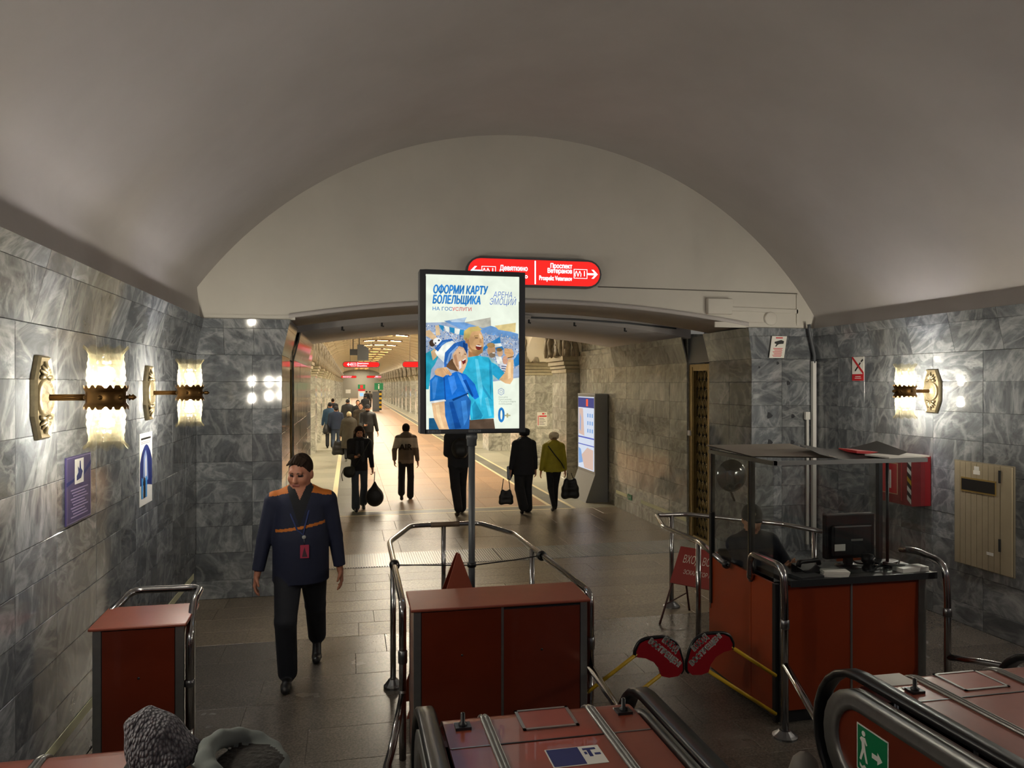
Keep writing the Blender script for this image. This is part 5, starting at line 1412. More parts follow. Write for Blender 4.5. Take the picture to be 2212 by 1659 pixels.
put(-.16, .15, .245, .262, M_BLACK, 2); put(-.16, .13, .225, .230, MATS['cable_grey'], 2); put(-.16, .13, .212, .217, MATS['cable_grey'], 2)
# small information sheet on the hall pylon
r, put, poly, B = board('info_sheet', ony(1171, 906, P0 + PITCH - .002), (1, 0, 0), (0, 0, 1), .31, .42, .004, M_PAPER, 'white information sheet with red heading on the hall pylon')
put(.0, .07, .14, .185, M_REDPRINT); poly([(.09, .145), (.09, .18), (.12, .162)], M_BLACK, 2); put(-.09, .14, .07, .11, M_REDPRINT); put(-.13, -.11, -.18, .11, M_REDPRINT)
for i in range(5): put(-.09, .05 + .03 * (i % 3), .02 - i * .045, .032 - i * .045, M_BLACK)
# fire hose cabinet on the right wall
fc = empty('fire_hose_box', (XR, 7.24, 1.38), 0, 'red fire hose box with hazard stripes on the marble wall', 'fire box')
MB().box(-.24, -.004, -.27, .27, -.26, .27).build('body', M_REDBOX, fc, bevel=.006)
MB().box(-.252, -.24, -.12, .25, -.22, .25).build('door', mat('fire_door', '8e1a1d', .45), fc)
fr_ = MB(); 
for q in ((-.07, .20, .17, .18), (-.07, .20, -.16, -.15), (-.07, -.06, -.15, .17), (.19, .20, -.15, .17)): fr_.box(-.2545, -.252, q[0], q[1], q[2], q[3])
fr_.build('sign_border', mat('print_tan', 'c79a78', .6), fc)
MB().box(-.2535, -.252, -.06, .19, -.15, .17).build('sign_field', M_REDPRINT, fc)
for y in (.03, .09): MB().box(-.255, -.2535, y, y + .025, -.10, .10).build('hose_symbol', M_PAPER, fc)
for i in range(5):
    z = -.24 + i * .10
    MB().add([(-.2415, -.26, z), (-.2415, -.20, z + .05), (-.2415, -.20, z + .10), (-.2415, -.26, z + .05)], [(0, 1, 2, 3)]).build('hazard_stripe', M_PAPER if i != 2 else M_YELLOW, fc)
    MB().add([(-.2412, -.26, z + .05), (-.2412, -.20, z + .10), (-.2412, -.20, z + .15 if i < 4 else z + .12), (-.2412, -.26, z + .10)], [(0, 1, 2, 3)]).build('hazard_stripe', M_BLACK, fc)
# slatted service hatch on the right wall
ht = empty('service_hatch', (XR, 6.28, 1.13), 0, 'cream slatted service hatch with a dark slot in the marble wall', 'hatch')
MB().box(-.02, -.002, -.355, .355, -.52, .52).build('frame', mat('hatch_frame', '7d7461', .5), ht)
n = 8
for i in range(n):
    a = -.345 + .55 * i / n + .13; b_ = a + .55 / n
    MB().box(-.034, -.02, a + .002, b_ - .002, -.51, .51).build('slat', M_HATCH, ht)
MB().box(-.036, -.02, -.345, -.22, -.51, .51).build('side_leaf', M_HATCH, ht)
MB().box(-.040, -.034, -.17, .25, .22, .36).build('slot_frame', mat('slot_gold', '8a7238', .5), ht); MB().box(-.042, -.040, -.16, .24, .235, .345).build('slot', M_BLACK, ht)
MB().box(-.036, -.034, .02, .10, .40, .44).build('sticker', M_PAPER, ht); MB().box(-.036, -.034, .03, .09, .44, .48).build('sticker', M_WHITE, ht); MB().box(-.036, -.034, -.14, -.06, -.36, -.33).build('sticker', M_WHITE, ht)
for z in (-.3, .35): MB().box(-.045, -.036, -.225, -.205, z, z + .12).build('hinge', M_DARKMETAL, ht)
# pale guide strips low on the walls
def gstrip(X, y0, y1, s, label, z=.27):
    a, b = (X, X + s * .004) if s > 0 else (X - .004, X)
    tag(MB().box(a, b, y0, y1, z, z + .065).build('guide_strip', M_TAPE), label, 'strip', 'pale guide strips low on the walls')
gstrip(XL + .002, 4.2, 8.9, 1, 'long pale guide strip low on the marble wall behind the narrow cabinet')
gstrip(XPR - .002, 11.02, 12.9, -1, 'pale guide strip low on the passage wall next to the bronze grille')
gstrip(XPR - .002, 13.6, 14.2, -1, 'short pale guide strip low on the wall beside the map stand')
gstrip(XPR + .058, 16.3, 16.75, -1, 'pale guide strip low on the wall behind the map stand')
gs = empty('exit_marker', (XPR - .006, 13.45, .30), 0, 'small green exit marker low on the passage wall', 'sign')
MB().box(-.003, .003, -.10, .10, -.05, .05).build('plate', M_GREEN, gs); MB().box(-.0045, -.003, -.05, .05, -.008, .008).build('arrow', M_PAPER, gs); MB().box(-.0045, -.003, .03, .05, -.03, .03).build('arrow_head', M_PAPER, gs)

# ------------------------------------------------------------------ lit map stand in the hall
ms = empty('map_stand', (5.0, 15.4, 0), 0, 'grey stele with a backlit city map against the hall wall', 'map stand')
MB().box(-.10, .18, -.60, .60, .55, 2.22).build('case', mat('stele_grey', '8d8f90', .45), ms, bevel=.01)
wd_ = MB().prism([(-.30, 0), (-.10, .56), (.18, .56), (.18, 0)], -.60, .60, lambda a, b, t: Vector((a, t, b))).build('plinth', MATS['stele_grey'], ms)
E_MAP = emis('map_sheet', (.70, .76, .88), .75)
def mp_(y0, y1, z0, z1, m_, k=0, nm='map_print'): return MB().box(-.104 - .001 * k, -.10, y0, y1, z0, z1).build(nm, m_, ms)
mp_(-.54, .54, .62, 2.15, E_MAP, 0, 'map_sheet')
mp_(-.54, .54, 1.92, 2.13, emis('map_head', lin('4b4a7a')[:3], .9), 1); mp_(-.15, -.02, 1.95, 2.1, emis('map_orange', lin('e0583c')[:3], 1), 2)
mp_(-.54, .54, 1.27, 1.30, emis('map_line', lin('5a62b0')[:3], .9), 1); mp_(-.54, .54, 1.12, 1.14, MATS['map_line'], 1)
E_P = emis('map_pink', lin('e3c4b4')[:3], .7); E_B = emis('map_blue', lin('8fb3e6')[:3], .7)
for pts, m_ in (([(.1, 1.32), (.5, 1.35), (.5, 1.9), (.2, 1.9)], E_P), ([(-.5, .64), (.1, .64), (.3, .9), (-.1, 1.08), (-.5, 1.05)], E_P), ([(.2, .75), (.5, .7), (.52, 1.05), (.35, 1.02)], E_B), ([(.35, 1.4), (.45, 1.45), (.42, 1.8), (.33, 1.7)], E_B)):
    MB().add([(-.1055, y, z) for y, z in pts], [tuple(range(len(pts)))]).build('map_print', m_, ms)
for i in range(9): mp_(-.48 + (i % 3) * .15, -.40 + (i % 3) * .15, 1.40 + (i // 3) * .16, 1.48 + (i // 3) * .16, E_B, 1)

# ------------------------------------------------------------------ distant hall furniture
p = gz(781, 868); ic = empty('help_column', p, 0, 'white and red help column standing before the end wall', 'column')
MB().box(-.45, .45, -.15, .15, 0, 1.75).build('body', M_WHITE, ic); MB().box(-.46, .46, -.16, .16, 1.45, 1.75).build('band', M_REDPRINT, ic); MB().box(-.5, .5, -.1, .1, 1.75, 2.35).build('head', M_GREEN, ic); MB().box(-.2, .2, -.11, -.1, 1.82, 2.28).build('head_red', M_REDPRINT, ic); MB().box(-.25, .25, -.165, -.15, .75, 1.2).build('screen', emis('help_screen', (.35, .6, .95), 1.0), ic)
p = gz(812, 889); ip = empty('info_post', p, 0, 'striped yellow and black post with a green information sign', 'sign post')
MB().box(-.3, .3, -.05, .05, 0, 1.75).build('panel', M_GREYPAINT, ip)
for i in range(9): MB().box(.28, .50, -.09, .09, .1 + i * .19, .1 + i * .19 + .19).build('stripe', M_YELLOW if i % 2 else M_BLACK, ip)
MB().box(-.38 + .25, .38 + .25, -.06, .06, 1.9, 2.5).build('info_sign', M_GREEN, ip); MB().box(.2, .3, -.066, -.06, 1.98, 2.25).build('info_letter', M_PAPER, ip); MB().box(.2, .3, -.066, -.06, 2.30, 2.40).build('info_dot', M_PAPER, ip)
MB().tube([(.25, 0, 1.7), (.25, 0, 1.95)], .04, 6).build('pole', M_DARKMETAL, ip)
p = ony(752, 846, YEND - .02); tag(MB().box(-.42, .42, -.02, 0, -.32, .32).build('wall_notice', M_PAPER, None, p), 'white paper notice on the grey end wall', 'notice')
c_ = atd(781, 762, 33); hb = empty('hanging_cabinet', c_, 0, 'grey wedge shaped cabinet hung from the hall ceiling', 'cabinet')
MB().prism([(-.18, .34), (.06, .34), (.30, .16), (.30, -.34), (-.18, -.34)], -.2, .2, lambda a, b, t: Vector((a, t, b))).build('case', M_GREYPAINT, hb)
MB().box(-.5, -.18, -.12, .12, -.12, .14).build('projector', M_DARKMETAL, hb)
for x in (-.36, -.1): MB().tube([(x, 0, .1), (x, 0, barrel(c_.x + x) - c_.z + .03)], .02, 6).build('hanger', M_DARKMETAL, hb)
# tube fixture and cable in the gate groove
tag(MB().tube([(-1.2, 0, 0), (-.4, 0, .03), (0, 0, .035), (.5, 0, .03), (1.4, 0, -.01)], .028, 8).build('groove_pipe', M_PLASTER, None, (1.2, S1 - .16, 3.42)), 'pale pipe running across the ceiling groove', 'pipe')
tag(MB().tube([(-1.9, 0, -.02), (-1.2, 0, .02), (-.5, 0, .0), (.4, 0, -.02), (1.2, 0, -.06), (2.0, 0, -.13)], .012, 6).build('groove_cable', M_GREYPAINT, None, (2.9, S1 - .14, 3.40)), 'grey cable sagging along the ceiling groove', 'cable')
for i, x in enumerate((-.1, .45, 1.35, 2.6, 3.3, 4.1)):
    tag(MB().tube([(0, 0, .04), (0, 0, -.05), (.03, 0, -.05)], .012, 6).build('ceiling_hook', M_BLACK, None, (x, S1 - .05, ZS(x) - .03)), 'small black hook on the edge of the ceiling groove', 'hook', 'hooks along the ceiling groove')

# ------------------------------------------------------------------ things in the booth
mo = empty('monitor', (3.72, 5.12, 1.035), 0, 'black computer monitor seen from behind on the booth counter', 'monitor')
MB().box(-.21, .21, -.02, .03, .06, .40).build('screen_case', M_BLACK, mo, bevel=.01); MB().box(-.17, .17, -.055, -.018, .08, .32).build('back_bulge', M_BLACK, mo, bevel=.015)
MB().box(-.16, -.07, -.057, -.055, .13, .18).build('label', M_PAPER, mo); MB().box(-.02, .08, -.057, -.055, .20, .215).build('badge', mat('badge_grey', '7c7c78', .5), mo)
MB().box(-.03, .03, -.01, .03, .0, .10).build('stand', M_BLACK, mo); MB().lathe([(.10, 0), (.10, .008), (.03, .02)], (0, 0, 0), 20).build('base', M_BLACK, mo)
ph = empty('desk_phone', (3.30, 5.0, 1.035), .2, 'black desk telephone beside the white papers on the counter', 'telephone')
MB().add([(-.09, -.08, 0), (.09, -.08, 0), (.09, .08, 0), (-.09, .08, 0), (-.09, -.08, .02), (.09, -.08, .02), (.09, .08, .06), (-.09, .08, .06)], [(0, 3, 2, 1), (4, 5, 6, 7), (0, 1, 5, 4), (1, 2, 6, 5), (2, 3, 7, 6), (3, 0, 4, 7)]).build('body', M_BLACK, ph)
MB().tube(fillet([(-.10, .0, .05), (-.09, .0, .085), (.09, .0, .085), (.10, .0, .05)], .03, 4), .018, 8).build('handset', M_BLACK, ph)
st = empty('paper_stack', (3.42, 4.88, 1.035), -.3, 'stack of white paper slips on the counter edge', 'paper')
for i in range(5): MB().box(-.09 + i * .003, .09 + i * .003, -.05, .05, i * .008, i * .008 + .007).build('sheet', M_PAPER, st)
tag(MB().box(-.10, .10, -.07, .07, 0, .02).build('notebook', M_DARKMETAL, None, (3.20, 4.88, 1.035), (0, 0, .15)), 'dark closed notebook on the counter beside the phone', 'notebook')
tag(MB().box(-.12, .12, -.05, .05, 0, .03).build('card_box', M_WHITE, None, (4.08, 4.90, 1.035), (0, 0, .1)), 'flat white carton at the far counter end', 'box')
rnd = random.Random(11)
for i in range(4):
    pts = [(rnd.uniform(-.16, .16), rnd.uniform(-.07, .07), .012 + rnd.uniform(0, .05)) for _ in range(6)]
    tag(MB().tube(fillet(pts, .06, 4), .006, 6).build('cable_tangle', M_RUBBER, None, (3.84 + i * .05, 4.97, 1.035)), 'tangled black cable on the counter before the monitor', 'cable', 'tangled cables on the counter')
wc = empty('desk_camera', (3.76, 4.95, 1.035), .3, 'small black desk speaker among the cables', 'speaker'); MB().lathe([(.04, 0), (.045, .02), (.03, .05), (.05, .07), (.045, .12), (.001, .13)], (0, 0, 0), 14).build('body', M_BLACK, wc); MB().lathe([(.02, -.045), (.018, -.055), (.001, -.05)], (0, 0, .09), 12, 0, 'y').build('grille', M_STEEL, wc)
tag(MB().box(-.05, .05, -.03, .03, 0, .035).build('stapler', M_BLACK, None, (4.02, 5.04, 1.035), (0, 0, .4)), 'black stapler near the far counter end', 'stapler')
pm = MB().tube([(0, 0, 0), (0, 0, ZT - 1.06)], .012, 8).build('booth_post', M_BLACK, None, (4.00, 5.05, 1.035)); tag(pm, 'black upright post between counter and booth roof', 'post')
cm = empty('convex_mirror', (3.10, 5.78, 1.66), 0, 'round convex mirror on a chrome arm inside the booth', 'mirror')
MB().lathe([(.001, -.05), (.06, -.045), (.10, -.030), (.13, -.004), (.135, .0), (.13, .01), (.001, .012)], (0, 0, 0), 32, 0, 'y').build('mirror_dish', mat('mirror_grey', '8d8c88', .12, .85), cm)
MB().tube([(0, .01, 0), (0, .05, -.10), (.06, .06, -.22)], .010, 8).build('arm', M_CHROME, cm)
# ------------------------------------------------------------------ people: blended implicit bodies, meshed with surface nets
class Body:
    def __init__(self): self.p = []; self.mats = []
    def mi(self, m):
        if m not in self.mats: self.mats.append(m)
        return self.mats.index(m)
    def cap(self, a, b, ra, rb, m, k=.02, flat=None, sub=False, cut=False): self.p.append(('c', np.array(a, float), np.array(b, float), ra, rb, self.mi(m), k, flat, sub, cut)); return self
    def ell(self, c, r, m, k=.02, R=None, sub=False): self.p.append(('e', np.array(c, float), np.array(r, float), R, None, self.mi(m), k, None, sub, False)); return self
    def mesh(self, name, vox, paint=None, smooth_it=2):
        lo = np.full(3, 1e9); hi = -lo
        for q in self.p:
            if q[8]: continue
            if q[0] == 'c':
                r = max(q[3], q[4]); lo = np.minimum(lo, np.minimum(q[1], q[2]) - r); hi = np.maximum(hi, np.maximum(q[1], q[2]) + r)
            else:
                r = q[2].max(); lo = np.minimum(lo, q[1] - r); hi = np.maximum(hi, q[1] + r)
        lo -= 3 * vox; hi += 3 * vox
        n = np.ceil((hi - lo) / vox).astype(int) + 1
        D = np.full(n, .3, np.float32); best = np.full(n, .3, np.float32); mid = np.zeros(n, np.uint8)
        ax = [lo[i] + vox * np.arange(n[i], dtype=np.float32) for i in range(3)]
        for q in self.p:
            r = (max(q[3], q[4]) if q[0] == 'c' else q[2].max()) + q[6] + 3 * vox
            a = q[1]; b = q[2] if q[0] == 'c' else q[1]
            i0 = np.maximum(np.floor((np.minimum(a, b) - r - lo) / vox).astype(int), 0)
            i1 = np.minimum(np.ceil((np.maximum(a, b) + r - lo) / vox).astype(int) + 1, n)
            if np.any(i1 <= i0): continue
            sl = tuple(slice(i0[i], i1[i]) for i in range(3))
            X = ax[0][sl[0]][:, None, None]; Y = ax[1][sl[1]][None, :, None]; Z = ax[2][sl[2]][None, None, :]
            if q[0] == 'c':
                P = [X - a[0], Y - a[1], Z - a[2]]; d = b - a
                if q[7] is not None:
                    axv, s = np.array(q[7][0], float), q[7][1]
                    dt = P[0] * axv[0] + P[1] * axv[1] + P[2] * axv[2]
                    f = (1 / s - 1)
                    P = [P[i] + dt * (axv[i] * f) for i in range(3)]
                    d = d + axv * (d.dot(axv) * f)
                L2 = max(d.dot(d), 1e-9); Ln = math.sqrt(L2)
                t = np.clip((P[0] * d[0] + P[1] * d[1] + P[2] * d[2]) / L2, 0, 1)
                dd = np.sqrt((P[0] - t * d[0]) ** 2 + (P[1] - t * d[1]) ** 2 + (P[2] - t * d[2]) ** 2) - (q[3] + (q[4] - q[3]) * t)
                if q[9]: dd = np.maximum(dd, (P[0] * d[0] + P[1] * d[1] + P[2] * d[2]) / Ln - Ln)
            else:
                P = [X - a[0], Y - a[1], Z - a[2]]
                if q[3] is not None:
                    R = np.array(q[3])
                    P = [P[0] * R[0][j] + P[1] * R[1][j] + P[2] * R[2][j] for j in range(3)]
                rr = q[2]
                k0 = np.sqrt((P[0] / rr[0]) ** 2 + (P[1] / rr[1]) ** 2 + (P[2] / rr[2]) ** 2)
                k1 = np.sqrt((P[0] / rr[0] ** 2) ** 2 + (P[1] / rr[1] ** 2) ** 2 + (P[2] / rr[2] ** 2) ** 2) + 1e-9
                dd = k0 * (k0 - 1) / k1
            dd = dd.astype(np.float32); cur = D[sl]; k = max(q[6], 1e-4)
            if q[8]:
                h = np.clip(.5 - .5 * (cur + dd) / k, 0, 1); D[sl] = cur * (1 - h) - dd * h + k * h * (1 - h)
            else:
                h = np.clip(.5 + .5 * (cur - dd) / k, 0, 1); D[sl] = cur * (1 - h) + dd * h - k * h * (1 - h)
                bb = best[sl]; w = dd < bb; bb[w] = dd[w]; mm = mid[sl]; mm[w] = q[5]
        S = D < 0
        nx, ny, nz = n
        cm = np.zeros((nx - 1, ny - 1, nz - 1), np.uint8)
        for dx in (0, 1):
            for dy in (0, 1):
                for dz in (0, 1): cm += S[dx:nx - 1 + dx, dy:ny - 1 + dy, dz:nz - 1 + dz]
        ci = np.argwhere((cm > 0) & (cm < 8)); idx = np.full(cm.shape, -1, np.int32); idx[tuple(ci.T)] = np.arange(len(ci))
        acc = np.zeros((len(ci), 3)); cnt = np.zeros(len(ci))
        corners = [(x, y, z) for x in (0, 1) for y in (0, 1) for z in (0, 1)]
        for c0 in corners:
            for axn in range(3):
                if c0[axn]: continue
                c1 = list(c0); c1[axn] = 1
                v0 = D[ci[:, 0] + c0[0], ci[:, 1] + c0[1], ci[:, 2] + c0[2]]; v1 = D[ci[:, 0] + c1[0], ci[:, 1] + c1[1], ci[:, 2] + c1[2]]
                w = (v0 < 0) != (v1 < 0); t = np.where(w, v0 / np.where(w, v0 - v1, 1), 0)
                p = np.array(c0, float)[None, :] + t[:, None] * (np.array(c1) - np.array(c0))[None, :]
                acc[w] += p[w]; cnt[w] += 1
        V = (ci + acc / cnt[:, None]) * vox + lo
        Q = []
        for axn in range(3):
            sl0 = [slice(None)] * 3; sl1 = [slice(None)] * 3; sl0[axn] = slice(0, -1); sl1[axn] = slice(1, None)
            A, B_ = S[tuple(sl0)], S[tuple(sl1)]
            e = np.argwhere(A != B_)
            o = [i for i in range(3) if i != axn]
            e = e[(e[:, o[0]] > 0) & (e[:, o[1]] > 0) & (e[:, o[0]] < n[o[0]] - 1) & (e[:, o[1]] < n[o[1]] - 1)]
            ins = A[tuple(e.T)]
            qs = []
            for u, v in ((-1, -1), (0, -1), (0, 0), (-1, 0)):
                c = e.copy(); c[:, o[0]] += u; c[:, o[1]] += v; qs.append(idx[tuple(c.T)])
            qd = np.stack(qs, 1)
            fl_ = ins if axn != 1 else ~ins
            qd[~fl_] = qd[~fl_][:, ::-1]
            Q.append(qd)
        Q = np.concatenate(Q)
        for _ in range(smooth_it):
            sm = np.zeros_like(V); c = np.zeros(len(V))
            for a_, b_ in ((0, 1), (1, 2), (2, 3), (3, 0)):
                np.add.at(sm, Q[:, a_], V[Q[:, b_]]); np.add.at(sm, Q[:, b_], V[Q[:, a_]]); np.add.at(c, Q[:, a_], 1); np.add.at(c, Q[:, b_], 1)
            V = V * .5 + .5 * sm / np.maximum(c, 1)[:, None]
        fc = V[Q].mean(1); gi = np.clip(np.rint((fc - lo) / vox).astype(int), 0, np.array(n) - 1)
        mt = mid[tuple(gi.T)].astype(int)
        if paint is not None:
            e1 = V[Q[:, 1]] - V[Q[:, 0]]; e2 = V[Q[:, 3]] - V[Q[:, 0]]; nn = np.cross(e1, e2); nn /= np.linalg.norm(nn, axis=1)[:, None] + 1e-9
            paint(self, fc, nn, mt)
        me = bpy.data.meshes.new(name); me.from_pydata(V.tolist(), [], Q.tolist())
        for m in self.mats: me.materials.append(m)
        me.polygons.foreach_set('material_index', mt.astype(np.int32)); me.polygons.foreach_set('use_smooth', np.ones(len(Q), bool)); me.update()
        return me

def cloth(name, c, rough=.85, var=.12, bump=.25, bscale=30): return mat('cloth_' + name, c, rough, 0, var, 9, bump, bscale)
M_SKIN = mat('skin', 'b98566', .55, var=.08, vscale=14); M_SKIN_D = mat('skin_flushed', 'a87058', .55, var=.08, vscale=14)
M_LIP = mat('lip', '8a4f46', .5); M_EYE = mat('eye_dark', '2a201c', .3); M_BROW = mat('brow', '4a382c', .8)
M_HAIR_B = mat('hair_brown', '2b2018', .85, var=.3, vscale=40, bump=.6, bscale=80, spec=.15, stretch=(1, 1, .3)); M_HAIR_D = mat('hair_dark', '1c1613', .85, var=.3, vscale=40, bump=.6, bscale=80, spec=.15)
M_BLK = cloth('black', '17171a'); M_BLK2 = cloth('black_soft', '222226'); M_SHOE = mat('shoe_black', '121214', .4); M_JEAN = cloth('jeans', '39455a'); M_JEAN_D = cloth('jeans_grey', '3c444e')
M_WSHOE = mat('shoe_white', 'c8c6c0', .6)

def ik(a, c, l1, l2, pole):
    a = np.array(a, float); c = np.array(c, float); d = c - a; L = np.linalg.norm(d); Lm = (l1 + l2) * .998
    if L > Lm: c = a + d / L * Lm; d = c - a; L = Lm
    x = (l1 * l1 - l2 * l2 + L * L) / (2 * L); hgt = math.sqrt(max(0, l1 * l1 - x * x))
    u = d / L; p = np.array(pole, float); p = p - u * p.dot(u); p /= np.linalg.norm(p) + 1e-9
    return a + u * x + p * hgt, c

def hand(B, w, d, side, n, m, curl=.5, U=1.0, s=1.0):
    """palm and five fingers; w wrist, d pointing direction, side: across the knuckles towards the thumb, n: palm normal"""
    w, d, side, n = [np.array(v, float) for v in (w, d, side, n)]
    d /= np.linalg.norm(d); side = side - d * side.dot(d); side /= np.linalg.norm(side) + 1e-9; n = n - d * n.dot(d) - side * n.dot(side); n /= np.linalg.norm(n) + 1e-9
    B.cap(w, w + d * .035 * U, .024 * U, .028 * U, m, .012 * U, (n, .7))
    B.cap(w + d * .035 * U - side * .014 * U, w + d * .082 * U - side * .017 * U, .021 * U, .019 * U, m, .012 * U, (n, .75)); B.cap(w + d * .035 * U + side * .014 * U, w + d * .084 * U + side * .017 * U, .021 * U, .019 * U, m, .012 * U, (n, .75))
    for i, (o, L) in enumerate(((.030, .068), (.010, .076), (-.010, .070), (-.029, .056))):
        b = w + d * (.088 - .004 * abs(i - 1)) * U + side * o * U
        c1, c2, c3 = curl * .6, curl * 1.3, curl * 2.0
        p1 = b + (d * math.cos(c1) + n * math.sin(c1)) * L * .45 * U; p2 = p1 + (d * math.cos(c2) + n * math.sin(c2)) * L * .32 * U; p3 = p2 + (d * math.cos(c3) + n * math.sin(c3)) * L * .25 * U
        B.cap(b, p1, .0095 * U, .009 * U, m, .004 * U); B.cap(p1, p2, .009 * U, .0082 * U, m, .003 * U); B.cap(p2, p3, .0082 * U, .007 * U, m, .003 * U)
    t0 = w + d * .025 * U + side * .026 * U; t1 = t0 + (d * .6 + side * .55 + n * .35) * .042 * U; t2 = t1 + (d * .85 + side * .1 + n * .45) * .034 * U
    B.cap(t0, t1, .015 * U, .011 * U, m, .008 * U); B.cap(t1, t2, .0105 * U, .0085 * U, m, .003 * U)

def rotm(yaw=0, pitch=0, roll=0): return np.array(Euler((pitch, roll, yaw), 'XYZ').to_matrix())

def person(name, label, loc, yaw, h, feet, hands, top, low, shoe, skin=M_SKIN, hem=.86, tr=1.0, slv=1.0, flare=1.0, legs=(.088, .062, .05), hood=None, headrot=(0, 0, 0), hat=None, hair=None,
           vox=.014, fat=1.0, extra=None, paint=None, lean=0.0, pelvis=None, curl=(.5, .5), coat_split=False, shoulders=1.0, collar=None, chin=1.0, hs=1.0):
    U = h / 1.75; B = Body(); P = lambda x, y, z: np.array((x, y, z)) * U
    # feet and pelvis
    ank = []; dzs = []
    for s, f in zip((-1, 1), feet):
        x, y, lift, pit = f
        ball = np.array((x, y, .035 + lift)); an = ball + np.array((0, .125 * math.cos(pit) + .02, .055 + .125 * math.sin(pit)))
        ank.append((ball, an, pit)); dh = math.hypot(an[0] - s * .09, an[1]); dzs.append(an[2] + math.sqrt(max(.2, .87 ** 2 - dh * dh)))
    pz = pelvis if pelvis else min(.935, min(dzs))
    dz = pz - .935
    T = lambda x, y, z: P(x, y - lean * max(0, z - .9), z + dz)
    for s, (ball, an, pit) in zip((-1, 1), ank):
        hip = np.array((s * .088, 0, pz)); kn, an2 = ik(hip, an, .44, .435, (s * .08, -1, .1))
        B.cap(hip * U, kn * U, legs[0] * U * fat, legs[1] * U, low, .03 * U); B.cap(kn * U, an2 * U, legs[1] * U, legs[2] * U, low, .015 * U)
        toe = ball + np.array((0, -.075, -.002 if pit < .6 else .0)); heel = ball + np.array((0, .15 * math.cos(pit), .15 * math.sin(pit)))
        B.cap(ball * U, toe * U, .040 * U, .034 * U, shoe, .012 * U, ((0, 0, 1), .85)); B.cap(ball * U, heel * U, .038 * U, .036 * U, shoe, .012 * U); B.cap(heel * U + P(0, -.02, .01), an2 * U + P(0, 0, -.02), .038 * U, .040 * U, shoe, .012 * U)
    # trunk
    W = .160 * tr * fat
    B.cap(T(0, .0, .90), T(0, 0, 1.05), .138 * fat * U, .140 * fat * U, low, .03, ((0, 1, 0), .74))
    B.cap(T(0, .01, 1.36), T(0, -.005, 1.10), W * 1.02 * U, W * U * (1.0 if fat < 1.1 else 1.06), top, .04 * U, ((0, 1, 0), .72 if fat < 1.1 else .80))
    B.cap(T(0, -.005, 1.12), T(0, 0, hem), W * U * (1.0 if fat < 1.1 else 1.06), W * flare * 1.02 * U, top, .010 * U, ((0, 1, 0), .76 if fat < 1.1 else .84), cut=True)
    sw = .165 * shoulders
    B.cap(T(-sw, .0, 1.425), T(sw, .0, 1.425), .068 * tr * U, .068 * tr * U, top, .05 * U); B.cap(T(0, .01, 1.44), T(0, .005, 1.52), .085 * U, .062 * U, top, .03 * U)
    # arms
    for i, s in enumerate((-1, 1)):
        hd = hands[i] if hands[i] is not None else (s * .30, -.02, .80)
        sh = T(s * (sw + .02), .0, 1.415); tg = T(*hd)
        el, wr = ik(sh, tg, .295 * U, .255 * U, (s * .5, 1.0, -.2))
        B.cap(sh, el, .062 * slv * U, .050 * slv * U, top, .03 * U); B.cap(el, wr - (wr - el) * .06, .050 * slv * U, .040 * slv * U, top, .010 * U, cut=True)
        d = wr - el; d /= np.linalg.norm(d)
        if abs(d[2]) > .6: sd, nn = (0, -1, 0), (-s, 0, 0)      # hanging: palm to the thigh, thumb forward
        else: sd, nn = (-s, 0, .3), (0, 0, 1)
        B.cap(wr - d * .03 * U, wr + d * .02 * U, .027 * U, .025 * U, skin, .008 * U)
        hand(B, wr + d * .01 * U, d, sd, nn, skin, curl[i], U * 1.04, s)
    # head
    nk = T(0, .012, 1.50); Rm = rotm(*headrot); Hd = lambda x, y, z: nk + Rm @ (np.array((x, y, z)) * U * hs)
    B.cap(T(0, .015, 1.46), Hd(0, .005, .07), .058 * U * hs, .055 * U * hs, skin, .02 * U * hs)
    B.ell(Hd(0, .008, .150), np.array((.074, .094, .092)) * U * hs, skin, .02 * U * hs, Rm); B.ell(Hd(0, -.022, .085), np.array((.060 * chin, .072, .062)) * U * hs, skin, .03 * U * hs, Rm)
    B.ell(Hd(0, -.062, .040), np.array((.030 * chin, .026, .022)) * U * hs, skin, .02 * U * hs, Rm)
    B.cap(Hd(0, -.088, .130), Hd(0, -.110, .094), .009 * U * hs, .0145 * U * hs, skin, .012 * U * hs); B.ell(Hd(0, -.098, .090), np.array((.019, .012, .010)) * U * hs, skin, .008 * U * hs, Rm)
    B.cap(Hd(-.036, -.082, .152), Hd(.036, -.082, .152), .012 * U * hs, .012 * U * hs, skin, .015 * U * hs)
    for s in (-1, 1):
        B.ell(Hd(s * .076, .012, .112), np.array((.011, .022, .032)) * U * hs, skin, .008 * U * hs, Rm); B.ell(Hd(s * .040, -.062, .098), np.array((.024, .022, .022)) * U * hs, skin, .02 * U * hs, Rm)
        B.ell(Hd(s * .031, -.094, .134), np.array((.014, .010, .009)) * U * hs, skin, .006 * U * hs, Rm, sub=True); B.ell(Hd(s * .031, -.080, .132), np.array((.011, .011, .0052)) * U * hs, M_EYE, .003 * U * hs, Rm)
        B.cap(Hd(s * .018, -.094, .149), Hd(s * .046, -.084, .151), .0045 * U * hs, .004 * U * hs, M_BROW, .003 * U * hs)
    B.cap(Hd(-.020, -.090, .062), Hd(.020, -.090, .062), .0065 * U * hs, .0065 * U * hs, M_LIP, .004 * U * hs)
    if hood: B.ell(T(0, .085, 1.49), np.array((.13, .075, .085)) * U, hood, .03 * U); B.cap(T(-.075, -.02, 1.50), T(.075, -.02, 1.50), .05 * U, .05 * U, hood, .04 * U)
    if collar: B.cap(T(-.05, -.02, 1.50), T(.05, -.02, 1.50), .055 * U, .055 * U, collar, .03 * U)
    if extra: extra(B, T, Hd, Rm, U)
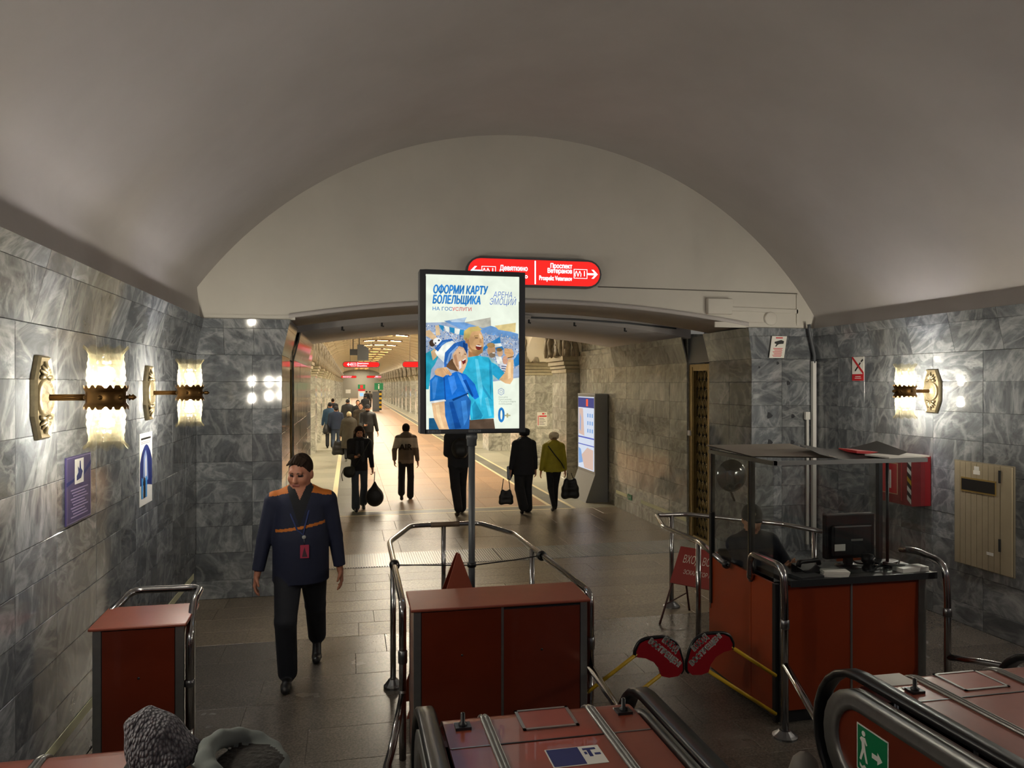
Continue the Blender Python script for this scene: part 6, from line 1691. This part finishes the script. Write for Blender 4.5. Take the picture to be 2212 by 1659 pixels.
    o = link(name, B.mesh(name, vox, paint), None, loc, (0, 0, yaw)); tag(o, label, 'person')
    hv = min(vox, .010 if h * 0 + vox < .016 else vox)
    # hair and hats as children
    if hair:
        kind, m = hair; G = Body(); r = 1.0
        G.ell(Hd(0, .014, .156), np.array((.082, .101, .100)) * U * hs, m, .01, Rm)
        if kind == 'short':
            G.ell(Hd(0, -.090, .090), np.array((.085, .075, .105)) * U * hs, m, .01 * U * hs, Rm, sub=True); G.ell(Hd(0, .06, .0), np.array((.12, .10, .060)) * U * hs, m, .02 * U * hs, Rm, sub=True)
        elif kind == 'long':
            for s in (-1, 1): G.cap(Hd(s * .065, .02, .14), Hd(s * .085, .03, -.02), .045 * U * hs, .04 * U * hs, m, .03 * U * hs)
            G.cap(Hd(0, .07, .12), Hd(0, .08, -.03), .06 * U * hs, .05 * U * hs, m, .03 * U * hs); G.ell(Hd(0, -.10, .085), np.array((.065, .09, .070)) * U * hs, m, .01 * U * hs, Rm, sub=True)
        link('hair', G.mesh('hair', hv), o)
    if hat:
        kind, m = hat; G = Body()
        if kind == 'cap':
            G.ell(Hd(0, .012, .160), np.array((.088, .108, .098)) * U * hs, m, .01, Rm); G.ell(Hd(0, .0, .03), np.array((.2, .2, .10)) * U * hs, m, .008 * U * hs, Rm, sub=True)
            G.ell(Hd(0, -.115, .150), np.array((.072, .060, .012)) * U * hs, m, .012 * U * hs, Rm)
        elif kind == 'beanie':
            G.ell(Hd(0, .012, .165), np.array((.090, .108, .105)) * U * hs, m, .01, Rm); G.ell(Hd(0, -.05, .01), np.array((.2, .2, .115)) * U * hs, m, .008 * U * hs, Rm, sub=True)
        elif kind == 'beret':
            G.ell(Hd(0, .025, .185), np.array((.115, .125, .070)) * U * hs, m, .01, Rm); G.cap(Hd(-.04, .01, .135), Hd(.04, .01, .135), .072 * U * hs, .072 * U * hs, m, .03 * U * hs)
            G.ell(Hd(0, -.05, .03), np.array((.2, .2, .085)) * U * hs, m, .008 * U * hs, Rm, sub=True)
        elif kind == 'headphones':
            pth = [Hd(.092 * math.cos(a), .01, .145 + .115 * math.sin(a)) for a in [math.pi * i / 8 for i in range(9)]]
            for a_, b_ in zip(pth[:-1], pth[1:]): G.cap(a_, b_, .012 * U * hs, .012 * U * hs, m, .006 * U * hs)
            for s in (-1, 1): G.ell(Hd(s * .095, .01, .125), np.array((.025, .04, .045)) * U * hs, m, .01 * U * hs, Rm)
        link('headphones' if kind == 'headphones' else 'hat', G.mesh('hat', hv), o)
    return o, T, Hd, U

# ---- the uniformed man walking towards the escalator
M_UNI = cloth('uniform_navy', '0f1630', .8, .10, .3, 25); M_UNI_T = cloth('uniform_trousers', '12151f', .8, .08, .25, 25); M_ORG = cloth('uniform_orange', 'b5651c', .75, .06, .1); M_SHIRT = cloth('shirt_black', '121319')
def man_paint(B, c, n, mt):
    ju = B.mats.index(M_UNI); og = B.mi(M_ORG); U = 1.83 / 1.75; z = c[:, 2] / U; x = c[:, 0] / U; y = c[:, 1] / U
    jac = mt == ju
    mt[jac & (z > 1.34) & (n[:, 2] > .58) & (np.abs(x) > .085) & (np.abs(x) < .235) & (y < .06)] = og
    st = 1.205 + x * .16
    mt[jac & (z > st) & (z < st + .022) & (y < -.02) & (np.abs(x) < .185) & (np.abs(n[:, 1]) > .3)] = og
    mt[jac & (y < -.03) & (np.abs(x + .0) < (z - 1.22) * .34) & (z > 1.22)] = B.mi(M_SHIRT)
    mt[jac & (y < -.03) & (np.abs(x) < (z - 1.425) * .45) & (z > 1.425)] = B.mi(M_SKIN_D)
def man_extra(B, T, Hd, Rm, U):
    # rolled sleeve cuffs and collar
    B.cap(T(-.095, -.015, 1.475), T(-.035, -.085, 1.415), .020 * U, .014 * U, M_UNI, .015 * U); B.cap(T(.095, -.015, 1.475), T(.035, -.085, 1.415), .020 * U, .014 * U, M_UNI, .015 * U)
    B.cap(T(0, -.045, 1.10), T(0, -.04, 1.0), .15 * U, .15 * U, M_UNI, .06 * U, ((0, 1, 0), .7))
mloc = atd(650, 830, 6.22); mloc = Vector((mloc.x, mloc.y, 0))
f1 = gz(618, 1493) - mloc; f2 = gz(684, 1428) - mloc
mU = 1.83 / 1.75
man, T, Hd, U = person('person', 'man in a navy and orange uniform with a badge walking beside the railing', mloc, 0, 1.83,
    [(f1.x / mU, f1.y / mU, 0, 0.0), (f2.x / mU, f2.y / mU, 0.0, .95)], [(-.335, -.06, .80), (.30, .02, .86)], M_UNI, M_UNI_T, M_SHOE, M_SKIN_D, hem=.80, tr=1.10, slv=1.16, flare=1.05,
    legs=(.102, .082, .074), hs=1.14, headrot=(-.30, .20, .04), vox=.0062, fat=1.14, extra=man_extra, paint=man_paint, curl=(.55, .5), shoulders=1.12, chin=1.14)
G = Body(); hu = U * 1.14; Rm_ = rotm(-.30, .20, .04)
G.ell(Hd(0, .018, .158), np.array((.0785, .098, .098)) * hu, M_HAIR_B, .01, Rm_)
G.ell(Hd(0, -.100, .085), np.array((.080, .085, .112)) * hu, M_HAIR_B, .006, Rm_, sub=True); G.ell(Hd(0, .05, .0), np.array((.12, .10, .062)) * hu, M_HAIR_B, .01, Rm_, sub=True)
rnd = random.Random(4)
for i in range(26):
    x = -.046 + .100 * (i % 13) / 12; lay = i // 13
    p0 = Hd(x * .9, -.03 + .03 * lay, .243 - abs(x) * .45 + rnd.uniform(-.004, .006)); p1 = Hd(x - .012 + rnd.uniform(-.008, .004), -.074 + .026 * lay, .214 - abs(x) * .35 + rnd.uniform(-.010, .008) + .014 * lay)
    G.cap(p0, p1, .013 * hu, .0055 * hu, M_HAIR_B, .004)
link('hair', G.mesh('hair', .0045, None, 1), man)
# lanyard, reel and badge hang on the chest; watch on the left wrist
fy = lambda x, z: -.175 * mU * math.sqrt(max(.1, 1 - (x / .30) ** 2)) if z < 1.40 else -.13 * mU
MB().tube([(-.075, -.02, 1.53), (-.078, -.10, 1.47), (-.07, -.15, 1.38), (-.02, -.178, 1.26), (.03, -.182, 1.215), (.04, -.175, 1.28), (.07, -.15, 1.40), (.082, -.10, 1.48), (.08, -.02, 1.53)], .007, 6).build('lanyard', cloth('lanyard_blue', '2b3a6a'), man)
MB().lathe([(.001, -.01), (.014, -.009), (.016, .0)], (.035, -.185, 1.20), 12, 0, 'y').build('badge_reel', mat('reel_grey', 'a5a5a2', .4), man)
MB().tube([(.035, -.188, 1.19), (.038, -.190, 1.14)], .003, 5).build('badge_clip', M_STEEL, man)
bd = MB().box(.006, .074, -.196, -.190, 1.035, 1.14).build('badge', mat('badge_pink', 'a83a52', .35), man)
MB().add([(.02, -.197, 1.045), (.062, -.197, 1.045), (.048, -.197, 1.09), (.040, -.197, 1.125), (.030, -.197, 1.09)], [(0, 1, 2, 3, 4)]).build('badge_print', mat('badge_dark', '402833', .5), bd)

# ---- passengers
def at_feet(u, v): p = gz(u, v); return Vector((p.x, p.y, 0))
def at_depth(u, d): p = atd(u, CY, d); return Vector((p.x, p.y, 0))
PI = math.pi
# dark haired woman with phone
M_SCARF = cloth('scarf', '2c2d30')
def ph_extra(B, T, Hd, Rm, U):
    B.cap(T(-.05, -.05, 1.47), T(.05, -.05, 1.47), .055 * U, .055 * U, M_BLK, .03 * U); B.cap(T(.05, -.115, 1.42), T(.07, -.13, 1.05), .032 * U, .034 * U, M_SCARF, .01 * U, ((0, 1, 0), .6)); B.cap(T(-.05, -.115, 1.42), T(-.06, -.13, 1.15), .032 * U, .034 * U, M_SCARF, .01 * U, ((0, 1, 0), .6))
wph, T, Hd, U = person('person', 'woman in black jacket and flared jeans with headphones looking at a phone', at_depth(776, 14.5), .05, 1.62,
    [(-.07, -.16, 0, .0), (.10, .16, 0, .35)], [(-.09, -.30, 1.14), (.27, -.02, .84)], M_BLK, M_JEAN_D, M_SHOE, hem=.84, tr=1.04, slv=1.12, legs=(.088, .070, .088), headrot=(.05, .22, 0), hat=('headphones', mat('phones_brown', '6a4f38', .5)), hair=('long', M_HAIR_B), vox=.011, extra=ph_extra, curl=(.9, 1.2))
def local_to(o, p): return o.matrix_basis @ Vector(p)
def phone(o, p, rz, label):
    tag(MB().box(-.035, .035, -.06, .06, -.004, .004).build('phone', M_BLACK, None, local_to(o, p), (.5, 0, rz), .003), label, 'phone')
phone(wph, (-.03, -.36, 1.10), .3, 'black phone held by the woman with headphones')
def soft_bag(name, label, loc, w, d, h, m, strap=None, rz=0.0, shape='bag'):
    r = empty(name, loc, rz, label, 'bag'); G = Body()
    if shape == 'round':
        G.ell((0, 0, -h * .5), (w * .5, d * .5, h * .46), m, .03); G.cap((-w * .3, 0, -h * .12), (w * .3, 0, -h * .12), .025, .025, m, .05)
    elif shape == 'sack':
        G.ell((0, 0, -h * .62), (w * .5, d * .5, h * .40), m, .03); G.cap((0, 0, -h * .35), (0, 0, 0), w * .30, w * .06, m, .05)
    else:
        for sx in (-1, 1):
            G.cap((sx * w * .26, 0, -h * .10), (sx * w * .36, 0, -h * .82), d * .30, d * .5, m, .03)
        G.cap((-w * .33, 0, -h * .5), (w * .33, 0, -h * .5), d * .5, d * .5, m, .05); G.cap((-w * .33, 0, -h * .80), (w * .33, 0, -h * .80), d * .5, d * .5, m, .04); G.cap((-w * .24, 0, -h * .2), (w * .24, 0, -h * .2), d * .34, d * .34, m, .04)
    link('bag_body', G.mesh('bag_body', .013), r)
    for s_ in (strap or []): MB().tube(fillet(s_, .05, 4), .008, 6).build('strap', m, r)
    return r
M_BAG = mat('bag_black', '141416', .5, bump=.2, bscale=25); M_BAG_O = mat('bag_olive', '2c2e24', .6, bump=.3, bscale=20)
p = local_to(wph, (.27, -.03, .70)); soft_bag('sack_bag', 'black drawstring sack hanging from the hand of the woman with headphones', p + Vector((.02, 0, -.16)), .34, .24, .46, M_BAG, [[(0, 0, .20), (-.01, 0, .0)]], shape='sack')
p = local_to(wph, (-.19, -.13, .86)); soft_bag('shoulder_bag', 'olive black shoulder bag at the hip of the woman with headphones', p, .24, .15, .22, M_BAG_O, [[(-.10, 0, -.02), (-.16, -.02, -.14), (-.13, 0, -.26)], [(.10, 0, -.02), (.20, -.10, .18), (.36, -.10, .48)]], .3, 'round')
# two tone jacket, seen from behind
M_TAUPE = cloth('taupe', '6b5d50'); M_CREAM = cloth('cream', 'b9b1a2')
def tt_paint(B, c, n, mt):
    i = B.mats.index(M_TAUPE); z = c[:, 2] / (1.58 / 1.75); mt[(mt == i) & (z > 1.20 + .0 * c[:, 0]) & (z < 1.435)] = B.mi(M_CREAM)
    mt[(mt == i) & (z < .92) & (z > .80)] = B.mi(cloth('taupe_light', '7d7062'))
tt, T, Hd, U = person('person', 'person in a taupe and cream lettered hooded jacket walking away alone', at_depth(877, 15.95), PI - .12, 1.58, [(.10 * -1, -.12, 0, 0), (.08, .36, .03, .9)], [(-.27, -.03, .86), (.26, .05, .90)], M_TAUPE, cloth('trouser_black', '1b1b1d'), M_BLK2, hem=.84, tr=1.12, slv=1.22, flare=1.02, legs=(.090, .078, .080), hood=M_TAUPE, hair=('short', M_HAIR_D), hat=('beanie', M_HAIR_D), vox=.011, paint=tt_paint, curl=(.7, .7))
text(tt, 'AIR', .17, frame((0, .150, 1.10), (-1, 0, 0), (0, 0, 1)), cloth('letter_brown', '3d342c'), bold=.008, name='jacket_lettering')
# black puffer jacket with backpack, behind the pole
pk, T, Hd, U = person('person', 'person in black puffer jacket and dark trousers walking away behind the light box pole', at_depth(990, 14.2), PI + .05, 1.78, [(-.09, -.22, 0, 0), (.08, .30, 0, .6)], [(-.10, -.26, 1.08), (.10, -.26, 1.08)], M_BLK2, M_BLK, mat('shoe_tan', '4a4030', .6), hem=.86, tr=1.22, slv=1.35, flare=.98, legs=(.10, .085, .075), hood=M_BLK2, hair=('short', M_HAIR_D), vox=.012)
G = Body(); G.ell((0, 0, 0), (.165, .10, .20), M_BAG, .02); G.ell((0, .07, -.05), (.12, .06, .11), M_BAG, .04); bp = link('backpack', G.mesh('backpack', .013), None, local_to(pk, (0, .20, 1.23)), (0, 0, PI)); tag(bp, 'rounded black backpack on the person behind the pole', 'backpack')
# woman in the black coat
bc, T, Hd, U = person('person', 'woman in long black coat and round black hat walking beside the yellow green jacket', at_depth(1132, 14.35), PI + .03, 1.59, [(-.08, -.15, 0, 0), (.10, .22, 0, .7)], [(-.26, -.03, .82), (.28, -.04, .84)], cloth('coat_black', '1a1b20'), M_BLK, M_SHOE, hem=.78, tr=1.14, slv=1.22, flare=1.12, legs=(.115, .105, .10), hood=MATS['cloth_coat_black'], hat=('beret', M_BLK2), hair=('short', M_HAIR_D), vox=.011, fat=1.1)
p = local_to(bc, (.30, -.04, .66)); soft_bag('tote_bag', 'small black tote with thin handles held by the woman in black', p + Vector((-.04, 0, -.22)), .26, .09, .30, M_BAG, [[(-.08, 0, -.03), (-.05, 0, .20)], [(.08, 0, -.03), (.05, 0, .20)]])
tag(MB().add([(-.07, -.01, 0), (.05, -.01, .05), (.09, -.01, -.08), (.0, -.01, -.26), (-.06, .015, -.24), (.03, .02, .0)], [(0, 1, 2, 3), (3, 2, 1, 5), (0, 3, 4), (0, 4, 5, 1), (4, 3, 5)]).build('paper_wrap', mat('wrap_grey', '8f96a3', .4, var=.2, vscale=20), None, local_to(bc, (.255, -.05, .86))), 'crumpled grey wrapper held by the woman in black', 'wrapper')
# woman in the yellow green jacket
M_OLIVE = cloth('yellow_green', 'a3971f', .7, .14, .5, 22); M_BERET = cloth('cream_knit', 'dccfb2')
gj, T, Hd, U = person('person', 'woman in yellow green quilted jacket and cream beret walking away', at_depth(1196, 14.6), PI - .05, 1.50, [(-.05, -.20, 0, .0), (.06, .16, 0, .5)], [(-.27, -.02, .84), (.30, .04, .86)], M_OLIVE, M_BLK, M_SHOE, hem=.86, tr=1.20, slv=1.25, flare=1.12, legs=(.092, .062, .048), hood=M_OLIVE, hat=('beret', M_BERET), hair=('short', mat('hair_fair', '8c7355', .6)), vox=.011, fat=1.08)
p = local_to(gj, (-.27, -.02, .68)); soft_bag('hand_bag', 'black shopping bag carried by the woman in yellow green', p + Vector((.06, 0, -.08)), .30, .14, .40, M_BAG, [[(-.08, 0, -.05), (-.05, 0, .10)], [(.08, 0, -.05), (.02, 0, .10)]])
MB().tube([(.13, .10, 1.24), (.02, .175, 1.08), (-.11, .175, .92), (-.19, .08, .80)], .010, 6).build('cross_strap', M_BAG, gj)
# man with cap and phone
mc, T, Hd, U = person('person', 'bearded man in black cap and leather jacket holding a phone', at_depth(794, 24.4), .02, 1.76, [(-.10, -.12, 0, 0), (.12, .16, 0, .4)], [(-.10, -.28, 1.10), (.33, -.03, .80)], mat('leather_black', '151517', .45, bump=.3, bscale=18), M_BLK, M_SHOE, hem=.88, tr=1.22, slv=1.32, legs=(.095, .08, .07), hat=('cap', M_BLK), vox=.014, extra=lambda B, T, Hd, Rm, U: B.ell(Hd(0, -.065, .04), np.array((.050, .035, .045)) * U, M_HAIR_D, .01 * U, Rm), curl=(.8, .5))
phone(mc, (-.05, -.36, 1.10), -.2, 'dark phone held by the bearded man in the cap')
# old woman in the long coat
oc, T, Hd, U = person('person', 'woman in long grey brown coat and pale knitted hat walking away', at_depth(754, 23.9), PI, 1.54, [(-.09, -.10, 0, 0), (.10, .14, 0, .4)], [(-.28, -.03, .84), (.31, -.02, .82)], cloth('coat_grey', '3f3a30', .9, .2, .4, 20), M_BLK, M_WSHOE, hem=.46, tr=1.28, slv=1.35, flare=1.22, legs=(.09, .07, .06), hat=('beanie', cloth('pale_knit', 'b3a483')), hair=('short', mat('hair_grey', '6f675c', .7)), vox=.015, fat=1.12)
p = local_to(oc, (.31, -.03, .66)); soft_bag('shopping_bag', 'large black shopping bag carried by the woman in the long coat', p + Vector((-.02, 0, -.02)), .34, .15, .46, M_BAG, [[(-.08, 0, -.05), (-.03, 0, .10)], [(.08, 0, -.05), (.03, 0, .10)]])
# man in navy jacket and jeans
nj, T, Hd, U = person('person', 'man in navy jacket and blue jeans walking away by the pylons', at_depth(726, 26.4), PI + .1, 1.66, [(-.09, -.14, 0, 0), (.09, .12, 0, .5)], [(-.29, -.02, .86), (.28, -.03, .86)], cloth('jacket_navy', '1f2a3f'), M_JEAN, M_WSHOE, hem=.88, tr=1.24, slv=1.3, legs=(.088, .07, .06), hat=('cap', M_BLK2), hair=('short', M_HAIR_B), vox=.015)
p = local_to(nj, (.32, .06, 1.02)); soft_bag('shoulder_bag', 'dark shoulder bag on the man in navy', p, .34, .16, .30, M_BAG, [[(.0, 0, -.03), (.10, 0, .22), (.2, 0, .40)]], 1.2)
# further back
FAR = [(713, 28.6, PI, 1.72, 'person in a steel blue jacket behind the man in navy', cloth('blue_jacket', '33506b'), M_BLK, ('beanie', M_BLK2), None, 1.22),
       (719, 37, PI, 1.72, 'distant dark haired person in a dark coat beside the steel blue jacket', M_BLK2, M_BLK, None, ('short', M_HAIR_B), 1.15),
       (751, 33.5, PI, 1.74, 'person in charcoal puffer coat and black cap walking away', cloth('charcoal', '2a2b2c', .8, .1, .6, 14), M_BLK, ('beanie', M_BLK), None, 1.30),
       (779, 27.4, 0, 1.74, 'man with bare head in a brown patterned jacket facing this way', cloth('camo', '3b3327', .85, .5, .2, 30), M_BLK, None, ('short', M_HAIR_B), 1.15),
       (773, 31.5, 0, 1.76, 'person with brown hair in a black jacket behind the patterned jacket', M_BLK, M_BLK, None, ('short', M_HAIR_B), 1.1),
       (789, 46, PI + .3, 1.74, 'person in black hooded jacket walking away behind the bearded man', M_BLK, M_BLK, ('beanie', M_BLK), None, 1.3),
       (792, 74, PI, 1.75, 'distant person in black clothes near the help column', M_BLK, M_BLK, None, ('short', M_HAIR_D), 1.1),
       (799, 78, PI, 1.70, 'distant person in grey jacket near the information post', cloth('grey_jacket', '4a4844'), M_BLK, None, ('short', M_HAIR_D), 1.1)]
for u, d, yw, hh, lb_, t_, l_, ht_, hr_, tr_ in FAR:
    person('person', lb_, at_depth(u, d), yw, hh, [(-.09, -.12, 0, 0), (.09, .14, 0, .4)], [None, None], t_, l_, M_SHOE, hem=.82, tr=tr_, slv=tr_ * 1.05, legs=(.09, .075, .07), hat=ht_, hair=hr_, vox=.020 if d < 40 else .03)
# ---- traveller with the knitted hat on the escalator

def knit_mat():
    m = bpy.data.materials.new('knit_wool'); m.use_nodes = True; nt = m.node_tree; b = nt.nodes['Principled BSDF']; L = nt.links.new
    tc = nd(nt, 'ShaderNodeTexCoord'); mp = nd(nt, 'ShaderNodeMapping'); mp.inputs['Scale'].default_value = (1, 1, .55); L(tc.outputs['Object'], mp.inputs[0])
    vo = nd(nt, 'ShaderNodeTexVoronoi', Scale=120.0); L(mp.outputs[0], vo.inputs['Vector'])
    r = nd(nt, 'ShaderNodeValToRGB'); e = r.color_ramp.elements; e[0].color = lin('a3a1a5'); e[0].position = .1; e[1].color = lin('5f5d62'); e[1].position = .75; L(vo.outputs['Distance'], r.inputs[0]); L(r.outputs[0], b.inputs['Base Color'])
    bp = nd(nt, 'ShaderNodeBump', Strength=1.0, Distance=.012); bp.invert = True; L(vo.outputs['Distance'], bp.inputs['Height']); L(bp.outputs[0], b.inputs['Normal']); b.inputs['Roughness'].default_value = .95; b.inputs['Specular IOR Level'].default_value = .1
    return m
M_KNIT = knit_mat()
M_PARKA = cloth('parka_grey_green', '6d7370', .9, .10, .3, 20); M_FUR = mat('fur_dark', '2c2925', .95, 0, .5, 50, 1.0, 60)
def kn_extra(B, T, Hd, Rm, U):
    B.cap(T(-.12, .15, 1.47), T(.12, .15, 1.47), .10 * U, .10 * U, M_PARKA, .05 * U)
    ring = [T(.15 * math.cos(a), .22 + .12 * math.sin(a), 1.60 - .05 * math.sin(a)) for a in [2 * math.pi * i / 12 for i in range(13)]]
    for a_, b_ in zip(ring[:-1], ring[1:]): B.cap(a_, b_, .030 * U, .030 * U, M_PARKA, .015 * U)
    B.ell(T(0, .22, 1.575), np.array((.155, .125, .040)) * U, M_FUR, .01 * U)
kp = atd(385, 830, 2.16); kloc = Vector((kp.x, kp.y, 0))
kn, T, Hd, U = person('person', 'traveller in a chunky grey knitted hat and hooded parka on the escalator', kloc, -1.75, 1.47, [(-.10, -.05, 0, 0), (.10, .05, 0, 0)], [None, None], M_PARKA, M_BLK, M_SHOE, hem=.70, tr=1.25, slv=1.35, hair=('short', M_HAIR_B), vox=.009, extra=kn_extra, headrot=(0, .55, 0))
G = Body()
for i in range(10):
    a = 2 * math.pi * i / 10
    G.cap(Hd(.075 * math.cos(a), .012 + .085 * math.sin(a), .10), Hd(.030 * math.cos(a), .012 + .035 * math.sin(a), .285), .034 * U, .022 * U, M_KNIT, .012 * U)
G.ell(Hd(0, .012, .18), np.array((.085, .10, .11)) * U, M_KNIT, .02 * U); G.ell(Hd(0, -.02, -.01), np.array((.2, .2, .09)) * U, M_KNIT, .01 * U, sub=True)
link('knitted_hat', G.mesh('knitted_hat', .006), kn)
# ---- attendant seated in the booth
ch_ = empty('office_chair', (3.17, 5.62, 0), -.1, 'black office chair under the seated attendant', 'chair')
MB().box(-.20, .20, -.20, .20, .545, .59).build('seat', M_BLACK, ch_, bevel=.02); MB().box(-.19, .19, .17, .21, .68, 1.05).build('backrest', M_BLACK, ch_, bevel=.02); MB().tube([(0, 0, .05), (0, 0, .55)], .025, 8).build('column', M_DARKMETAL, ch_)
for i in range(5): MB().tube([(0, 0, .07), (.22 * math.cos(i * 1.257), .22 * math.sin(i * 1.257), .03)], .018, 6).build('base_leg', M_BLACK, ch_)
MB().tube([(0, .19, .72), (0, .16, .56)], .015, 6).build('back_bar', M_DARKMETAL, ch_)
M_ATT = cloth('attendant_navy', '161a26')
sa, T, Hd, U = person('person', 'seated booth attendant in a dark uniform and black cap with badge', (3.19, 5.60, 0), .15, 1.66, [(-.10, -.36, 0, 0), (.10, -.34, 0, 0)], [(.0, -.32, 1.27), (.16, -.32, 1.27)], M_ATT, M_BLK, M_SHOE, hem=.90, tr=1.15, slv=1.2, hat=('cap', M_BLK), hair=('short', M_HAIR_D), vox=.011, pelvis=.71, headrot=(-.5, .15, 0))
MB().lathe([(.001, -.004), (.014, -.003), (.015, 0)], tuple(Hd(0, -.10, .20)), 10, 0, 'y').build('cap_badge', M_BRASS, sa)
